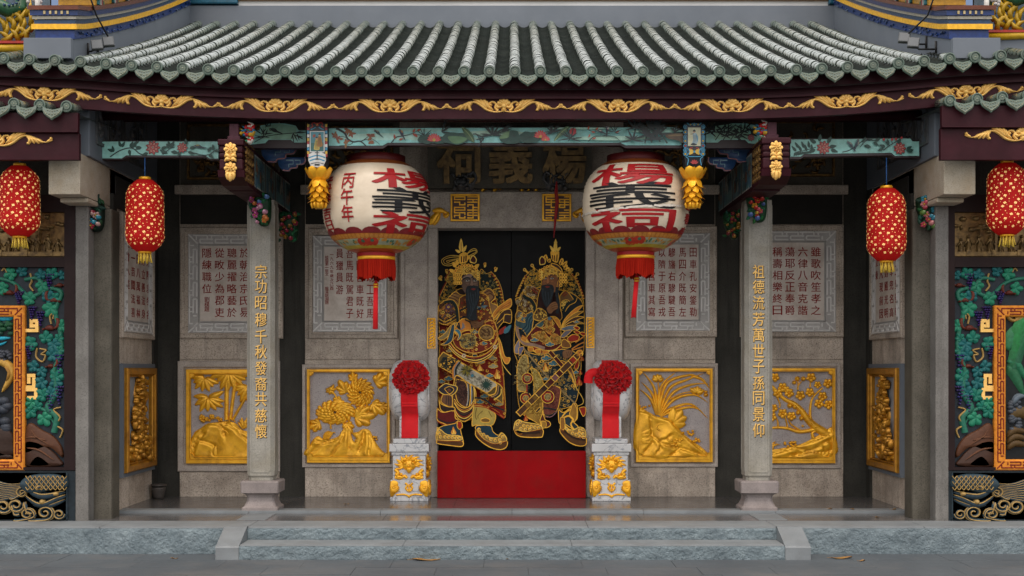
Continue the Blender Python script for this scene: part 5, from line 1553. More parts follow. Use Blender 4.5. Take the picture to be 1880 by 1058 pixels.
def blossom(m, x, y, r, base=.026):
    for k in range(5):
        a = 2 * math.pi * k / 5 + .3
        m.dome(x + r * .62 * math.cos(a), y + r * .62 * math.sin(a), r * .46, r * .46, .016, base=base, n=9, m=3)
    m.dome(x, y, r * .3, r * .3, .026, base=base, n=8, m=3)
def draw_plum(m):
    rock(m, [(150, 662), (150, 600), (255, 612), (380, 592), (440, 575), (500, 545), (560, 512), (596, 486), (622, 490), (622, 662)], .044, 8, [[(420, 585), (500, 560), (600, 520)], [(560, 580), (600, 560), (615, 600), (590, 620), (570, 600)], [(260, 640), (360, 610), (460, 620), (560, 640)], [(380, 650), (460, 630), (540, 600)]])
    m.blade([(480, 580), (500, 562), (524, 572), (510, 590), (488, 586)], 6, .016, base=.036, prof=tubep, n=4)
    m.blade([(590, 520), (520, 478), (470, 430), (430, 375), (385, 335), (320, 300), (250, 225), (200, 190)], 28, .045, base=.012, prof=lambda t: 1 - .82 * t, n=6)
    for k, (x, y) in enumerate([(425, 385), (445, 420), (500, 455), (405, 350), (530, 470)]): m.dome(x - 14, y + 4, 13, 15, .05, base=.012)
    for p, w in [([(490, 440), (485, 380), (500, 300), (560, 240)], 10), ([(520, 490), (420, 505), (350, 485), (270, 480), (170, 500)], 13), ([(350, 485), (340, 440), (330, 400)], 6), ([(430, 500), (370, 460), (355, 430)], 7), ([(290, 480), (288, 440), (270, 410)], 6), ([(480, 420), (468, 400)], 6), ([(250, 225), (300, 330), (298, 360)], 6), ([(410, 250), (412, 215), (408, 190)], 5), ([(412, 225), (432, 200)], 4), ([(485, 235), (486, 200)], 5), ([(505, 545), (500, 510), (545, 500)], 12)]:
        m.blade(p, w, .03, base=.012, prof=lambda t: 1 - .5 * t, n=5)
    for (x, y, r) in [(272, 175, 27), (318, 235, 28), (288, 272, 28), (358, 270, 28), (425, 284, 29), (482, 265, 27), (490, 176, 29), (592, 212, 29), (560, 290, 28), (538, 334, 29), (596, 340, 28), (262, 362, 26), (318, 394, 29), (372, 410, 27), (255, 415, 27), (530, 220, 22), (190, 300, 28), (200, 380, 27), (180, 220, 28), (340, 250, 22)]: blossom(m, x, y, r)
    for (x, y, r) in [(408, 184, 16), (388, 207, 13), (444, 184, 15), (362, 346, 17), (440, 470, 8)]: m.dome(x, y, r, r, .045, base=.012)
    for k in range(12): m.blade([(160 + k * 9, 612), (165 + k * 9, 590), (185 + k * 10 + (k % 3) * 6, 562 + (k % 4) * 6)], 6, .016, base=.02, prof=bladep, n=3)
    lumps(m, 365, 580, 13, 22, 5, .028); 
    for k in range(7): m.blade([(470 + k * 22, 655), (474 + k * 22, 640), (480 + k * 22, 622)], 14, .012, base=.044, prof=petalp, n=3)
relief_panel(frame(YW - .002, 1340, 640, 3.306), 126, 636, 119, 696, 17, 36, draw_plum, "gilded relief of a flowering plum tree")

def draw_side(seed):
    def d(m):
        q = random.Random(seed)
        m.blade([(.62, .5), (.5, .72), (.66, .95), (.52, 1.15), (.58, 1.34)], .10, .05, base=.01, prof=lambda t: 1 - .6 * t, n=5)
        for i in range(150):
            v = q.uniform(.50, 1.36)
            t = (v - .5) / .86
            u = .58 + q.uniform(-1, 1) * (.33 - .25 * t) + .06 * math.sin(t * 9)
            a = q.uniform(0, 6.28); L = q.uniform(.05, .11)
            if i % 3: m.blade([(u, v), (u + L * .5 * math.cos(a), v + L * .5 * math.sin(a)), (u + L * math.cos(a + .6), v + L * math.sin(a + .6))], q.uniform(.012, .03), .05, base=.02 + q.uniform(0, .05), prof=petalp, n=3)
            else: m.dome(u, v, q.uniform(.02, .045), q.uniform(.02, .045), .06, base=.02 + q.uniform(0, .04), n=8, m=3)
        if seed == 3: m.dome(.22, 1.18, .10, .13, .02, base=.01, n=16)
        for i in range(14): m.dome(q.uniform(.22, .92), .5 + q.uniform(0, .12), .07, .05, .06, base=.01, n=8)
    return d
G["sideplate"] = mk("side_panel_ground", (.30, .31, .32), (.22, .225, .235), 5, .7, stain=(.13, .13, .13), stscale=3, stamt=.5)
for s in (-1, 1):
    m = MB(side_frame(s))
    m.frame4(-.03, 1.19, .33, 1.52, .05, -.01, .045)
    o = part(m, "relief_panel", G["plaster"], None, "deep gilded relief of figures and trees on the %s porch side wall" % ("left" if s < 0 else "right"))
    m = MB(side_frame(s))
    m.frame4(.015, 1.145, .375, 1.475, .075, -.01, .085, cham=.012)
    m.frame4(.091, 1.069, .451, 1.399, .02, -.01, .06, cham=.006)
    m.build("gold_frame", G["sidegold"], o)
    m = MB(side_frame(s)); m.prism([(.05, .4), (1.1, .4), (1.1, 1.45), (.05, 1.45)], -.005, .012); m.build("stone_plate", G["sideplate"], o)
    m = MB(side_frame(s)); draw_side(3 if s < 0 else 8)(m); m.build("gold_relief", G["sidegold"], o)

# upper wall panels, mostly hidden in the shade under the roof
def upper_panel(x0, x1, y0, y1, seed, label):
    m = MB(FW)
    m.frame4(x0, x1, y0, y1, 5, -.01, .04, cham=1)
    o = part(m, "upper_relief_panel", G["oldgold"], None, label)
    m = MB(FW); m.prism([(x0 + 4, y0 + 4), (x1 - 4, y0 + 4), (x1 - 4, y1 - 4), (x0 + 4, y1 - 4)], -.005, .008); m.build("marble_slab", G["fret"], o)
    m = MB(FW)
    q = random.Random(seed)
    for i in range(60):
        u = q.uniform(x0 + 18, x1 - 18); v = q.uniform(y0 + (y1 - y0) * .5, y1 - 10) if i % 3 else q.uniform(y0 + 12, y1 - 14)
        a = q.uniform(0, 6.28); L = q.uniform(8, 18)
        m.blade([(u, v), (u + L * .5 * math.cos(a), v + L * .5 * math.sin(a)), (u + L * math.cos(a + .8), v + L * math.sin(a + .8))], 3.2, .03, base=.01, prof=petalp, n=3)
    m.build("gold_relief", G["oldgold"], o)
upper_panel(344, 505, 228, 331, 1, "shaded marble panel with gilded relief above the left pillar stele")
upper_panel(574, 722, 232, 331, 2, "shaded marble panel with gilded relief above the left lantern")
upper_panel(1152, 1300, 230, 331, 3, "shaded marble panel with gilded relief above the right lantern")
upper_panel(1372, 1532, 222, 325, 4, "shaded marble panel with gilded relief above the right pillar stele")
# ------------------------------------------------------------------ door leaves with painted guardians
YD = 15.16
GD, GD2, RD, DR, DG, BL, LB, BR, OR, CRM = (.92, .49, .055), (.95, .60, .10), (.32, .022, .008), (.06, .005, .004), (.008, .020, .016), (.010, .035, .055), (.06, .20, .26), (.07, .028, .014), (.66, .24, .03), (.60, .50, .31)
def OP(m, pts, fill, w=11, oc=GD, n=4, smooth=True):
    m.poly(pts, fill, n=n, smooth=smooth)
    if w: m.line(list(pts) + [pts[0]], w, oc, n=n if smooth else 1, smooth=smooth)
def fil(m, P, n, L, w, c, seed, curl=1.0):
    """scatter small brushed curls over a region"""
    q = random.Random(seed)
    xs = [p[0] for p in P]; ys = [p[1] for p in P]
    k = 0; n = int(n * 1.6)
    while k < n:
        x, y = q.uniform(min(xs), max(xs)), q.uniform(min(ys), max(ys))
        if not inside((x, y), P): k += .2; continue
        a = q.uniform(0, 6.28); l = L * q.uniform(.7, 1.3); d = q.choice((-1, 1)) * 1.7 * curl
        p = [(x, y)]
        for j in range(3):
            p.append((p[-1][0] + l * .4 * math.cos(a), p[-1][1] + l * .4 * math.sin(a))); a += d
        m.line(p, w * 1.25, c if isinstance(c[0], float) else q.choice(c), n=3, taper=.4)
        k += 1
def folds(m, lines, w, c):
    for p in lines: m.line(p, w, c, n=5)
def swirl(m, x, y, r, c, c2=GD):
    for dx, dy, k in ((-.9, .15, .6), (0, -.2, .8), (.9, .1, .6), (.3, .4, .5), (-.4, .4, .5)): m.disc(x + r * dx, y + r * dy, r * k, c2, 12, r * k * .8)
    for dx, dy, k in ((-.9, .15, .6), (0, -.2, .8), (.9, .1, .6), (.3, .4, .5), (-.4, .4, .5)): m.disc(x + r * dx, y + r * dy, r * k * .72, c, 10, r * k * .55)
def flame(m, x, y, h, c=OR, c2=GD2):
    for dx, k in ((-.35, .7), (.35, .65), (0, 1.0)):
        PL(m, x + dx * h * .5, y, 95 + dx * 25, h * k, h * .2, c); PL(m, x + dx * h * .5, y, 92 + dx * 30, h * k * .7, h * .1, c2)
def crown(m, cx, cy, w, seed):
    q = random.Random(seed)
    P = [(cx - w, cy + w * .5), (cx - w * .8, cy - w * .4), (cx - w * .2, cy - w * .75), (cx + w * .4, cy - w * .7), (cx + w * .95, cy - w * .1), (cx + w, cy + w * .45), (cx + w * .4, cy - w * .05), (cx - w * .3, cy)]
    OP(m, P, (.24, .11, .012), 12, GD2)
    fil(m, P, 70, w * .24, 9, [GD, GD2, (.65, .40, .08)], seed)
    for i in range(15):
        a = R(200 - i * 15)
        x, y = cx + w * 1.0 * math.cos(a), cy + w * .1 - w * .85 * math.sin(a)
        m.disc(x, y, w * .13, GD, 9); m.disc(x, y, w * .06, RD, 7)
    for r, c in ((.17, GD2), (.11, (.2, .08, .01)), (.06, GD2)): m.disc(cx + w * .1, cy - w * .38, w * r, c, 12)
def face(m, P, c, ex, ey, sc, dirn):
    """P outline; eyes, brows, nose, mouth placed about (ex, ey)"""
    OP(m, P, c, 5, tuple(v * .3 for v in c))
    li = tuple(min(1, v * 1.9) for v in c)
    m.poly([(ex - 20 * sc, ey - 70 * sc), (ex + 60 * sc, ey - 75 * sc), (ex + 30 * sc, ey - 10 * sc)], li)
    m.poly([(ex + 12 * sc * dirn, ey - 40 * sc), (ex + 30 * sc * dirn, ey + 40 * sc), (ex + 38 * sc * dirn, ey + 72 * sc), (ex - 8 * sc * dirn, ey + 70 * sc), (ex + 4 * sc * dirn, ey + 20 * sc)], li)
    m.line([(ex - 12 * sc * dirn, ey + 62 * sc), (ex + 18 * sc * dirn, ey + 80 * sc), (ex + 42 * sc * dirn, ey + 60 * sc)], 8 * sc, tuple(v * .35 for v in c))
    for u in (-1, 1):
        x = ex + u * 52 * sc + 8 * dirn
        m.line([(x - u * 36 * sc, ey - 14 * sc), (x, ey - 46 * sc), (x + u * 44 * sc, ey - 44 * sc)], 15 * sc, INK, taper=.3)
        m.poly([(x - 30 * sc, ey + 8 * sc), (x, ey - 9 * sc), (x + 30 * sc, ey + 4 * sc), (x, ey + 16 * sc)], (.42, .36, .30)); m.disc(x + 2, ey + 3 * sc, 10 * sc, INK, 10)
        m.line([(x - 32 * sc, ey + 6 * sc), (x, ey - 11 * sc), (x + 32 * sc, ey + 2 * sc)], 6 * sc, INK)
        m.poly([(x - 25 * sc, ey + 40 * sc), (x + u * 5, ey + 30 * sc), (x + 25 * sc, ey + 45 * sc), (x, ey + 60 * sc)], tuple(min(1, v * 1.45) for v in c))
def beard(m, P, strands, lip):
    m.poly(P, (.010, .014, .018))
    for p in strands: m.line(p, 7, (.035, .055, .070), n=5, taper=.6)
    if lip: m.poly([(lip[0] - 34, lip[1]), (lip[0], lip[1] - 12), (lip[0] + 34, lip[1]), (lip[0], lip[1] + 18)], (.16, .018, .012))
def boot(m, P, sole, waves, seed):
    OP(m, P, (.30, .18, .05), 10, GD2); OP(m, sole, (.10, .04, .01), 12, GD)
    q = random.Random(seed)
    for (x, y) in waves:
        m.disc(x, y, 24, GD, 10); m.disc(x + 3, y + 3, 15, (.55, .42, .16), 8); m.disc(x + 6, y + 6, 8, (.2, .1, .02), 7)
    m.line([(p[0], p[1]) for p in sole[:len(sole) // 2]], 8, (.22, .02, .006))

def guardian_one(m):
    # pennants behind the shoulders
    for P, e in (([(52, 1000), (60, 850), (165, 655), (230, 740), (320, 800), (240, 900), (120, 1010)], [(52, 860), (100, 760), (165, 640)]), ([(615, 745), (610, 560), (635, 490), (700, 550), (775, 535), (850, 640), (900, 760), (930, 900), (940, 1000), (850, 1030), (760, 880)], [(775, 545), (855, 650), (905, 780), (925, 900), (930, 1000)]), ([(140, 640), (160, 560), (215, 510), (250, 600), (300, 700), (240, 740)], [(140, 620), (175, 560), (215, 505)])):
        OP(m, P, DG, 11); fil(m, P, 60, 46, 8, [GD, (.30, .24, .07)], 3); m.line(e, 26, RD); m.line([(p[0] + 12, p[1] - 6) for p in e], 7, GD2)
    for x, y, a in ((160, 520, 115), (75, 610, 140), (683, 430, 75), (828, 490, 55)):
        PL(m, x - 20 * math.cos(R(a)), y + 40, a, 75, 16, GD2); m.disc(x, y - 10, 20, GD, 10); m.disc(x, y - 10, 10, RD, 8)
    for k in range(9): PL(m, 800 + k * 15, 590 + k * 42, 20 - k * 4, 40, 11, GD)
    # ribbons of the cap
    for k in (0, 26, 62): m.line([(350, 310 + k * .4), (200, 305 + k), (90 + k, 360 + k * .3), (110 + k, 430 - k * .5), (220, 440 - k), (350, 345)], 9, GD2)
    for k in (0, 22): m.line([(430, 290), (490, 225 + k), (550, 210 + k), (575 - k * .6, 255), (520, 300 - k), (440, 318)], 9, GD2)
    # robe
    robe = [(120, 960), (350, 860), (620, 800), (770, 800), (850, 960), (870, 1200), (860, 1420), (920, 1800), (950, 2100), (962, 2540), (830, 2440), (545, 2350), (520, 2560), (300, 2560), (44, 2560), (44, 2000), (60, 1500), (48, 1100)]
    OP(m, robe, RD, 12)
    fil(m, robe, 260, 60, 10, [GD, GD2, OR, (.28, .18, .07)], 11)
    for (x, y, r) in [(790, 1720, 42), (800, 1830, 46), (620, 1770, 48), (750, 1960, 40), (200, 1620, 34), (190, 2000, 44), (90, 2040, 36), (680, 2240, 40), (620, 2320, 40), (880, 2350, 40), (110, 1360, 36), (80, 2500, 34)]: swirl(m, x, y, r, q_c[int(x + y) % 3])
    for (x, y, h) in [(620, 1900, 110), (860, 2010, 140), (440, 1760, 80)]: flame(m, x, y, h)
    # sleeves and shoulder guards
    OP(m, [(48, 1000), (150, 930), (280, 960), (310, 1100), (290, 1220), (150, 1260), (48, 1220)], (.20, .10, .025), 12); fil(m, [(48, 1000), (150, 930), (280, 960), (310, 1100), (290, 1220), (150, 1260), (48, 1220)], 50, 60, 9, [GD2, DR, (.12, .07, .10), OR], 5)
    m.disc(188, 1022, 40, (.12, .05, .10), 12); m.disc(188, 1022, 16, GD2, 10); m.disc(188, 1022, 7, DR, 8)
    for k in range(4): m.line([(60, 1160 + k * 24), (150, 1200 + k * 22), (300, 1110 + k * 26)], 9, GD if k % 2 else INK)
    OP(m, [(130, 970), (250, 830), (345, 790), (400, 850), (340, 940), (330, 1000), (240, 960)], (.32, .17, .05), 11); folds(m, [[(190, 890), (280, 920), (330, 970)], [(220, 860), (300, 890), (350, 920)], [(250, 835), (330, 850), (380, 870)]], 10, DR)
    OP(m, [(290, 800), (370, 770), (440, 830), (410, 860), (340, 850)], (.03, .012, .008), 9)
    OP(m, [(640, 850), (720, 770), (790, 800), (830, 900), (770, 960), (860, 1010), (880, 1130), (800, 1200), (740, 1050), (660, 960)], (.30, .15, .05), 12); folds(m, [[(660, 850), (740, 800), (790, 830)], [(680, 880), (760, 840), (810, 880)], [(740, 960), (790, 920), (820, 860)]], 12, DR)
    OP(m, [(870, 1020), (940, 970), (1040, 910), (1040, 1020), (900, 1080), (810, 1180), (800, 1110)], OR, 10); folds(m, [[(840, 1110), (930, 1020), (1035, 960)], [(830, 1130), (940, 1040), (1036, 990)]], 5, BR)
    OP(m, [(830, 1240), (920, 1090), (1040, 1060), (1042, 1240), (940, 1230), (860, 1320)], (.05, .022, .012), 9); folds(m, [[(940, 1230), (960, 1130), (1040, 1130)], [(850, 1250), (930, 1180), (960, 1120)]], 9, GD)
    # chest, collar and belly
    OP(m, [(340, 900), (440, 850), (620, 830), (720, 880), (760, 1050), (800, 1250), (560, 1330), (350, 1260), (330, 1050)], (.18, .05, .012), 11); fil(m, [(340, 900), (440, 850), (620, 830), (720, 880), (760, 1050), (800, 1250), (560, 1330), (350, 1260)], 90, 46, 9, [GD, GD2, OR, RD], 7)
    folds(m, [[(340, 1080), (400, 1050), (450, 1020)], [(340, 1190), (400, 1160), (450, 1170)]], 20, INK)
    m.line([(130, 960), (240, 950), (300, 1050), (320, 1250)], 40, DG, n=8); m.line([(120, 940), (250, 930), (322, 1040), (340, 1250)], 8, GD)
    for a, L in ((170, 90), (10, 90), (60, 80), (200, 60), (330, 70)): PL(m, 640, 1010 + (a % 3) * 14, a, L, 16, (.16, .24, .26) if a % 20 else BL)
    belly = [(250, 1480), (300, 1420), (420, 1350), (560, 1330), (640, 1260), (790, 1210), (850, 1330), (845, 1460), (760, 1580), (600, 1650), (430, 1640), (300, 1570)]
    OP(m, belly, (.20, .020, .008), 14, OR); m.line(belly + [belly[0]], 6, GD2)
    swirl(m, 550, 1365, 38, LB); swirl(m, 670, 1520, 36, LB); fil(m, belly, 26, 60, 11, [OR, GD2], 9)
    OP(m, [(350, 1460), (400, 1400), (500, 1390), (570, 1440), (570, 1540), (500, 1590), (400, 1590), (350, 1540)], (.36, .24, .06), 9); fil(m, [(350, 1460), (400, 1400), (500, 1390), (570, 1440), (570, 1540), (500, 1590), (400, 1590)], 40, 60, 8, [(.52, .38, .10), (.18, .09, .02), BL], 13)
    m.disc(490, 1465, 10, INK, 8); m.disc(540, 1470, 9, INK, 8); m.disc(590, 1472, 26, DR, 10)
    for r, c in ((112, GD), (100, (.16, .08, .02)), (82, (.30, .17, .05)), (55, (.12, .055, .015)), (30, (.34, .19, .06))): m.disc(710, 1378, r, c, 24)
    fil(m, [(640, 1310), (780, 1310), (780, 1440), (640, 1440)], 22, 40, 7, [(.08, .03, .01), (.40, .24, .08)], 15)
    for k, c in ((0, GD), (16, RD), (32, INK), (44, GD2), (58, INK), (72, GD)): m.line([(210 - k * .2, 1500 + k), (300, 1610 + k), (440, 1690 + k), (600, 1700 + k * 1.1), (760, 1620 + k * 1.1), (870, 1450 + k * 1.6)], 12, c, n=8)
    for (x, y) in ((402, 1690), (825, 1572)): m.disc(x, y, 28, CRM, 12); m.disc(x, y, 11, RD, 8)
    OP(m, [(515, 1670), (580, 1668), (584, 1705), (520, 1706)], BL, 8, n=1)
    # arms, hands, sash
    OP(m, [(270, 1300), (380, 1190), (480, 1220), (530, 1330), (420, 1350), (300, 1400)], OR, 12); folds(m, [[(300, 1260), (340, 1340)], [(330, 1240), (350, 1340)]], 22, INK)
    for k in range(5): PL(m, 350 + k * 10, 1340 - k * 4, 30 + k * 16, 90, 9, (.20, .20, .22))
    m.line([(420, 1200), (490, 1240), (516, 1330)], 20, INK)
    OP(m, [(490, 1220), (560, 1210), (620, 1230), (660, 1200), (680, 1230), (640, 1290), (580, 1320), (520, 1300)], (.20, .09, .035), 5, (.06, .02, .01)); folds(m, [[(540, 1250), (600, 1262), (650, 1240)], [(550, 1275), (600, 1286), (640, 1270)], [(560, 1296), (600, 1304), (625, 1296)]], 6, (.08, .03, .012))
    OP(m, [(48, 1450), (150, 1380), (220, 1280), (310, 1240), (300, 1280), (230, 1380), (160, 1450), (90, 1480)], (.30, .21, .08), 9)
    OP(m, [(235, 1275), (275, 1270), (265, 1400), (240, 1490), (170, 1540), (90, 1540), (160, 1500), (195, 1420)], (.012, .05, .085), 9); folds(m, [[(262, 1290), (240, 1420), (160, 1520)], [(248, 1290), (222, 1420), (140, 1525)]], 6, (.04, .12, .17))
    OP(m, [(270, 1340), (330, 1330), (370, 1400), (340, 1460), (310, 1480), (330, 1410)], LB, 8)
    for x in (880, 950): PL(m, x, 1400 - (x - 880) * .2, 50, 150, 34, LB if x > 900 else RD)
    OP(m, [(870, 1430), (910, 1520), (960, 1700), (1030, 1720), (1010, 1790), (960, 1790), (900, 1640)], OR, 10); m.line([(890, 1600), (930, 1800), (1040, 1950)], 9, GD2)
    # sheathed weapon across the robe
    OP(m, [(120, 1640), (900, 2090), (935, 2140), (935, 2340), (860, 2290), (60, 1830), (60, 1720)], (.14, .09, .022), 11, GD, n=1, smooth=False)
    fil(m, [(140, 1670), (300, 1740), (230, 1900), (90, 1830)], 50, 50, 10, [INK, INK, GD], 17)
    OP(m, [(300, 1780), (360, 1790), (830, 2060), (800, 2130), (720, 2190), (600, 2130), (290, 1960), (270, 1860)], (.50, .46, .33), 9); fil(m, [(330, 1800), (830, 2060), (800, 2130), (720, 2180), (290, 1950)], 70, 40, 6, [(.16, .14, .10), (.3, .27, .2)], 19)
    for i in range(13): PL(m, 440, 1890, i * 28, 90, 13, (.20, .16, .02) if i % 3 else (.05, .05, .02))
    for i in range(14): PL(m, 710, 2085, i * 26, 85, 8, (.02, .06, .045))
    m.disc(510, 1930, 26, (.25, .22, .2), 10); m.disc(520, 1960, 22, LB, 8)
    for k, c in ((0, OR), (24, (.26, .24, .24)), (40, INK)): m.line([(262 + k, 2010), (258 + k, 1870), (320 + k, 1775)], 22, c)
    for k, c in ((0, GD), (28, (.34, .19, .10)), (46, INK), (70, GD2)): m.line([(850 + k * .9, 2070 + k), (830 + k, 2200 + k * .3), (740 + k, 2230 + k * .9)], 13, c)
    # skirt plates
    OP(m, [(265, 2100), (250, 2340), (300, 2480), (400, 2570), (500, 2500), (556, 2350), (556, 2150), (420, 2030), (300, 1960)], BR, 13)
    OP(m, [(300, 2010), (440, 2070), (450, 2360), (380, 2370), (310, 2290), (290, 2150)], (.085, .034, .022), 10); fil(m, [(310, 2020), (440, 2070), (440, 2350), (320, 2280)], 30, 60, 6, (.035, .014, .010), 21, .3)
    for k, c in ((0, (.40, .38, .34)), (18, INK), (32, GD), (50, (.42, .40, .36)), (66, INK), (84, GD2)): m.line([(458 + k, 2070 + k * .5), (462 + k, 2280), (440 + k, 2370 + k)], 12, c)
    for k, c in ((0, GD), (16, INK), (30, OR), (50, GD2), (90, INK), (110, RD), (130, GD2), (150, INK), (168, GD)): m.line([(275, 2280 + k), (330, 2360 + k * 1.1), (410, 2400 + k * 1.1), (490, 2370 + k), (540, 2300 + k)], 11, c)
    OP(m, [(70, 2130), (150, 2070), (220, 2085), (310, 2110), (300, 2180), (220, 2235), (120, 2210), (60, 2160)], (.04, .035, .045), 13, GD2); OP(m, [(140, 2140), (210, 2110), (270, 2150), (210, 2210)], INK, 9); m.disc(205, 2160, 26, (.14, .05, .03), 10)
    OP(m, [(120, 2220), (240, 2235), (245, 2380), (170, 2370), (95, 2310)], (.18, .08, .04), 10); folds(m, [[(165, 2235), (165, 2350)], [(195, 2240), (195, 2360)], [(220, 2245), (220, 2365)]], 10, INK)
    OP(m, [(60, 2200), (85, 2330), (180, 2380), (270, 2390), (280, 2430), (190, 2460), (90, 2420)], (.025, .012, .010), 11)
    OP(m, [(44, 2400), (120, 2460), (270, 2440), (290, 2540), (330, 2570), (220, 2640), (130, 2610), (44, 2560)], (.12, .008, .006), 12); m.line([(44, 2540), (140, 2590), (240, 2600), (330, 2560)], 14, INK); m.line([(44, 2585), (140, 2630), (230, 2635), (330, 2585)], 14, RD)
    # trouser leg and boots
    OP(m, [(540, 2370), (700, 2390), (830, 2480), (820, 2590), (760, 2640), (570, 2630), (515, 2630)], (.44, .32, .07), 9); folds(m, [[(580, 2400), (560, 2500), (580, 2560)], [(660, 2440), (600, 2500), (600, 2540)], [(740, 2440), (770, 2500), (790, 2520)]], 10, (.16, .10, .02)); OP(m, [(640, 2550), (700, 2535), (755, 2560), (750, 2590), (690, 2595), (640, 2585)], (.2, .1, .02), 9)
    folds(m, [[(540, 2350), (700, 2370), (850, 2450), (955, 2530)], [(550, 2375), (700, 2395), (840, 2470), (950, 2545)]], 12, RD); m.line([(550, 2260), (680, 2280), (800, 2370), (950, 2430)], 20, INK)
    OP(m, [(580, 2640), (760, 2640), (800, 2720), (870, 2770), (920, 2735), (985, 2810), (960, 2880), (850, 2900), (680, 2830), (565, 2690)], BL, 9)
    boot(m, [(570, 2690), (640, 2740), (760, 2800), (860, 2800), (925, 2740), (985, 2820), (960, 2880), (860, 2895), (700, 2840)], [(565, 2700), (680, 2830), (830, 2890), (985, 2850), (980, 2930), (900, 2965), (780, 2940), (660, 2870), (570, 2780)], [(620, 2730), (670, 2760), (720, 2790), (770, 2820), (830, 2840), (890, 2830), (930, 2790), (900, 2870), (610, 2690)], 1)
    OP(m, [(130, 2640), (240, 2620), (350, 2600), (385, 2660), (360, 2700), (380, 2900), (60, 2870), (42, 2700)], BL, 10); flame(m, 270, 2760, 110)
    boot(m, [(44, 2660), (100, 2700), (180, 2760), (350, 2780), (360, 2830), (80, 2840), (44, 2800)], [(44, 2840), (200, 2850), (380, 2850), (380, 2920), (200, 2905), (44, 2880)], [(70, 2700), (90, 2790), (150, 2790), (200, 2795), (250, 2800), (300, 2805), (340, 2805), (70, 2750)], 2)
    OP(m, [(320, 2580), (370, 2590), (385, 2650), (350, 2690), (315, 2650)], RD, 9)
    # head
    face(m, [(365, 680), (400, 610), (500, 565), (575, 580), (605, 650), (600, 760), (560, 850), (440, 850), (385, 780)], (.12, .070, .048), 500, 672, 1.0, 1)
    m.poly([(375, 660), (440, 600), (540, 568), (580, 590), (560, 620), (470, 630)], (.28, .19, .15))
    folds(m, [[(390, 660), (440, 635), (480, 640)], [(512, 640), (540, 605), (568, 606)]], 18, INK)
    beard(m, [(440, 770), (500, 745), (560, 745), (610, 770), (620, 900), (590, 1020), (580, 1120), (585, 1200), (500, 1215), (440, 1170), (450, 1060), (430, 930)], [[(460, 790), (470, 930), (500, 1050), (470, 1160)], [(490, 830), (510, 950), (530, 1040), (480, 1190)], [(560, 830), (570, 930), (550, 1020), (500, 1150)], [(595, 790), (595, 900), (565, 1010), (520, 1100)], [(530, 860), (540, 980), (510, 1090)]], (535, 790))
    crown(m, 440, 590, 165, 3)
    for (x, y, a, L) in [(300, 480, 120, 90), (320, 450, 95, 80), (270, 540, 150, 70), (500, 420, 70, 90), (560, 480, 40, 70), (480, 370, 110, 60)]: PL(m, x, y + 20, a, L, 26, GD)
    OP(m, [(490, 400), (530, 340), (575, 390), (560, 440), (510, 430)], DR, 12, GD2)
    OP(m, [(350, 330), (400, 300), (455, 320), (450, 420), (370, 445), (350, 430)], GD, 9); folds(m, [[(375, 350), (375, 430)], [(410, 350), (405, 430)], [(438, 340), (435, 415)]], 16, DR)
    PL(m, 370, 290, 90, 185, 30, GD2); PL(m, 390, 295, 60, 110, 22, GD2); PL(m, 360, 300, 150, 80, 20, GD2); m.line([(372, 280), (370, 150)], 8, (.28, .08, .01))
    for k in range(12): m.disc(290 + (k % 4) * 24, 600 + (k // 4) * 55, 24, GD, 9); m.disc(292 + (k % 4) * 24, 602 + (k // 4) * 55, 12, (.22, .10, .01), 8)
    for k in range(4): m.disc(600, 560 + k * 32, 20, GD2, 9); m.disc(600, 560 + k * 32, 9, DR, 7)
q_c = [LB, (.10, .26, .30), (.36, .34, .20)]

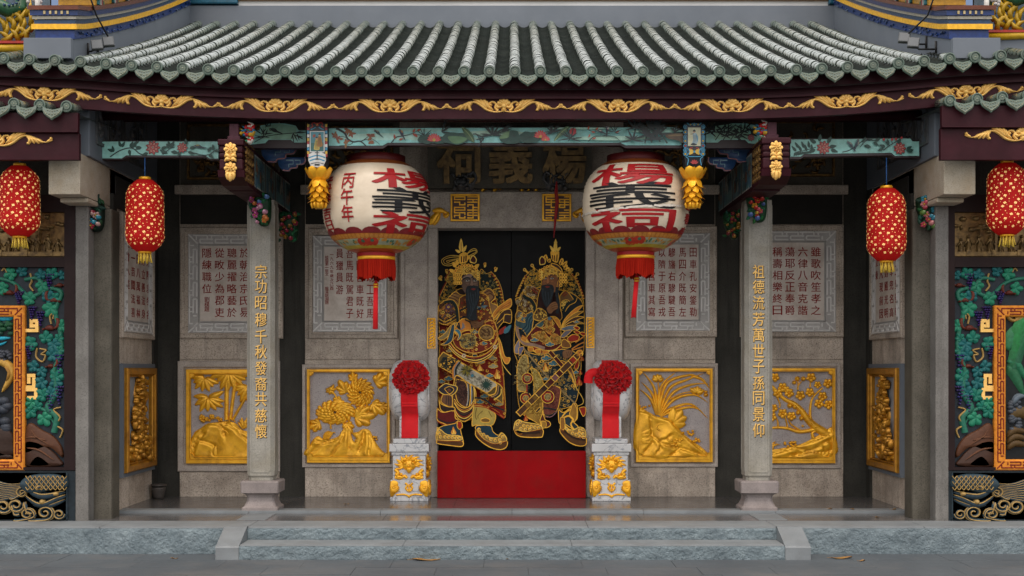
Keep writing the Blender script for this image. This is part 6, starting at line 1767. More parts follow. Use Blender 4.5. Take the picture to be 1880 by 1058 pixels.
def guardian_two(m):
    for P, e in (([(210, 760), (220, 590), (280, 520), (370, 490), (430, 600), (430, 720), (330, 760), (200, 860), (140, 860)], [(95, 860), (130, 760), (180, 660), (225, 580)]), ([(660, 760), (700, 600), (800, 500), (880, 600), (960, 740), (1010, 900), (1015, 1020), (850, 900)], [(850, 560), (920, 640), (985, 780), (1015, 900)])):
        OP(m, P, DG, 11); fil(m, P, 80, 48, 9, [GD, (.30, .24, .07)], 23); m.line(e, 26, RD); m.line([(p[0] - 10, p[1] - 6) for p in e], 7, GD2)
    for k in range(8): PL(m, 215 - k * 16, 610 + k * 34, 200 + k * 3, 40, 11, GD); PL(m, 905 + k * 14, 620 + k * 40, 10, 36, 10, GD)
    for x, y, a in ((205, 500, 140), (308, 440, 125), (855, 500, 55), (935, 560, 50)):
        m.line([(x, y), (x - 70 * math.cos(R(a)), y + 70 * math.sin(R(a)))], 26, GD); m.disc(x, y, 24, GD2, 10); m.disc(x, y, 11, RD, 8)
    body = [(110, 1000), (230, 820), (430, 740), (700, 780), (900, 850), (1020, 1020), (1025, 1560), (980, 1700), (960, 2000), (900, 2330), (690, 2400), (480, 2540), (180, 2500), (100, 2150), (110, 1800), (60, 1620), (70, 1250)]
    OP(m, body, (.012, .022, .030), 12)
    # shoulders and sleeves
    OP(m, [(110, 1000), (80, 900), (150, 870), (240, 720), (330, 740), (420, 800), (410, 930), (350, 1050), (230, 1100), (110, 1120)], (.24, .13, .03), 12); fil(m, [(110, 1000), (80, 900), (150, 870), (240, 720), (330, 740), (420, 800), (410, 930), (350, 1050), (230, 1100), (110, 1120)], 80, 60, 9, [GD2, (.36, .22, .10), DR, CRM], 31)
    folds(m, [[(300, 770), (350, 810), (380, 830)], [(325, 745), (370, 780), (400, 800)]], 14, RD)
    m.line([(190, 850), (210, 880), (290, 920), (340, 1000), (350, 1090)], 44, DG, n=8); m.line([(200, 830), (230, 860), (310, 905), (362, 990), (372, 1090)], 8, GD)
    OP(m, [(690, 860), (770, 790), (850, 870), (870, 930), (760, 960), (700, 1040)], (.20, .10, .03), 11); folds(m, [[(720, 850), (780, 800)], [(740, 870), (800, 830)]], 12, RD); OP(m, [(690, 1050), (720, 940), (800, 920), (830, 980), (760, 1060)], DG, 9); fil(m, [(690, 1050), (720, 940), (800, 920), (830, 980)], 14, 46, 8, GD2, 33)
    m.line([(910, 870), (890, 930), (800, 980), (740, 1080)], 40, DG, n=8); m.line([(930, 880), (905, 950), (815, 1000), (765, 1080)], 8, GD)
    # robe front, belly and lions
    OP(m, [(370, 1010), (430, 760), (640, 760), (690, 1000), (700, 1200), (380, 1200)], (.035, .010, .008), 9)
    OP(m, [(70, 1250), (110, 1110), (210, 1120), (320, 1090), (310, 1300), (250, 1430), (180, 1330), (100, 1300)], (.05, .10, .11), 10); folds(m, [[(300, 1110), (240, 1180), (230, 1270), (160, 1340)], [(315, 1140), (270, 1200), (255, 1300), (190, 1370)], [(318, 1200), (290, 1250), (280, 1330), (220, 1400)]], 17, (.012, .045, .065)); folds(m, [[(310, 1120), (255, 1190), (240, 1290), (170, 1350)], [(318, 1170), (280, 1230), (268, 1310)]], 6, (.08, .17, .19))
    OP(m, [(120, 1060), (230, 1130), (180, 1170), (210, 1230), (90, 1190), (80, 1120)], (.25, .13, .04), 8); fil(m, [(100, 1080), (220, 1130), (200, 1220), (100, 1190)], 18, 50, 9, [OR, LB, GD2], 35)
    OP(m, [(320, 1140), (380, 1040), (470, 1060), (520, 1150), (450, 1210), (340, 1190)], (.24, .13, .03), 11); fil(m, [(330, 1130), (380, 1050), (460, 1070), (500, 1150), (440, 1200)], 30, 26, 9, [GD2, BR], 37); m.line([(460, 1040), (510, 1080), (530, 1160)], 20, INK)
    belly = [(220, 1450), (330, 1310), (470, 1190), (620, 1150), (700, 1250), (720, 1420), (900, 1420), (860, 1500), (690, 1600), (500, 1620), (300, 1560)]
    OP(m, belly, (.13, .012, .008), 12)
    OP(m, [(350, 1270), (480, 1190), (470, 1260), (420, 1300)], (.06, .13, .13), 8)
    for P, sd in (([(300, 1430), (360, 1370), (460, 1350), (500, 1400), (550, 1470), (500, 1520), (400, 1470)], 41), ([(550, 1440), (600, 1390), (690, 1430), (700, 1500), (640, 1530), (570, 1510)], 42), ([(470, 1220), (570, 1180), (590, 1270), (520, 1280)], 43), ([(430, 1310), (520, 1290), (620, 1320), (560, 1390), (480, 1340)], 44)):
        OP(m, P, (.38, .20, .03), 8, GD2); fil(m, P, 26, 50, 9, [(.60, .36, .07), (.20, .08, .01), OR], sd)
    swirl(m, 340, 1470, 40, LB); swirl(m, 550, 1530, 44, LB); m.disc(545, 1178, 26, (.10, .18, .24), 12)
    OP(m, [(580, 1160), (680, 1200), (690, 1310), (640, 1240)], OR, 9)
    for k, c in ((0, GD2), (18, RD), (44, RD), (64, GD)): m.line([(250, 1500 + k), (330, 1560 + k), (480, 1620 + k), (620, 1610 + k), (720, 1530 + k)], 22, c)
    for (x, y) in ((285, 1600), (385, 1630), (490, 1640)): OP(m, [(x - 34, y - 26), (x + 34, y - 20), (x + 30, y + 26), (x - 30, y + 22)], OR, 9)
    # arms of the sash and the long feathers at the waist
    for k, (c, e) in enumerate([(OR, (1000, 1000)), ((.30, .16, .03), (1010, 1080)), (BR, (1025, 1160)), ((.05, .03, .02), (1025, 1250)), ((.12, .16, .20), (930, 1290))]):
        OP(m, [(690, 1340 - k * 4), (760 + k * 10, 1180 + k * 24), (900, 1040 + k * 58), e, (930, 1080 + k * 58), (800, 1250 + k * 26)], c, 9)
    swirl(m, 920, 1222, 30, (.10, .20, .24)); OP(m, [(690, 1430), (760, 1350), (850, 1340), (800, 1400), (740, 1440)], (.16, .15, .18), 8)
    for x, y in ((915, 1310), (920, 1370), (1000, 1390)): OP(m, [(x - 44, y - 10), (x, y - 26), (x + 44, y), (x + 10, y + 26)], RD, 9)
    OP(m, [(790, 1450), (860, 1400), (950, 1420), (930, 1480), (820, 1500)], RD, 9); OP(m, [(710, 1500), (750, 1460), (830, 1530), (820, 1580), (720, 1570)], (.22, .09, .02), 10); m.line([(700, 1580), (770, 1600), (840, 1580)], 16, INK)
    folds(m, [[(850, 1600), (940, 1540), (1025, 1500)], [(900, 1510), (970, 1460), (1025, 1420)], [(850, 1615), (960, 1580), (1025, 1560)]], 16, OR)
    m.line([(95, 1290), (120, 1420), (200, 1520), (330, 1540), (480, 1590)], 46, (.32, .20, .14), n=8, taper=.1); m.line([(75, 1300), (105, 1430), (190, 1545), (330, 1565), (470, 1612)], 7, GD)
    OP(m, [(130, 1460), (70, 1560), (70, 1650), (120, 1660), (140, 1600)], (.26, .24, .30), 9); OP(m, [(120, 1580), (190, 1560), (180, 1620), (130, 1690)], (.16, .16, .28), 9)
    for k in range(5): flame(m, 180 + k * 14, 1480 + k * 8, 80)
    # long blue skirt with cloud scrolls
    skirt = [(200, 1620), (420, 1680), (720, 1600), (960, 1700), (960, 2000), (900, 2330), (680, 2420), (660, 2300), (560, 2080), (430, 1980), (250, 1840)]
    OP(m, skirt, (.012, .032, .045), 10); fil(m, skirt, 150, 66, 10, [GD, (.36, .27, .10), (.30, .22, .08)], 47)
    swirl(m, 500, 1720, 50, LB); swirl(m, 600, 1790, 54, LB); swirl(m, 490, 2005, 34, LB); swirl(m, 905, 1915, 34, LB); flame(m, 495, 1910, 130)
    OP(m, [(690, 1760), (740, 1765), (840, 1860), (890, 2000), (900, 2110), (850, 2000), (770, 1850)], (.22, .10, .045), 12); m.line([(700, 1790), (830, 1930), (910, 2130), (990, 2260), (1000, 2340), (920, 2380)], 9, GD2, n=8)
    m.line([(190, 1590), (500, 1960), (900, 2350)], 22, (.32, .22, .09))
    OP(m, [(880, 1830), (940, 1740), (940, 1840), (900, 1880)], RD, 9)
    for y, h in ((1760, 100), (1950, 80), (2100, 140)): flame(m, 985 - (y - 1760) * .1, y, h, RD, OR)
    # hide leg covers, medallions
    OP(m, [(110, 2160), (100, 1850), (170, 1690), (240, 1700), (250, 1850), (230, 2150), (170, 2180)], (.38, .28, .09), 11); fil(m, [(110, 2150), (110, 1850), (180, 1710), (240, 1720), (230, 2100)], 50, 60, 7, [(.55, .42, .15), (.20, .12, .03)], 51, .2)
    OP(m, [(280, 1850), (380, 1900), (450, 2040), (470, 2160), (350, 2230), (330, 2200), (320, 2000)], (.42, .30, .06), 10); fil(m, [(290, 1870), (380, 1910), (450, 2050), (350, 2200)], 50, 20, 8, [(.58, .45, .14), (.26, .16, .03)], 53)
    OP(m, [(560, 2090), (680, 2130), (690, 2230), (640, 2440), (480, 2510), (450, 2340), (500, 2150)], (.17, .045, .028), 11); fil(m, [(570, 2110), (680, 2140), (640, 2400), (490, 2480)], 40, 40, 8, [(.24, .07, .04), (.11, .02, .015)], 55)
    folds(m, [[(460, 2400), (540, 2410), (640, 2430)], [(480, 2500), (560, 2500), (640, 2450)]], 16, INK); folds(m, [[(480, 2520), (570, 2520), (650, 2440)]], 10, (.30, .14, .16))
    OP(m, [(190, 2500), (300, 2330), (430, 2250), (450, 2340), (440, 2560), (400, 2620), (330, 2580)], (.36, .20, .03), 11); fil(m, [(220, 2480), (300, 2340), (430, 2270), (440, 2540)], 40, 60, 7, [(.52, .32, .05), (.2, .1, .01)], 57, .3); OP(m, [(350, 2450), (410, 2390), (410, 2430), (365, 2470)], INK, 7)
    for (x, y, r) in ((238, 2000, 78), (218, 2268, 80), (515, 2250, 92)):
        for k, c in ((1.0, GD), (.90, INK), (.80, (.25, .010, .006)), (.55, GD), (.48, (.08, .055, .02))): m.disc(x, y, r * k, c, 20)
        fil(m, [(x - r * .35, y - r * .35), (x + r * .35, y - r * .35), (x + r * .35, y + r * .35), (x - r * .35, y + r * .35)], 12, r * .4, 7, (.36, .27, .10), int(x))
    folds(m, [[(250, 2080), (250, 2200), (340, 2310)], [(320, 2100), (310, 2220)]], 14, INK); m.line([(232, 2085), (232, 2180)], 18, RD, n=2)
    # two crossed maces
    m.line([(540, 1630), (720, 1840)], 58, GD, n=2); m.line([(543, 1634), (718, 1836)], 44, DR, n=2); m.line([(600, 1720), (650, 1680)], 10, GD2, n=2)
    m.line([(960, 1650), (110, 2490)], 88, GD, n=2); m.line([(955, 1656), (120, 2482)], 70, (.085, .035, .012), n=2)
    for t, c in ((.08, RD), (.16, BR), (.3, DR), (.37, (.2, .08, .08)), (.44, DR), (.55, (.035, .014, .008)), (.7, (.16, .08, .012)), (.82, (.2, .1, .015))):
        x, y = 955 - 835 * t, 1656 + 826 * t
        m.line([(x, y), (x - 50, y + 49)], 70, c, n=2); m.line([(x - 24 + 26, y - 24 - 2), (x + 26 + 24, y + 24 + 24 - 2)], 9, GD2, n=2) if False else m.line([(x - 26, y - 26), (x + 26, y + 26)], 9, GD2, n=2)
    m.disc(950, 1660, 50, GD, 14); fil(m, [(915, 1625), (985, 1625), (985, 1695), (915, 1695)], 14, 40, 9, [OR, BR], 59)
    OP(m, [(715, 1640), (760, 1610), (840, 1620), (845, 1680), (780, 1730), (725, 1710)], (.22, .10, .04), 6, (.05, .02, .01)); folds(m, [[(770, 1640), (790, 1700)], [(795, 1635), (812, 1690)], [(820, 1630), (830, 1670)]], 6, (.07, .03, .012))
    # boots
    OP(m, [(410, 2560), (450, 2480), (480, 2560), (540, 2590), (550, 2640), (490, 2670), (430, 2650)], (.09, .02, .012), 10); OP(m, [(430, 2580), (490, 2590), (490, 2660), (440, 2670)], (.36, .19, .03), 8)
    boot(m, [(70, 2600), (120, 2560), (190, 2590), (300, 2610), (420, 2640), (430, 2720), (200, 2720), (110, 2700), (55, 2700)], [(60, 2690), (120, 2760), (250, 2730), (440, 2690), (445, 2780), (400, 2800), (180, 2795), (90, 2760)], [(100, 2620), (140, 2590), (190, 2640), (240, 2650), (290, 2650), (340, 2660), (390, 2670), (150, 2680), (210, 2690), (270, 2690)], 3)
    m.line([(170, 2745), (410, 2730)], 32, (.035, .014, .006), n=2); flame(m, 220, 2580, 90, RD, OR)
    OP(m, [(660, 2420), (740, 2460), (900, 2340), (915, 2540), (860, 2580), (930, 2660), (880, 2700), (720, 2600), (670, 2600)], (.02, .035, .04), 11); OP(m, [(810, 2480), (860, 2340), (910, 2420), (900, 2560), (850, 2580)], (.36, .18, .03), 10); m.line([(700, 2540), (760, 2460), (830, 2420)], 20, GD, n=6)
    OP(m, [(690, 2530), (740, 2540), (745, 2680), (690, 2680)], (.28, .12, .02), 9); m.line([(740, 2530), (800, 2510), (860, 2560), (830, 2620), (870, 2690), (930, 2690)], 22, GD, n=6); m.line([(745, 2540), (800, 2525), (845, 2565)], 10, BR)
    boot(m, [(740, 2620), (790, 2680), (860, 2700), (950, 2660), (1020, 2700), (1026, 2800), (930, 2820), (800, 2750)], [(680, 2680), (760, 2730), (880, 2800), (1026, 2800), (1030, 2900), (930, 2915), (800, 2860), (690, 2740)], [(770, 2680), (800, 2710), (850, 2740), (900, 2760), (950, 2700), (990, 2690), (940, 2740), (990, 2750), (950, 2790), (1000, 2800)], 4)
    m.line([(740, 2710), (860, 2800), (1026, 2835)], 26, (.035, .014, .006), n=4)
    OP(m, [(940, 2400), (1024, 2390), (1026, 2480), (990, 2510)], RD, 9)
    # head and hand
    face(m, [(440, 680), (450, 590), (520, 562), (620, 565), (660, 640), (655, 760), (610, 830), (500, 840), (440, 740)], (.22, .085, .030), 530, 640, .95, -1)
    OP(m, [(650, 690), (680, 650), (690, 730), (660, 790), (640, 760)], (.26, .11, .04), 6)
    beard(m, [(430, 760), (470, 730), (570, 730), (600, 790), (580, 900), (540, 1000), (500, 1040), (450, 960), (425, 850)], [[(450, 780), (450, 880), (490, 1010)], [(480, 820), (490, 920), (505, 1020)], [(560, 790), (560, 880), (520, 1000)], [(520, 830), (525, 930), (512, 1020)], [(590, 800), (565, 920)]], (510, 755))
    m.line([(645, 760), (640, 870), (660, 1000), (640, 1120)], 44, (.010, .013, .016), n=6)
    OP(m, [(500, 1050), (560, 980), (620, 960), (650, 1000), (650, 1050), (600, 1080), (560, 1120), (520, 1110)], (.23, .10, .035), 5, (.06, .02, .01)); folds(m, [[(550, 1010), (600, 985), (640, 975)], [(560, 1035), (610, 1012), (650, 1008)], [(570, 1060), (620, 1040), (650, 1036)]], 6, (.07, .03, .012))
    crown(m, 560, 590, 150, 7)
    OP(m, [(560, 440), (640, 460), (700, 520), (700, 560), (640, 510), (570, 470)], BR, 9)
    OP(m, [(410, 460), (405, 390), (440, 350), (480, 400), (470, 450)], DR, 13, GD2)
    for (x, y, a, L) in [(500, 370, 110, 80), (480, 350, 80, 60), (680, 440, 70, 100), (720, 460, 55, 100), (740, 500, 60, 80), (700, 400, 80, 60), (430, 540, 120, 60), (520, 400, 60, 60), (780, 520, 70, 60)]: PL(m, x, y + 30, a, L, 28, GD); PL(m, x, y + 24, a, L * .6, 10, (.2, .08, .01))
    OP(m, [(555, 300), (570, 275), (610, 290), (655, 280), (665, 310), (655, 400), (630, 430), (575, 395)], GD, 9); folds(m, [[(575, 330), (585, 395)], [(605, 335), (610, 410)], [(640, 325), (635, 415)]], 14, DR)
    PL(m, 615, 290, 88, 180, 26, GD2); PL(m, 600, 285, 125, 100, 20, GD2); PL(m, 635, 280, 48, 80, 20, GD2); m.disc(620, 160, 22, GD2, 10)
    for k in range(10): m.disc(690 + (k % 3) * 34, 600 + (k // 3) * 46, 24, GD, 9); m.disc(692 + (k % 3) * 34, 602 + (k // 3) * 46, 12, (.18, .08, .01), 8)
    for k in range(3): m.disc(432, 560 + k * 36, 20, GD2, 9)

for s, (a, b), draw, x0, lab in ((-1, (804, 938.3), guardian_one, 800, "black door leaf painted with a dark-faced armoured guardian"), (1, (939.2, 1075), guardian_two, 936, "black door leaf painted with a red-faced armoured guardian holding a mace")):
    m = MB()
    m.box(X(a, YD), X(b, YD), YD + .001, YD + .06, .02, Z(415, YD), bev=.003)
    leaf = part(m, "door_leaf", G["doorblack"], None, lab)
    m = MB(frame(YD, x0, 430, 7.556)); m.lay = .0003
    draw(m)
    print("guardian layers", m.lay, len(m.f))
    m.build("painted_guardian", G["doorpaint"], leaf)
mb = MB(); mb.box(X(800, 15.3), X(1080, 15.3), 15.24, 15.5, -.1, 3.3); part(mb, "door_recess", G["doorblack"])
# ------------------------------------------------------------------ seals, characters and carving about the lintel
YL = 14.859
for (x0, x1, chars, nm) in [(827, 881, "廣隆", "left"), (995, 1049, "源遠", "right")]:
    m = MB(frame(YL))
    m.prism([(x0, 356.5), (x1, 356.5), (x1, 407), (x0, 407)], -.01, .014, color=srgb((.055, .008, .008)))
    m.mat = 1
    m.frame4(x0, x1, 356.5, 407, 4, -.01, .03, cham=.8)
    q = random.Random(x0)
    # square seal script: straight strokes of one width
    for half in (0, 1):
        a = x0 + 6.5 + half * (x1 - x0) * .455
        b = a + (x1 - x0) * .39
        ys = [361 + i * 4.85 for i in range(9)]
        for i, yy in enumerate(ys):
            u0, u1 = a, b
            r = (i * 7 + half * 3 + x0) % 5
            if r == 1: u1 = a + (b - a) * .55
            if r == 3: u0 = a + (b - a) * .45
            m.prism([(u0, yy), (u1, yy), (u1, yy + 2.1), (u0, yy + 2.1)], .012, .022)
        for i in range(8):
            for u in ((a, a + 2.1), (b - 2.1, b), ((a + b) / 2 - 1, (a + b) / 2 + 1)):
                if q.random() < .42: m.prism([(u[0], ys[i] + 2.1), (u[1], ys[i] + 2.1), (u[1], ys[i + 1]), (u[0], ys[i + 1])], .012, .022)
    m.build("seal_panel", [G["paint"], G["gold"]], lintel)
for (x, s) in ((806, -1), (1070, 1)):                 # gilded scroll brackets at the lintel's ends
    m = MB(frame(YL))
    for p, w in [([(x + 14 * -s, 392), (x + 2 * -s, 386), (x - 12 * -s, 388)], 5), ([(x + 12 * -s, 388), (x + 17 * -s, 393), (x + 12 * -s, 398), (x + 8 * -s, 393)], 3.4), ([(x, 388), (x - 8 * -s, 400), (x - 18 * -s, 412)], 7), ([(x + 2 * -s, 390), (x - 2 * -s, 402), (x - 10 * -s, 414)], 4)]:
        m.blade(p, w, .03, prof=petalp, n=4)
    m.build("gold_scroll", G["gold"], lintel)
for (x, yy) in ((792, 612), (1083.5, 611)):           # small pierced gilt plates on the jambs
    m = MB(frame(14.894))
    m.frame4(x - 7.5, x + 7.5, yy - 28, yy + 28, 1.6, -.003, .012)
    for k in range(9): m.blade([(x - 4, yy - 23 + k * 5.6), (x + 3, yy - 26 + k * 5.6), (x + 4, yy - 22 + k * 5.6), (x - 3, yy - 20 + k * 5.6)], 1.5, .01, prof=tubep, n=3)
    m.build("gilt_plate", G["gold"], jamb)
m = MB()
a, b = X(786, 14.82), X(1086, 14.82)
vs = [(a, 14.80, Z(345, 14.80)), (b, 14.80, Z(345, 14.80)), (b, 14.66, Z(236, 14.66)), (a, 14.66, Z(236, 14.66)), (a, 14.90, Z(345, 14.8)), (b, 14.90, Z(345, 14.8)), (b, 14.78, Z(236, 14.7)), (a, 14.78, Z(236, 14.7))]
m.add(vs, [(0, 1, 2, 3), (7, 6, 5, 4), (0, 4, 5, 1), (1, 5, 6, 2), (2, 6, 7, 3), (3, 7, 4, 0)])
plaque = part(m, "name_plaque", G["grey_stone"], None, "leaning stone plaque of big gilded characters over the door")  # deep shade over the door put into the slab's darker stone colour
tp = Matrix(((14.73 / F, 0, 0, (0 - CX) * 14.73 / F), (0, .14 / 109, -1, 14.66 - 236 * .14 / 109), (0, -14.73 / F, 0, CH + HY * 14.73 / F), (0, 0, 0, 1)))
m = MB(tp)
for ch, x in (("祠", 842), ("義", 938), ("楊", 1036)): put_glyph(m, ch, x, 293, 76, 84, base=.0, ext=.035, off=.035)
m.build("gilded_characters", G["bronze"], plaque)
for (x, s) in ((846, 1), (1026, -1)):                 # little stone lions carrying the plaque
    m = MB(frame(14.80))
    c = (x, 333)
    m.dome(x, 336, 15, 13, .13, base=-.05, n=14, m=5)
    m.dome(x + 18 * s, 334, 11, 15, .10, base=-.05, n=12, m=4)
    m.dome(x, 342, 8, 6, .17, base=-.05, n=10, m=4)
    for u in (-1, 1):
        m.dome(x + u * 6, 330, 3.4, 3, .15, base=-.02, n=8, m=3)
        m.blade([(x + u * 10, 327), (x + u * 15, 320), (x + u * 20, 322)], 3, .06, base=.02, n=3)
        m.dome(x + u * 11, 346, 5, 4, .12, base=-.03, n=8, m=3)
    q = random.Random(int(x))
    for k in range(22):
        a = q.uniform(0, 6.28)
        m.dome(x + 12 * math.cos(a) + s * 2, 333 + 10 * math.sin(a), 3, 3, .05, base=.03, n=6, m=2)
    m.blade([(x + 20 * s, 340), (x + 28 * s, 330), (x + 24 * s, 318), (x + 16 * s, 322)], 3, .06, base=.03, prof=tubep, n=4)
    m.build("stone_lion", G["lionstone"], plaque)
m = MB(frame(14.95))                                   # gilded beam ends seen through the gap over the lintel
for p, w in [([(884, 352), (892, 344), (904, 342)], 4), ([(906, 352), (914, 344), (921, 348)], 3.5), ([(957, 342), (958, 352)], 4), ([(970, 352), (971, 345)], 3), ([(984, 340), (984, 352)], 4)]: m.blade(p, w, .05, prof=tubep, n=3)
m.build("gilt_carving", G["gold"], lintel)

# ------------------------------------------------------------------ red board across the threshold
m = MB(); m.box(X(803.5, 14.87), X(1075, 14.87), 14.80, 14.87, .002, Z(827.5, 14.87), bev=.006)
tb = m.build("threshold_board", G["redboard"])
tag(tb, "plain red lacquered threshold board across the foot of the door", "threshold")

# ------------------------------------------------------------------ drum stones on marble pedestals, with red rosettes
for s, (x0, x1), lab in ((-1, (716, 786), "left"), (1, (1087.5, 1158), "right")):
    YQ = 14.48
    xa, xb = X(x0, YQ), X(x1, YQ)
    xc = (xa + xb) / 2
    hw = (xb - xa) / 2
    t = thing("drum_stone", (xc, YQ + .3, 0), "grey marble drum stone on white gilded pedestal %s of the door" % lab, "drum stone", "drum stones beside the door")
    zc = [Z(y, YQ) for y in (920, 914, 882, 878, 836, 830, 815, 806)]
    m = MB()
    D = .62
    m.box(xc - hw, xc + hw, YQ, YQ + D, .001, zc[1], bev=.004)
    m.box(xc - hw + .004, xc + hw - .004, YQ + .004, YQ + D - .004, zc[1] + .0005, zc[2], bev=.004)
    m.box(xc - hw + .03, xc + hw - .03, YQ + .03, YQ + D - .03, zc[2] + .0005, zc[4], bev=.004)
    m.box(xc - hw + .015, xc + hw - .015, YQ + .015, YQ + D - .015, zc[4] + .0005, zc[5], bev=.006)
    m.box(xc - hw - .008, xc + hw + .008, YQ - .008, YQ + D + .008, zc[5] + .0005, zc[6], bev=.01)
    m.box(xc - hw + .03, xc + hw - .03, YQ + .03, YQ + D - .03, zc[6] + .0005, zc[7], bev=.01)
    ped = m.build("pedestal", G["marble"], t)
    for side in (0, 1):                                # gilded lion mask and corner scrolls: front face, then the face towards the door
        if side == 0:
            tr, tr2 = frame(YQ + .031), frame(YQ + .003)
            cx = (x0 + x1) / 2
        else:
            k = YQ / F
            sx = xc + (hw - .029) * -s if False else xc + (-s) * (hw - .029)
            def sidetr(xp): return Matrix(((0, 0, -s, xp), (k, 0, 0, YQ + D / 2), (0, -k, 0, CH + HY * k), (0, 0, 0, 1)))
            tr, tr2 = sidetr(xc - s * (hw - .031)), sidetr(xc - s * (hw - .003))
            cx = 0
        m = MB(tr)
        for k_ in range(18):
            a = R(-20 + k_ * 13)
            r0, r1 = 9, 22 + 6 * (k_ % 2)
            m.blade([(cx + r0 * math.cos(a) * 1.1, 853 - r0 * .8 * math.sin(a)), (cx + r1 * .7 * math.cos(a + .15), 853 - r1 * .55 * math.sin(a + .15)), (cx + r1 * math.cos(a), 853 - r1 * .68 * math.sin(a))], 2.6, .02, n=3)
        m.dome(cx, 854, 13, 11, .035, n=14, m=4)
        for u in (-1, 1):
            m.dome(cx + u * 7, 850, 4.2, 4, .05, n=9, m=3); m.dome(cx + u * 12, 846, 4, 5, .035, n=8, m=3)
            m.blade([(cx + u * 4, 846), (cx + u * 9, 844), (cx + u * 13, 847)], 1.8, .05, n=3)
            m.blade([(cx + u * 26, 862), (cx + u * 20, 868), (cx + u * 22, 874), (cx + u * 14, 876)], 3.4, .03, prof=tubep, n=4)
            m.blade([(cx + u * 26, 876), (cx + u * 16, 878), (cx + u * 8, 874), (cx + u * 4, 878)], 3, .025, prof=tubep, n=4)
            for j in range(4): m.dome(cx + u * (10 + j * 4.5), 875 - (j % 2) * 4, 3.2, 3, .03, n=7, m=3)
        m.dome(cx, 855, 4, 3.4, .06, n=8, m=3)
        m.pillow([(cx - 5, 859), (cx + 5, 859), (cx + 4, 866), (cx, 869), (cx - 4, 866)], .045, 1, n=3)
        m.build("gilded_lion_mask", G["gold"], ped)
        m = MB(tr2)
        for u in (-1, 1):
            m.pillow([(cx + u * 34.4, 884), (cx + u * 22, 884), (cx + u * 20, 890), (cx + u * 25, 898), (cx + u * 26, 908), (cx + u * 34.4, 912)], .012, .8, n=2)
            for j in range(11):
                a = R(150 + j * 22)
                m.blade([(cx + u * 28, 896), (cx + u * (28 + 6 * math.cos(a)), 896 - 7 * math.sin(a)), (cx + u * min(33.5, 28 + 11 * math.cos(a + .3)), 897 - 10 * math.sin(a + .3))], 1.9, .02, base=.008, n=3)
            m.dome(cx + u * 28, 896, 4, 4, .03, n=8, m=3)
            m.blade([(cx + u * 2, 902), (cx + u * 6, 896), (cx + u * 3, 891), (cx + u * 7, 887)], 2, .014, prof=tubep, n=4)
            m.blade([(cx, 911), (cx + u * 10, 908), (cx + u * 24, 909)], 1.7, .014, prof=tubep, n=4)
        m.blade([(cx, 888), (cx, 900), (cx, 905)], 2, .014, prof=bothp, n=3); m.dome(cx, 912, 3, 2.4, .015, n=7, m=2)
        m.build("gilded_scroll", G["gold"], ped)
    # the drum, its axle across the doorway
    zt, zb = Z(660, YQ + .3), Z(775, YQ + .3)
    zm, rad = (zt + zb) / 2, (zt - zb) / 2
    yc = YQ + .02 + rad
    xd = xc + s * .012
    tk = .225
    prof = []
    for i in range(19):
        a = -math.pi / 2 + math.pi * i / 18
        prof.append((rad * max(0, math.cos(a)) ** .44, tk * (1 if a > 0 else -1) * abs(math.sin(a)) ** .5))
    m = MB(Matrix(((0, 0, 1, xd), (0, 1, 0, yc), (-1, 0, 0, zm), (0, 0, 0, 1))))
    m.lathe(prof, 0, 0, 40)
    for sg in (-1, 1):                                 # raised rings on both faces
        m.lathe([(.20, sg * (tk - .03)), (.21, sg * (tk + .004)), (.235, sg * (tk - .002)), (.24, sg * (tk - .05))], 0, 0, 40)
    m.frame(ID)
    m.box(xd - .11, xd + .11, yc - .24, yc + .24, zc[7] + .001, zm - rad + .07, bev=.02)
    dr = m.build("drum", G["drum"], t)
    # ribbon over the drum down to the pedestal
    rw = 31 * YQ / F / 2
    m = MB()
    xr = X(751 if s < 0 else 1122.5, YQ)
    path = []
    for i in range(15):
        a = R(70 - i * 8.6)
        path.append((yc - (rad + .012) * math.cos(a) if True else 0, zm + (rad + .012) * math.sin(a)))
    y_, z_ = path[-1]
    path += [(yc - .262, zm - rad + .02), (yc - .265, zc[7] + .004)]
    vs, fs = [], []
    for i, (y, z) in enumerate(path):
        for x in (-1, -.33, .33, 1): vs.append((xr + x * rw, y - (.006 if abs(x) < .5 else 0), z))
    for i in range(len(path) - 1):
        for j in range(3): fs.append((i * 4 + j, i * 4 + j + 1, i * 4 + j + 5, i * 4 + j + 4))
    m.add(vs, fs, True)
    for zz, h in ((Z(745, YQ), .012), (Z(741, YQ), .009)):
        yy = yc - math.sqrt(max(0, (rad + .012) ** 2 - (zz - zm) ** 2))
        m.box(xr - rw * .93, xr + rw * .93, yy - .016, yy, zz - h, zz + h, bev=.004)
    # gathered rosette
    q = random.Random(21 + s)
    cy_, cz_ = yc - rad - .06, Z(694, YQ)
    xr2 = X(754 if s < 0 else 1126, YQ)
    for i in range(64):                                # open ruffled cups of satin over the whole front of the ball
        t_ = i / 63
        pol = math.acos(1 - 1.25 * t_)
        az = i * 2.39996
        n_ = Vector((math.sin(pol) * math.cos(az), -math.cos(pol), math.sin(pol) * math.sin(az)))
        tg = n_.cross(Vector((.3, .2, 1))).normalized()
        bt = n_.cross(tg)
        c = Vector((xr2 + n_.x * .155, cy_ + .085 + n_.y * .105, cz_ + n_.z * .14))
        w = q.uniform(.042, .06)
        vs = [tuple(c - n_ * .02)]
        NA = 14
        for j, rho in enumerate((.4, .75, 1.0)):
            for k in range(NA):
                th = 6.2832 * k / NA
                rr = w * rho * (1 + .22 * math.sin(2 * th + i) * rho)
                up_ = .062 * rho * rho + .016 * math.sin(5 * th + i * 1.7) * rho * rho - .02
                vs.append(tuple(c + (tg * math.cos(th) + bt * math.sin(th)) * rr + n_ * up_))
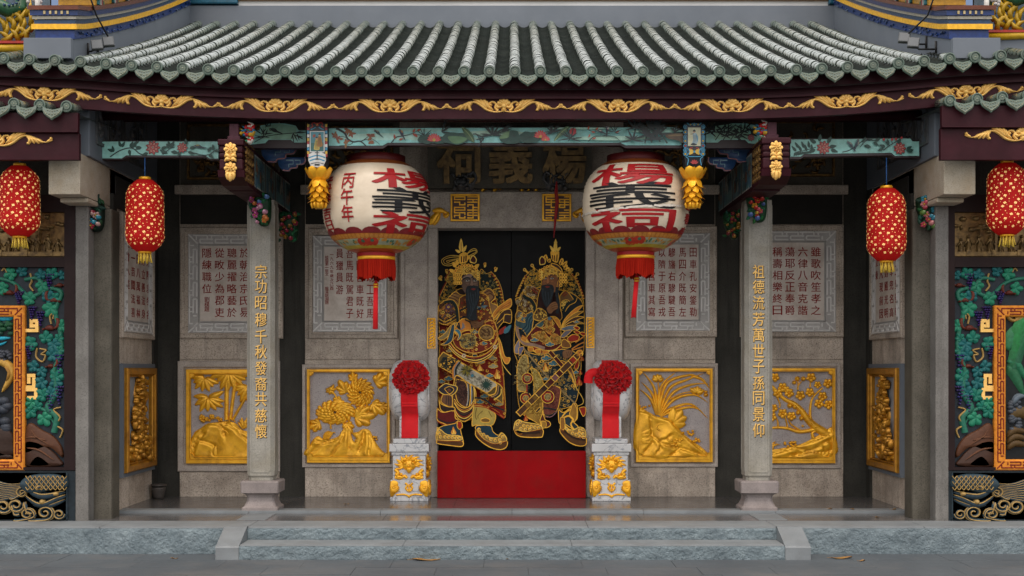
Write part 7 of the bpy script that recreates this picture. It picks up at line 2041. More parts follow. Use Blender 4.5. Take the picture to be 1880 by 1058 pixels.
        fs = [(0, 1 + k, 1 + (k + 1) % NA) for k in range(NA)] + [(1 + j * NA + k, 1 + (j + 1) * NA + k, 1 + (j + 1) * NA + (k + 1) % NA, 1 + j * NA + (k + 1) % NA) for j in range(2) for k in range(NA)]
        m.add(vs, fs, True)
    m.frame(Matrix(((1, 0, 0, xr2), (0, 0, -1, cy_ + .06), (0, 1, 0, cz_), (0, 0, 0, 1))))
    m.dome(0, 0, .15, .13, .07, base=-.03, n=16)
    if s > 0: m.blade([(-.10, .02), (-.20, .06), (-.262, .03), (-.275, -.06)], .05, .02, base=-.02, prof=tubep, n=4)
    rs = m.build("ribbon_rosette", G["redcloth"], fix=False)
    tag(rs, "red satin rosette and ribbon tied over the %s drum stone" % lab, "rosette", "red rosettes on the drum stones")

# ------------------------------------------------------------------ the two big paper lanterns
YLn = 13.12
def surf_glyph(mb, ch, a0, aw, z0, zh, prof, cx, cy, off=.05, lift_=.0035):
    """character wrapped on a lantern: a0 centre angle (0 faces the court, + to the right), heights in metres"""
    vs, fs = glyph(ch)
    k = 0
    for dx, dy in ((-1, -1), (1, -1), (-1, 1), (1, 1), (-1, 0), (1, 0)):
        bm = bmesh.new()
        bv = [bm.verts.new((a0 + (x - .5 + dx * off * .35) * aw, z0 + (y - .5 + dy * off) * zh, 0)) for x, y in vs]
        for f in fs:
            try: bm.faces.new([bv[i] for i in f])
            except ValueError: pass
        for _ in range(5):
            es = [e for e in bm.edges if abs(e.verts[0].co.x - e.verts[1].co.x) > .09 or abs(e.verts[0].co.y - e.verts[1].co.y) > .03]
            if not es: break
            bmesh.ops.subdivide_edges(bm, edges=es, cuts=1)
        bmesh.ops.triangulate(bm, faces=bm.faces)
        bm.verts.index_update()
        out = []
        for v in bm.verts:
            r = prof(v.co.y) + lift_ + k * .0004
            out.append((cx + r * math.sin(v.co.x), cy - r * math.cos(v.co.x), v.co.y))
        mb.add(out, [tuple(v.index for v in f.verts) for f in bm.faces], True)
        bm.free()
        k += 1
def stamp_disc(mb, a0, z0, ra, rz, prof, cx, cy, c, n=10, lift_=.004):
    vs = []
    for i in range(n):
        t = 2 * math.pi * i / n
        z = z0 + rz * math.sin(t)
        r = prof(z) + lift_
        a = a0 + ra * math.cos(t)
        vs.append((cx + r * math.sin(a), cy - r * math.cos(a), z))
    r = prof(z0) + lift_ + .001
    vs.append((cx + r * math.sin(a0), cy - r * math.cos(a0), z0))
    mb.add(vs, [(i, (i + 1) % n, n) for i in range(n)], False, srgb(c))
G['tape'] = mk('clear_tape', (.62, .58, .52), (.42, .37, .30), 30, .15, coat=.5, bump=.3, bscale=60, bdist=.004)
def big_lantern(px, ytop, ybot, rpx, lab, main, others, tassel, slant=0.0):
    cx, cy = X(px, YLn), YLn
    zt, zb = Z(ytop, YLn), Z(ybot, YLn)
    zm, hh, Rr = (zt + zb) / 2, (zt - zb) / 2, rpx * YLn / F
    def prof(z):
        t = max(-1, min(1, (z - zm - .02) / (hh * 1.06)))
        return Rr * max(.0, 1 - abs(t) ** 2.7) ** .5
    t = thing("paper_lantern", (cx, cy, zt), lab, "lantern", "big paper lanterns by the door")
    m = MB()
    P = []
    nr = 26
    q = random.Random(int(px))
    for i in range(nr + 1):                            # paper drawn over bamboo hoops: each ring a shallow scallop
        z = zb + (zt - zb) * i / nr
        P.append((prof(z) - .001 + q.uniform(-.002, .002), z))
        if i < nr:
            z2 = z + (zt - zb) / nr * .5
            P.append((prof(z2) - .006, z2))
    m.lathe(P, cx, cy, 56)
    shade = m.build("lantern_shade", G["paper"], t)
    m = MB()
    for c, a0, aw, yy, hpx in main: surf_glyph(m, c, a0, aw, Z(yy, YLn - Rr * .7), hpx * (YLn - Rr * .7) / F, prof, cx, cy, .022) if c not in "義" else None
    for c, a0, aw, yy, hpx in others: surf_glyph(m, c, a0, aw, Z(yy, YLn - Rr * .7), hpx * (YLn - Rr * .7) / F, prof, cx, cy, .02)
    m.build("red_lettering", G["inkred"], shade)
    m = MB()
    for c, a0, aw, yy, hpx in main:
        if c == "義": surf_glyph(m, c, a0, aw, Z(yy, YLn - Rr * .7), hpx * (YLn - Rr * .7) / F, prof, cx, cy, .009)
    m.build("black_lettering", G["inkblack"], shade)
    # painted lower bands
    m = MB()
    zA, zB, zC, zD = zb + hh * .40, zb + hh * .27, zb + hh * .05, zb
    def band(z0, z1, c, lift_=.0025, n=4):
        m.col = srgb(c)
        m.lathe([(prof(z0 + (z1 - z0) * i / n) + lift_, z0 + (z1 - z0) * i / n) for i in range(n + 1)], cx, cy, 56)
    for k in range(16): stamp_disc(m, 2 * math.pi * k / 16, zA - hh * .02, .205, hh * .12, prof, cx, cy, (.20, .008, .012), 14, .0022)
    band(zB, zA - hh * .03, (.45, .15, .015), .0045)
    for k in range(60): stamp_disc(m, 2 * math.pi * k / 60, (zA + zB) / 2 - hh * .015, .045, hh * .045, prof, cx, cy, (.55, .22, .03), 8, .0052)
    band(zC + hh * .1, zB - .0006, (.36, .40, .27), .0046)
    for k in range(26):
        a = 2 * math.pi * k / 26
        z = zC + hh * .165 + q.uniform(-.01, .01)
        if k % 5 == 0:
            for d in (-.06, .06): stamp_disc(m, a + d, z, .10, hh * .075, prof, cx, cy, (.50, .035, .012), 10, .006)
            stamp_disc(m, a, z + .01, .05, hh * .03, prof, cx, cy, (.05, .16, .09), 8, .007)
        else:
            for j in range(5): stamp_disc(m, a + q.uniform(-.1, .1), z + q.uniform(-.015, .015), .032, hh * .028, prof, cx, cy, q.choice([(.50, .22, .03), (.55, .28, .04), (.06, .17, .10)]), 7, .006)
    band(zC + hh * .04, zC + hh * .1, (.48, .36, .03), .005)
    band(zD, zC + hh * .04, (.42, .05, .01), .005)
    band(zt - hh * .13, zt - hh * .03, (.20, .05, .008), .003)
    band(zt - hh * .03, zt, (.10, .008, .006), .003)
    m.build("painted_band", G["paint"], shade)
    if px > 1000:                                      # clear tape round a torn hoop
        m = MB()
        vs, fs = [], []
        for k in range(72):
            an = 2 * math.pi * k / 72
            zc_ = Z(384, YLn - Rr * .6) + .035 * math.sin(an) + .004 * math.sin(k * 2.7)
            for dz in (-.010, .010):
                r = prof(zc_ + dz) + .0075 + .003 * math.sin(k * 1.9)
                vs.append((cx + r * math.sin(an), cy - r * math.cos(an), zc_ + dz + .002 * math.sin(k * 3.1)))
        fs = [(2 * k, 2 * k + 1, (2 * k + 3) % 144, (2 * k + 2) % 144) for k in range(72)]
        m.add(vs, fs, True)
        m.build("tape_strip", G["tape"], shade)
    # top cap, hanging wires
    m = MB()
    r0 = Rr * .54
    m.lathe([(r0 * .98, zt - .03), (r0, zt - .01), (r0 * 1.0, zt + .055), (r0 * .92, zt + .06), (r0 * .9, zt - .02)], cx, cy, 40)
    m.build("lantern_cap", G["cap_shade_red"], t)
    m = MB()
    for u in (-1, 1): m.tube([(cx + u * r0 * .8, cy, zt + .04), (cx + u * .05, cy, zt + .13), (cx, cy, 3.9)], .004, 5)
    m.build("hanging_wire", G["cable"], t)
    # collar, fringe and tassel
    m = MB()
    rc = Rr * .345
    m.lathe([(rc * 1.02, zb + .012), (rc, zb - .045)], cx, cy, 40)
    co = m.build("collar", G["inkred"], t)
    m = MB(); m.lathe([(rc * 1.01, zb - .022), (rc * 1.03, zb - .024), (rc * 1.03, zb - .052), (rc * 1.0, zb - .054)], cx, cy, 40); m.build("gold_trim", G["gold"], co)
    m = MB()
    n = 150
    vs, fs = [], []
    L = tassel[0]
    for i in range(n):
        a = 2 * math.pi * i / n
        r1 = rc * (1.0 + .03 * math.sin(i * 2.1) + q.uniform(-.02, .02))
        for j, (zz, rr) in enumerate(((zb - .04, rc), (zb - .04 - L * .5, r1 * 1.02), (zb - .04 - L + q.uniform(-.012, .012) + .018 * math.sin(a * 7), r1 * 1.0))):
            vs.append((cx + rr * math.cos(a) + slant * (zb - zz) * .3, cy + rr * math.sin(a), zz))
    for i in range(n):
        for j in range(2): fs.append((i * 3 + j, ((i + 1) % n) * 3 + j, ((i + 1) % n) * 3 + j + 1, i * 3 + j + 1))
    m.add(vs, fs, False)
    m.build("fringe", G["redfringe"], t)
    m = MB()
    z0 = zb - .04 - L * .5
    x0 = X(tassel[1], YLn); x1 = X(tassel[2], YLn); z1 = Z(tassel[3], YLn); ztop = Z(tassel[4], YLn)
    m.tube([(cx, cy, z0), (x0, cy, ztop)], .003, 5)
    m.tube([(x0, cy, ztop + .015), (x0, cy, ztop - .02)], [.008, .022], 8)
    for k in range(9):
        a = 2 * math.pi * k / 9
        d = Vector((.016 * math.cos(a), .012 * math.sin(a), 0))
        m.tube([Vector((x0, cy, ztop - .02)) + d, Vector(((x0 + x1) / 2, cy, (ztop + z1) / 2)) + d * 1.05, Vector((x1, cy, z1 + q.uniform(0, .01))) + d * 1.15], .0085, 5)
    ta = m.build("tassel", G["redcloth"], t)
    m = MB()
    for zz in (ztop - .03, ztop - .055): m.tube([(x0, cy, zz + .008), (x0, cy, zz - .008)], .028, 10)
    m.build("gold_trim", G["gold"], ta)
    return t
big_lantern(691, 298, 468, 98.5, "cream paper lantern with three red characters in a column on its left side", [("楊", .90, 1.75, 329, 36), ("義", .90, 1.75, 369, 46), ("祠", .90, 1.75, 411, 38)],
            [("丙", -.45, .27, 334, 28), ("午", -.45, .26, 364, 30), ("年", -.45, .25, 394, 30), ("孟", -1.03, .36, 334, 24), ("春", -1.03, .36, 362, 24), ("吉", -1.03, .34, 390, 22), ("日", -1.03, .30, 412, 18)], (.20, 690, 689, 605, 517))
big_lantern(1167, 297, 466, 98, "cream paper lantern patched with clear tape below its black character", [("楊", -.18, 1.80, 321, 40), ("義", -.18, 1.80, 361, 48), ("祠", -.18, 1.80, 405, 40)],
            [("孟", 1.22, .32, 372, 20), ("春", 1.22, .32, 398, 20), ("吉", 1.22, .3, 422, 18)], (.19, 1169, 1163, 584, 506), -.12)

# ------------------------------------------------------------------ four long red lanterns with gold flowers
def red_lantern(px, yt, yb, w, Y, zhook, lab):
    cx, cy = X(px, Y), Y
    zt, zb = Z(yt, Y), Z(yb, Y)
    Rr, H = w / 2 * Y / F, zt - zb
    def prof(z):
        t = (z - (zt + zb) / 2) / (H / 2)
        a = max(0, (abs(t) - .55) / .45)
        return Rr * (1.0 - .55 * a ** 2.0) * (1 - .03 * t)
    t = thing("red_lantern", (cx, cy, zt), lab, "lantern", "long red lanterns with gold flowers")
    m = MB()
    n = 30
    P = [(0.02, zb)]
    for i in range(n + 1):
        z = zb + H * i / n
        P.append((prof(z) - .0, z))
        if i < n: P.append((prof(z + H / n / 2) - .0035, z + H / n / 2))
    P.append((.02, zt))
    m.lathe(P, cx, cy, 36)
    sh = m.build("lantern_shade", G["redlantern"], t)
    m = MB()
    q = random.Random(int(px))
    for r in range(16):                                # rows of small four-petalled sprigs with flecks between them
        for k in range(15):
            a = 2 * math.pi * (k + .5 * (r % 2)) / 15 + q.uniform(-.06, .06)
            zz = zb + H * (.07 + .86 * (r + .5) / 16) + q.uniform(-.005, .005)
            if (k * 2 + r) % 3 < 2:
                t_ = q.uniform(0, 1.5)
                for j in range(4):
                    b_ = t_ + j * 1.571
                    stamp_disc(m, a + .048 * math.cos(b_), zz + .0068 * math.sin(b_), .040, .0058, prof, cx, cy, (1, 1, 1), 6, .003)
            else: stamp_disc(m, a, zz, .030, .0055, prof, cx, cy, (1, 1, 1), 5, .003)
            stamp_disc(m, a + .2, zz + .012, .014, .005, prof, cx, cy, (1, 1, 1), 4, .003)
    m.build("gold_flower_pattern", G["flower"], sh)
    m = MB(); m.lathe([(0, zt + .03), (Rr * .30, zt + .03), (Rr * .32, zt + .026), (Rr * .32, zt - .004), (Rr * .2, zt - .006)], cx, cy, 24); m.build("gold_cap", G["gold"], t)
    m = MB(); m.lathe([(Rr * .3, zb + .006), (Rr * .36, zb + .002), (Rr * .36, zb - .018), (Rr * .3, zb - .02)], cx, cy, 24); m.build("gold_collar", G["gold"], t)
    m = MB()
    for k in range(22):
        a = 2 * math.pi * k / 22
        r = Rr * .30 * (1 if k % 2 else .6)
        L = .095 + q.uniform(-.012, .012)
        dx = q.uniform(-.012, .012)
        m.tube([(cx + r * math.cos(a), cy + r * math.sin(a), zb - .015), (cx + r * 1.1 * math.cos(a) + dx * .5, cy + r * 1.1 * math.sin(a), zb - .015 - L * .5), (cx + r * 1.2 * math.cos(a) + dx, cy + r * 1.2 * math.sin(a), zb - .015 - L)], .0055, 5)
    m.build("yellow_tassel", G["yellowfringe"], t)
    m = MB(); m.tube([(cx, cy, zt + .028), (cx, cy, zhook)], .005, 5); m.build("hanging_cord", G["bluecord"], t)
red_lantern(266, 331, 462, 68.5, 12.92, 3.55, "red lantern hanging by a blue cord from the peony beam, beside the bamboo panel")
red_lantern(36, 306, 434, 71, 12.5, 3.46, "red lantern in the shade before the left wing")
red_lantern(1627.5, 347, 479, 69.5, 12.92, 3.55, "red lantern hanging by a blue cord from the beam with paired birds")
red_lantern(1849, 301, 431, 71, 12.5, 3.46, "red lantern in the shade before the right wing")

# ------------------------------------------------------------------ small loose things
m = MB()
vs = []
y_ = 14.62
P = [(1022, 333), (1021, 352), (1023, 372), (1020, 398), (1018, 422), (1017, 437)]
W = [1.2, 3.0, 3.6, 2.6, 1.6, .6]
for (x, y), w in zip(P, W): vs += [(X(x - w, y_), y_ + .012, Z(y, y_)), (X(x, y_), y_, Z(y, y_)), (X(x + w, y_), y_ + .01, Z(y, y_))]
m.add(vs, [(i * 3 + j, i * 3 + j + 1, i * 3 + j + 4, i * 3 + j + 3) for i in range(len(P) - 1) for j in range(2)], True)
tag(m.build("red_ribbon", G["inkred"]), "narrow dark red ribbon hanging over the right seal panel", "ribbon")
t = thing("clay_jar", (X(297, 14.85), 14.72, 0), "small dark clay jar in the left corner of the porch", "jar")
m = MB(); m.lathe([(0, .001), (.05, .001), (.058, .03), (.075, .10), (.078, .13), (.06, .145), (.055, .14), (.05, .03), (0, .03)], X(297, 14.85), 14.72, 20); m.build("jar_body", G["jar"], t)
m = MB(); m.lathe([(.056, .146), (.088, .148), (.09, .165), (.07, .17), (.056, .15)], X(297, 14.85), 14.72, 20); m.build("rim", G["jar"], t)
def leaf(px, py, Y, zf, L, rot, lab, seed):
    q = random.Random(seed)
    x, y = X(px, Y), Y
    c, s_ = math.cos(rot), math.sin(rot)
    vs, fs = [], []
    n = 7
    for i in range(n):
        t = i / (n - 1)
        w = L * .22 * math.sin(math.pi * min(.98, t + .02)) ** .8
        for j in (-1, 0, 1):
            u, v = (t - .5) * L, j * w
            vs.append((x + u * c - v * s_, y + u * s_ + v * c, zf + .004 + .012 * abs(j) * (.5 + .5 * math.sin(t * 5 + seed)) + .02 * L * 4 * (t - .5) ** 2))
    for i in range(n - 1):
        for j in range(2): fs.append((i * 3 + j, i * 3 + j + 1, i * 3 + j + 4, i * 3 + j + 3))
    m = MB(); m.add(vs, fs, True)
    m.tube([(x - .5 * L * c, y - .5 * L * s_, zf + .012), (x - .68 * L * c, y - .68 * L * s_, zf + .01)], .002, 5)
    o = m.build("dry_leaf", G["leaf"])
    tag(o, lab, "leaf", "dry leaves on the ground")
leaf(783, 1027, 11.93, ZG, .26, .12, "large curled dry leaf at the foot of the lower step", 1)
leaf(637, 927, 14.1, 0, .055, .5, "tiny dark leaf on the porch floor before the chrysanthemum panel", 2)
leaf(1545, 1020, 12.05, ZG, .20, .1, "long dry leaf on the pavement right of the steps", 3)
leaf(1582, 1034, 11.86, ZG, .07, .3, "small brown leaf on the pavement farther right of the steps", 4)
leaf(1524, 935, 13.6, .002, .05, .1, "brown leaf on the kerb right of the right pillar", 5)
leaf(1566, 940, 13.56, .002, .045, -.3, "brown leaf on the kerb, second right of the right pillar", 6)
leaf(1612, 948, 13.1, ZL, .05, .2, "brown leaf on the lower terrace near the right side wall", 7)
leaf(321, 1022, 12.02, ZG, .06, .3, "small dark leaf under the left platform edge", 8)
leaf(935, 1028, 11.98, ZG, .05, .7, "small dark leaf under the middle of the lower step", 9)
leaf(1640, 935, 13.55, .002, .06, -.1, "orange leaf on the kerb beside the right side wall", 10)

# floodlights on the gables
for s in (-1, 1):
    for k in (0, 1):
        px, py = ((178, 83), (199, 77))[k] if s < 0 else ((1677, 79), (1660, 70))[k]
        Y = 12.78 + k * .30
        x, z = X(px, Y), Z(py, Y)
        t = thing("floodlight", (x, Y, z), "grey floodlight on the %s gable wall, %s of its pair" % ("left" if s < 0 else "right", "the lower" if k == 0 else "the upper"), "floodlight", "floodlights on the gable walls")
        tilt = Matrix.Translation((x, Y, z)) @ Matrix.Rotation(R(-s * 16), 4, 'Z') @ Matrix.Rotation(R(-10), 4, 'X') @ Matrix.Rotation(R(s * 8), 4, 'Y')
        m = MB(tilt)
        m.box(-.055, .055, -.02, .03, -.048, .048, bev=.006)
        for j in range(5): m.box(-.05 + j * .022, -.042 + j * .022, .031, .045, -.04, .04)
        m.build("lamp_housing", G["metal"], t)
        m = MB(tilt); m.box(-.047, .047, -.024, -.0205, -.040, .040); m.build("front_glass", G["lens"], t)
        m = MB()
        xw = s * 4.17
        m.tube([(x, Y + .03, z), (x + s * .07, Y + .05, z - .05), (xw, Y + .05, z - .05)], .009, 6)
        m.tube([(xw - s * .01, Y + .05, z - .09), (xw - s * .01, Y + .05, z + .03)], .012, 6)
        m.build("bracket", G["cable"], t)
    m = MB()
    xw = s * 4.17
    m.tube([(X(1660 if s > 0 else 199, 13.08), 13.1, Z(66, 13.0)), (xw - s * .07, 12.9, 4.95), (xw - s * .08, 12.62, 5.10), (xw - s * .02, 12.7, 5.16), (xw + s * .1, 12.75, 5.18)], .009, 6)
    tag(m.build("power_cable", G["cable"]), "black cable looping from the %s floodlights over the gable bands" % ("left" if s < 0 else "right"), "cable")
# ------------------------------------------------------------------ the side wings
YG = 12.90
def cap_copy(src, parent, dx, dy, dz):
    c = src.copy(); col.objects.link(c); c.parent = parent
    c.matrix_parent_inverse = Matrix.Translation(-Vector(parent["_base"])) if "_base" in parent else ID
    c.location = (dx, dy, dz)
    return c
cap0 = next(o for o in roof.children if o.name.startswith("tile_end"))
cap0c = sum((Vector(v.co) for v in cap0.data.vertices), Vector()) / len(cap0.data.vertices)
VINE, LG1, LG2, LG3, GRP, SQ, ROCK = (.02, .13, .085), (.010, .135, .095), (.016, .175, .10), (.010, .10, .105), (.028, .018, .085), (.085, .018, .010), (.075, .028, .012)
def vleaf(m, x, y, r, a, c):
    for d, k in ((0, 1), (62, .85), (-62, .85), (118, .6), (-118, .6)):
        b = R(a + d)
        m.blade([(x, y), (x + r * k * .55 * math.cos(b), y - r * k * .55 * math.sin(b)), (x + r * k * math.cos(b), y - r * k * math.sin(b))], r * .34, .022, base=.016, prof=petalp, crease=True, n=4, color=c)
def grapes(m, x, y, w, h, seed):
    q = random.Random(seed)
    n = 5
    for j in range(n + 1):
        for i in range(max(1, int(4 - j * .55))):
            m.dome(x + (i - (3 - j * .5) / 2) * w / 3.4, y + j * h / n, w * .17, w * .17, .03, base=.012, n=7, m=3, color=tuple(v * q.uniform(.7, 1.5) for v in GRP))
def squirrel(m, x, y, k, s):
    m.blade([(x, y), (x + 16 * k * s, y - 4 * k), (x + 30 * k * s, y + 2 * k)], 9 * k, .035, base=.01, prof=bothp, n=4, color=SQ)
    m.dome(x - 3 * k * s, y + 1 * k, 6 * k, 5 * k, .045, base=.01, n=8, m=3, color=SQ)
    m.blade([(x + 28 * k * s, y), (x + 42 * k * s, y - 8 * k), (x + 44 * k * s, y - 28 * k), (x + 36 * k * s, y - 36 * k)], 6 * k, .035, base=.01, prof=bothp, n=4, color=tuple(v * 1.3 for v in SQ))
for s, side in ((-1, "left"), (1, "right")):
    T = frame(YG, 0, 470, 2.159)
    if s > 0:
        k = YG / F
        T = Matrix(((-k / 2.159, 0, 0, (1871 - CX) * k), (0, 0, -1, YG), (0, -k / 2.159, 0, CH + (HY - 470) * k), (0, 0, 0, 1)))
    wg = thing("side_wing", (s * 5.2, YG, ZL), "%s wing of the temple with grape relief, orange fret frame and %s" % (side, "pine scene" if s < 0 else "banana leaf scene"), "building", "side wings of the temple")
    def wp(m, n, mat, par=None, label=None): return m.build(n, mat, par or wg, label)
    # walls and frame members
    m = MB(T)
    m.prism([(-640, -240), (310, -240), (310, 845), (-640, 845)], -.5, -.03)
    wall2 = wp(m, "wall", G["dark_stone"])
    m = MB(T)
    for (a, b, c, d, h) in [(262, 305, -240, 848, .055), (-640, 261, 6, 46, .05), (-640, 261, -240, -172, .05), (-640, 305, 836, 848, .058)]:
        m.prism([(a, c), (b, c), (b, d), (a, d)], -.03, h)
    wp(m, "timber_frame", G["brownframe"])
    # grape panel
    m = MB(T); m.col = (.017, .024, .032)
    m.prism([(-610, 47), (261, 47), (261, 835), (-610, 835)], -.03, .0)
    gp = wp(m, "grape_panel", G["relief"])
    m = MB(T)
    q = random.Random(40 + s)
    m.blade([(215, 700), (225, 640), (190, 600), (225, 540), (215, 460), (245, 380), (240, 300), (220, 220), (245, 150), (200, 130), (120, 160), (40, 100), (-80, 90), (-250, 110)], 13, .035, base=.002, prof=lambda t: 1 - .5 * t, n=6, color=VINE)
    m.blade([(140, 600), (190, 620), (225, 690)], 10, .03, base=.002, prof=taperp, color=VINE); m.blade([(180, 130), (150, 90), (100, 95)], 8, .03, base=.002, prof=tubep, color=VINE)
    for (x, y, r, a) in [(50, 70, 34, 200), (85, 65, 30, 40), (165, 80, 30, 100), (205, 75, 34, 60), (245, 80, 26, 30), (170, 115, 34, 250), (125, 172, 36, 160), (205, 205, 42, 240), (190, 170, 36, 60), (215, 165, 30, 330), (245, 280, 34, 20), (130, 345, 38, 200), (185, 330, 36, 90), (215, 350, 40, 300), (235, 330, 26, 60), (205, 395, 38, 20), (235, 375, 28, 350), (140, 440, 32, 160), (165, 455, 30, 300), (225, 480, 40, 60), (170, 500, 36, 220), (225, 500, 34, 270), (175, 555, 38, 140), (205, 545, 36, 40), (130, 580, 34, 200), (125, 615, 34, 240), (175, 640, 40, 300), (150, 600, 30, 100), (20, 130, 34, 180), (-60, 80, 36, 100), (-130, 110, 36, 200), (-200, 85, 36, 60)]:
        vleaf(m, x, y, r, a, (LG1, LG2, LG3)[int(x * 3 + y) % 3])
    for (x, y, w, h) in [(202, 75, 34, 55), (80, 145, 36, 42), (132, 205, 30, 46), (165, 225, 32, 50), (120, 360, 28, 46), (240, 395, 34, 66), (240, 520, 34, 66), (205, 555, 32, 60), (-40, 120, 34, 44)]: grapes(m, x, y, w, h, int(x + y))
    for (x, y, k, d) in [(25, 150, 1.0, 1), (235, 180, 1.1, -1), (180, 290, 1.2, 1), (190, 440, .9, 1), (225, 120, .9, 1)]: squirrel(m, x, y, k, d)
    for p in [[(122, 70), (128, 100), (120, 120), (135, 140)], [(205, 270), (200, 240), (215, 228), (212, 250)], [(150, 365), (145, 400), (170, 420), (182, 395), (165, 390), (185, 375), (160, 368)], [(245, 600), (215, 610), (240, 640), (225, 670), (250, 690), (240, 720)], [(10, 60), (20, 50), (30, 66)]]:
        m.blade(p, 3.4, .02, base=.008, prof=tubep, n=5, color=(.34, .22, .07))
    for (p, c) in [([(98, 780), (104, 690), (125, 662), (170, 690), (215, 715), (248, 760), (250, 800), (200, 760), (150, 770)], ROCK), ([(98, 830), (100, 740), (150, 735), (200, 765), (235, 800), (245, 832)], (.045, .020, .012)), ([(120, 832), (150, 790), (190, 810), (200, 832)], (.02, .022, .02))]:
        m.pillow(p, .035, 5, n=4, color=c)
    for p in [[(105, 720), (150, 720), (200, 750)], [(110, 760), (160, 770), (220, 810)], [(130, 690), (150, 720), (190, 730)]]: m.blade(p, 4, .012, base=.034, prof=bothp, color=(.10, .04, .018))
    m.build("grape_relief", G["relief"], gp)
    m = MB(T)                                          # pale gold angular fret ornaments
    for pts in [[(107, 296), (150, 296), (150, 258), (128, 258), (128, 278), (138, 278)], [(104, 530), (146, 530), (146, 562), (118, 562)], [(112, 520), (138, 520), (138, 474), (118, 474), (118, 500)]]:
        for a, b in zip(pts, pts[1:]):
            x0, x1 = sorted((a[0], b[0])); y0, y1 = sorted((a[1], b[1]))
            m.prism([(x0 - 6.5, y0 - 6.5), (x1 + 6.5, y0 - 6.5), (x1 + 6.5, y1 + 6.5), (x0 - 6.5, y1 + 6.5)], -.002, .028 + rnd.uniform(0, .004))
    m.build("gold_fret", G["gilt"], gp)
    # inner scene in its orange fret frame
    m = MB(T); m.col = srgb((.62, .22, .022))
    m.frame4(-455, 105, 198, 850, 44, -.01, .06, cham=5)
    fr = wp(m, "fret_frame", G["relief"])
    m = MB(T); m.col = srgb((.17, .018, .008)); fretband(m, -446, 207, 96, 841, 28, .006, base=.060, lw=.10); m.build("red_fret", G["relief"], fr)
    m = MB(T); m.col = (.008, .010, .011); m.prism([(-412, 240), (62, 240), (62, 806), (-412, 806)], -.03, .006)
    sc = wp(m, "scene_panel", G["relief"])
    m = MB(T)
    if s < 0:
        for p, w in [([(-60, 245), (0, 235), (40, 242), (58, 235)], 13), ([(-80, 336), (0, 328), (45, 326)], 7), ([(-40, 345), (0, 352), (30, 340)], 5), ([(-60, 230), (0, 246), (50, 252)], 10)]: m.blade(p, w, .02, base=.01, prof=bothp, color=(.02, .30, .42))
        for i in range(30): m.dome(q.uniform(-40, 50), q.uniform(258, 310), 14, 10, .03, base=.008, n=8, m=3, color=(.012, q.uniform(.04, .08), .03))
        m.blade([(10, 540), (45, 480), (40, 440), (0, 420), (-40, 440)], 16, .05, base=.008, prof=bothp, color=(.45, .26, .05)); m.blade([(30, 500), (44, 462), (20, 432)], 9, .065, base=.008, prof=bothp, color=(.30, .15, .025))
        for i in range(14): m.dome(q.uniform(0, 45), q.uniform(375, 420), 10, 9, .04, base=.008, n=8, m=3, color=(.05, .055, .07))
        for i in range(24): m.dome(q.uniform(-60, 30), q.uniform(570, 700), 24, 18, .04, base=.006, n=8, m=3, color=(.035, .042, .055))
        m.pillow([(-410, 800), (-100, 690), (10, 680), (50, 700), (60, 740), (20, 800)], .04, 10, color=(.028, .014, .009))
    else:
        for k in range(5): m.blade([(40 - k * 6, 470 - k * 20), (10 - k * 4, 400 - k * 34), (-20 - k * 20, 300 - k * 8)], 26, .03, base=.01 + k * .004, prof=leafp, crease=True, n=6, color=(.02, .10 + .02 * k, .05))
        m.blade([(45, 375), (30, 320), (-20, 250)], 30, .03, base=.01, prof=leafp, crease=True, n=6, color=(.03, .16, .07)); m.blade([(48, 440), (20, 470), (-20, 560)], 24, .03, base=.01, prof=leafp, crease=True, n=6, color=(.02, .11, .05)); m.blade([(50, 420), (10, 430), (-30, 500)], 18, .03, base=.01, prof=leafp, crease=True, color=(.02, .14, .07))
        for p in [[(50, 225), (35, 240), (10, 228), (0, 245), (20, 250)], [(48, 240), (30, 256), (0, 250), (-20, 240)]]: m.blade(p, 7, .03, base=.01, prof=tubep, n=4, color=(.34, .20, .05))
        for i in range(24): m.dome(q.uniform(0, 42), q.uniform(560, 690), 14, 11, .035, base=.008, n=8, m=3, color=(.05, .06, .075))
        m.blade([(30, 590), (10, 560), (-20, 555)], 12, .05, base=.01, prof=bothp, color=(.10, .13, .16)); m.blade([(40, 640), (0, 620), (-40, 640)], 24, .04, base=.008, prof=bothp, color=(.08, .05, .015))
        for k in range(3): m.blade([(50, 720 + k * 24), (20, 690 + k * 26), (-30, 700 + k * 26)], 14, .04, base=.008, prof=bothp, color=(.07, .04, .012))
    m.build("scene_relief", G["relief"], sc)
    # dragon plinth
    m = MB(T); m.col = (.014, .022, .028)
    m.prism([(-640, 850), (305, 850), (305, 1050), (-640, 1050)], -.05, .05)
    pl = wp(m, "plinth", G["relief"], None)
    m = MB(T); m.col = (.02, .034, .044); m.prism([(-620, 858), (276, 858), (276, 1042), (-620, 1042)], .05, .062)
    GL = (.36, .24, .085)
    def both(p, w, h=.03, base=.06): 
        m.blade(p, w, h, base=base, prof=bothp, n=5, color=(.022, .04, .055)); m.blade([(x, y - w * .55) for x, y in p], w * .22, h * .5, base=base + h * .55, prof=bothp, n=5, color=GL)
    m.pillow([(90, 900), (130, 868), (220, 862), (272, 880), (276, 915), (220, 925), (150, 940), (110, 930)], .05, 8, base=.06, color=(.025, .046, .06))
    for j in range(5):
        for i in range(9 - j % 2): m.blade([(118 + i * 18 + (j % 2) * 9, 868 + j * 11), (127 + i * 18 + (j % 2) * 9, 880 + j * 11), (136 + i * 18 + (j % 2) * 9, 868 + j * 11)], 1.6, .01, base=.11, prof=tubep, n=3, color=GL)
    both([(120, 925), (180, 950), (270, 935)], 14, .05); both([(110, 950), (170, 985), (240, 960), (272, 950)], 12, .04); both([(140, 985), (200, 990), (270, 965)], 9)
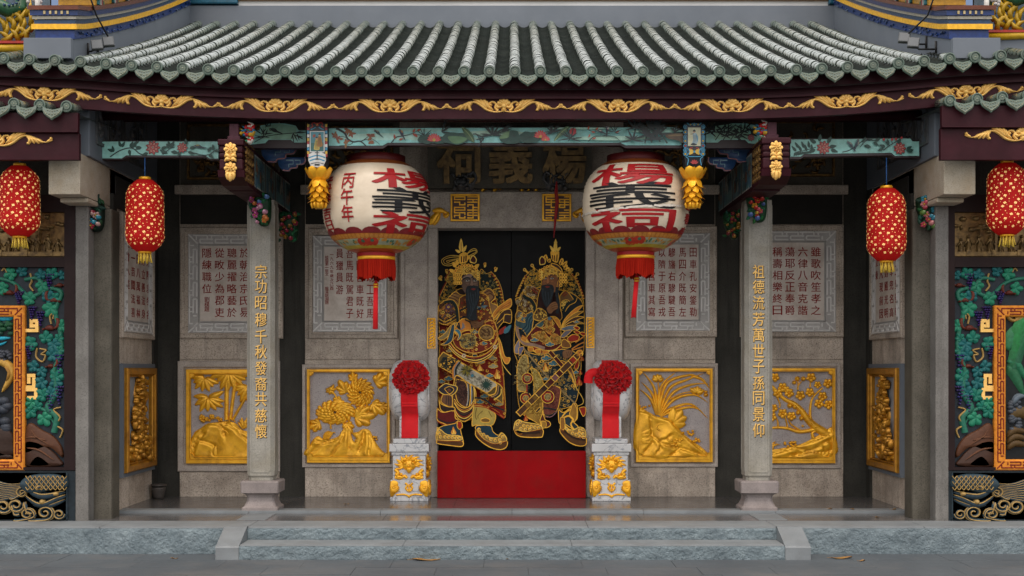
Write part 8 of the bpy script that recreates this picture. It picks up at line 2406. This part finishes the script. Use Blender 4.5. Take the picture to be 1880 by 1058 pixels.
    m.dome(170, 915, 20, 12, .07, base=.06, color=GL); m.dome(172, 914, 11, 7, .085, base=.06, color=(.02, .03, .04)); m.dome(235, 940, 14, 10, .07, base=.06, color=GL); m.dome(180, 972, 13, 12, .06, base=.06, color=GL)
    for k in range(9): both([(-260 + k * 3, 885 + k * 13), (-60, 880 + k * 12), (40, 905 + k * 7), (110, 900 + k * 5)], 6, .02)
    for (x, y, r) in [(100, 935, 26), (75, 985, 34), (25, 990, 34), (190, 1015, 34), (120, 1020, 28), (245, 1020, 24), (-40, 1010, 34), (-110, 980, 34)]:
        sg = 1 if int(x) % 2 else -1
        sp = [(x + r * (1 - .82 * i / 14) * math.cos(sg * i * .72 + x), y + r * .85 * (1 - .82 * i / 14) * math.sin(sg * i * .72 + x)) for i in range(15)]
        sp = [(x + sg * r * 1.9, y + r * .9), (x + sg * r * 1.3, y + r * .95)] + sp if x < 200 else sp
        m.blade(sp, r * .26, .028, base=.06, prof=lambda t: 1 - .45 * t, n=2, color=(.03, .055, .072)); m.blade(sp, r * .07, .012, base=.084, prof=tubep, n=2, color=GL)
        m.blade([(px_ + (px_ - x) * .22, py_ + (py_ - y) * .22) for px_, py_ in sp[2:12]] if len(sp) > 14 else sp, r * .05, .02, base=.062, prof=tubep, n=2, color=GL)
    m.build("dragon_relief", G["relief"], pl)
    xm = (T @ Vector((-175, 0, 0))).x                  # the wing's front is symmetrical about its middle
    for par in (gp, sc, pl):
        for ch in list(par.children):
            c = ch.copy(); col.objects.link(c); c.parent = par
            c.scale = (-1, 1, 1); c.location = (2 * xm, 0, 0)
    # dark gold scene of figures over the door frame
    m = MB(T); m.prism([(-640, -171), (264, -171), (264, 5), (-640, 5)], -.03, .004)
    up = wp(m, "figure_panel", G["bronze"])
    m = MB(T)
    m.prism([(-640, -15), (262, -15), (262, 2), (-640, 2)], .0, .05)
    for k in range(9): m.prism([(-600 + k * 100, -22), (-585 + k * 100, -22), (-585 + k * 100, 2), (-600 + k * 100, 2)], .0, .058)
    for k in range(14):
        x = 240 - k * 42 + q.uniform(-8, 8)
        h = q.uniform(55, 80)
        m.blade([(x, -14), (x + q.uniform(-3, 3), -14 - h * .45), (x, -14 - h * .75)], 13, .05, base=.0, prof=lambda t: 1 - .45 * t, n=4)
        m.dome(x, -14 - h * .85, 7, 8, .055, n=8, m=3)
        for u in (-1, 1): m.blade([(x + u * 6, -14 - h * .62), (x + u * 16, -14 - h * .42), (x + u * q.uniform(4, 22), -14 - h * q.uniform(.3, .6))], 4.5, .055, prof=taperp, n=3)
        for j in range(3): m.blade([(x - 8 + j * 8, -14), (x - 5 + j * 5, -14 - h * .3), (x - 3 + j * 3, -14 - h * .55)], 1.5, .062, prof=tubep, n=3)
    for k in range(44):
        x, y = q.uniform(-600, 255), q.uniform(-165, -95)
        m.dome(x, y, q.uniform(8, 18), q.uniform(6, 12), .045, n=8, m=3)
    for x in (-40, 90, 150, -200): m.prism([(x, -110), (x + 10, -110), (x + 10, -14), (x, -14)], 0, .03)
    m.blade([(-160, -105), (20, -120), (200, -105)], 8, .045, prof=tubep, n=4)
    m.build("figure_relief", G["bronze"], up)
    # lower eave of the wing, its fascia and gilded scroll end
    YV = 12.10
    dys = [(25.5, 190.5), (73, 192.5), (122, 195.5), (-23, 189), (-71, 187)] if s < 0 else [(1744, 185), (1794, 181.5), (1840, 178.5), (1887, 175.5), (1935, 173)]
    m = MB()
    xa, xb = (X(-300, YV), X(141, YV)) if s < 0 else (X(1731, YV), X(2180, YV))
    zt = Z(196 if s < 0 else 183, YV)
    ym = 240 if s < 0 else 231
    m.box(xa, xb, YV + .03, YV + .08, Z(ym, YV), zt - .05)
    m.box(xa, xb, YV + .01, YV + .09, Z(ym + 2.6, YV), Z(ym + .2, YV), bev=.004)
    m.box(xa, xb, YV + .06, YV + .12, Z(292, YV), Z(ym + 2.8, YV), bev=.004)
    wf = wp(m, "fascia_board", G["maroon"])
    m = MB()
    m.add([(xa, YV + .02, zt - .03), (xb, YV + .02, zt - .03), (xb, 12.41, zt + .03), (xa, 12.41, zt + .03)], [(0, 1, 2, 3)])
    m.add([(xa, YV + .05, zt - .06), (xb, YV + .05, zt - .06), (xb, 13.4, zt + .02), (xa, 13.4, zt + .02)], [(0, 1, 2, 3)])
    wr = wp(m, "roof", G["tiledark"])
    for (px, py) in dys:
        x, z = X(px, YV), Z(py, YV)
        cap_copy(cap0, wr, x - cap0c.x, YV - cap0c.y, z - cap0c.z)
        m = MB(); m.tube([(x, YV + .01, z + .0), (x, YV + .16, z + .012), (x, 12.40, z + .03)], .05, 12); m.build("tile_row", G["tile"], wr)
    for (a, b) in zip(sorted(dys), sorted(dys)[1:]):
        x = X((a[0] + b[0]) / 2, YV); z = Z((a[1] + b[1]) / 2, YV) - .012
        drip_tile(x, YV, lambda _x, z=z: z, wr)
    if s < 0: drip_tile(X(98, YV), YV, lambda _x: Z(194, YV) - .012, wr) if False else None
    gold_scroll(-9 if s < 0 else 1877, 256 if s < 0 else 247, YV + .058, "gold_scroll", wf, rot=0, halves=(-1, 1))
    m = MB()
    x0, x1 = sorted((s * 4.27, s * 4.45)) if False else sorted((s * 4.29, s * 6.6))
    m.box(x0, x1, 12.96, 13.3, 3.1, 4.3)
    wp(m, "upper_wall", G["dark_stone"])

    # wing roof and low wall outside the gable, with its dragon
    m = MB()
    x0, x1 = sorted((s * 4.63, s * 6.4))
    m.box(x0, x1, 12.75, 12.95, 4.2, Z(82 if s < 0 else 66, 12.75), bev=.01)
    rw_ = wp(m, "roof_wall", G["plaster"])
    m = MB()
    m.col = srgb((.58, .36, .02)); z0 = Z(86 if s < 0 else 66, 12.7)
    m.tube([(s * 4.62, 12.74, z0), (s * 5.3, 12.74, z0 + (-.01 if s < 0 else .03)), (s * 6.4, 12.74, z0 + .02)], .038, 10)
    m.col = srgb((.33, .02, .012)); m.box(x0, x1, 12.70, 12.98, z0 + .035, z0 + .058)
    m.col = srgb((.10, .14, .18)); m.box(x0, x1, 13.1, 13.14, z0 + .06, z0 + .8)
    m.build("coloured_coping", G["ceramic"], rw_)
    t = thing("roof_dragon", (s * 4.9, 12.86, z0 + .06), "colourful ceramic dragon with yellow mane on the %s wing roof" % side, "dragon statue", "ceramic dragons on the roof")
    O = Vector((s * 4.88, 12.84, z0 + .06))
    def D(u, v, w=0): return O + Vector((-s * u, -w, v))
    m = MB()
    pts = [D(-.62, .10), D(-.45, .32, .05), D(-.22, .40, .08), D(-.02, .30, .08), D(.08, .34, .05), D(.05, .52), D(-.12, .60), D(-.30, .56), D(-.36, .72)]
    m.col = (.02, .085, .035)
    m.tube(pts, [.05, .08, .085, .07, .06, .06, .055, .05, .03], 10)
    for i in range(26):
        t_ = i / 25 * (len(pts) - 1); k = min(int(t_), len(pts) - 2); p = pts[k].lerp(pts[k + 1], t_ - k)
        m.col = (.018, .05, .12)
        m.tube([p + Vector((0, -.07, .03)), p + Vector((0, -.09, .03))], .014, 5)
    bd = m.build("dragon_body", G["ceramic"], t)
    m = MB(); m.col = (.42, .26, .015)
    for k in range(22):
        u, v = .02 + .013 * k, .02 + (k % 6) * .05
        a = R(20 + (k * 37) % 120)
        m.tube([D(u - .12, v, .05), D(u - .12 + .09 * math.cos(a), v + .07 * math.sin(a), .09), D(u - .12 + .17 * math.cos(a + .4), v + .16 * math.sin(a + .4), .06)], [.03, .022, .004], 6)
    m.build("yellow_mane", G["ceramic"], t)
    m = MB()
    for k in range(16):
        a = 2 * math.pi * k / 16
        for rr, c in ((.13, (.03, .14, .24)), (.085, (.06, .24, .34))):
            m.col = c
            m.tube([D(-.28 + .03 * math.cos(a), .10 + .03 * math.sin(a), .11), D(-.28 + rr * math.cos(a), .10 + rr * math.sin(a), .14), D(-.28 + rr * 1.25 * math.cos(a + .2), .10 + rr * 1.1 * math.sin(a + .2), .09)], [.02, .024, .003], 6)
    m.build("blue_whorl", G["ceramic"], t)
    m = MB()
    for k in range(5):
        m.col = (.30, .02, .012) if k % 2 else (.42, .10, .02)
        m.tube([D(-.48, .20 + k * .07, .06), D(-.56, .30 + k * .08, .08), D(-.60 + .04 * k, .42 + k * .08, .04)], [.03, .03, .004], 6)
    m.build("red_fin", G["ceramic"], t)
    t = thing("ceramic_flower", (s * 4.62, 12.6, 4.96), "small ceramic flower spray at the tip of the %s gable band" % side, "roof ornament", "ceramic flower sprays on the gables")
    m = MB(); q = random.Random(9)
    bx, bz = s * 4.58, 4.92
    for k in range(26):
        m.col = q.choice([(.50, .48, .46), (.45, .25, .26), (.52, .5, .5)])
        m.frame(Matrix(((1, 0, 0, bx + q.uniform(-.09, .09)), (0, 0, -1, 12.50), (0, 1, 0, bz + q.uniform(.02, .30)), (0, 0, 0, 1)))); m.dome(0, 0, .02, .018, .03, n=7, m=3)
    m.build("blossom_cluster", G["ceramic"], t)
    m = MB(); m.col = (.03, .07, .03); m.tube([(bx, 12.55, 4.84), (bx + .02, 12.53, 5.05), (bx - .02, 12.52, 5.22)], [.02, .012, .006], 6); m.build("stem", G["ceramic"], t)
    m = MB(); m.col = (.42, .42, .40); m.tube([(bx - s * .06, 12.45, 4.84), (bx - s * .06, 12.45, 4.99)], .025, 8); m.build("white_stump", G["ceramic"], t)

for o in list(bpy.data.objects):
    if "_base" in o: del o["_base"]
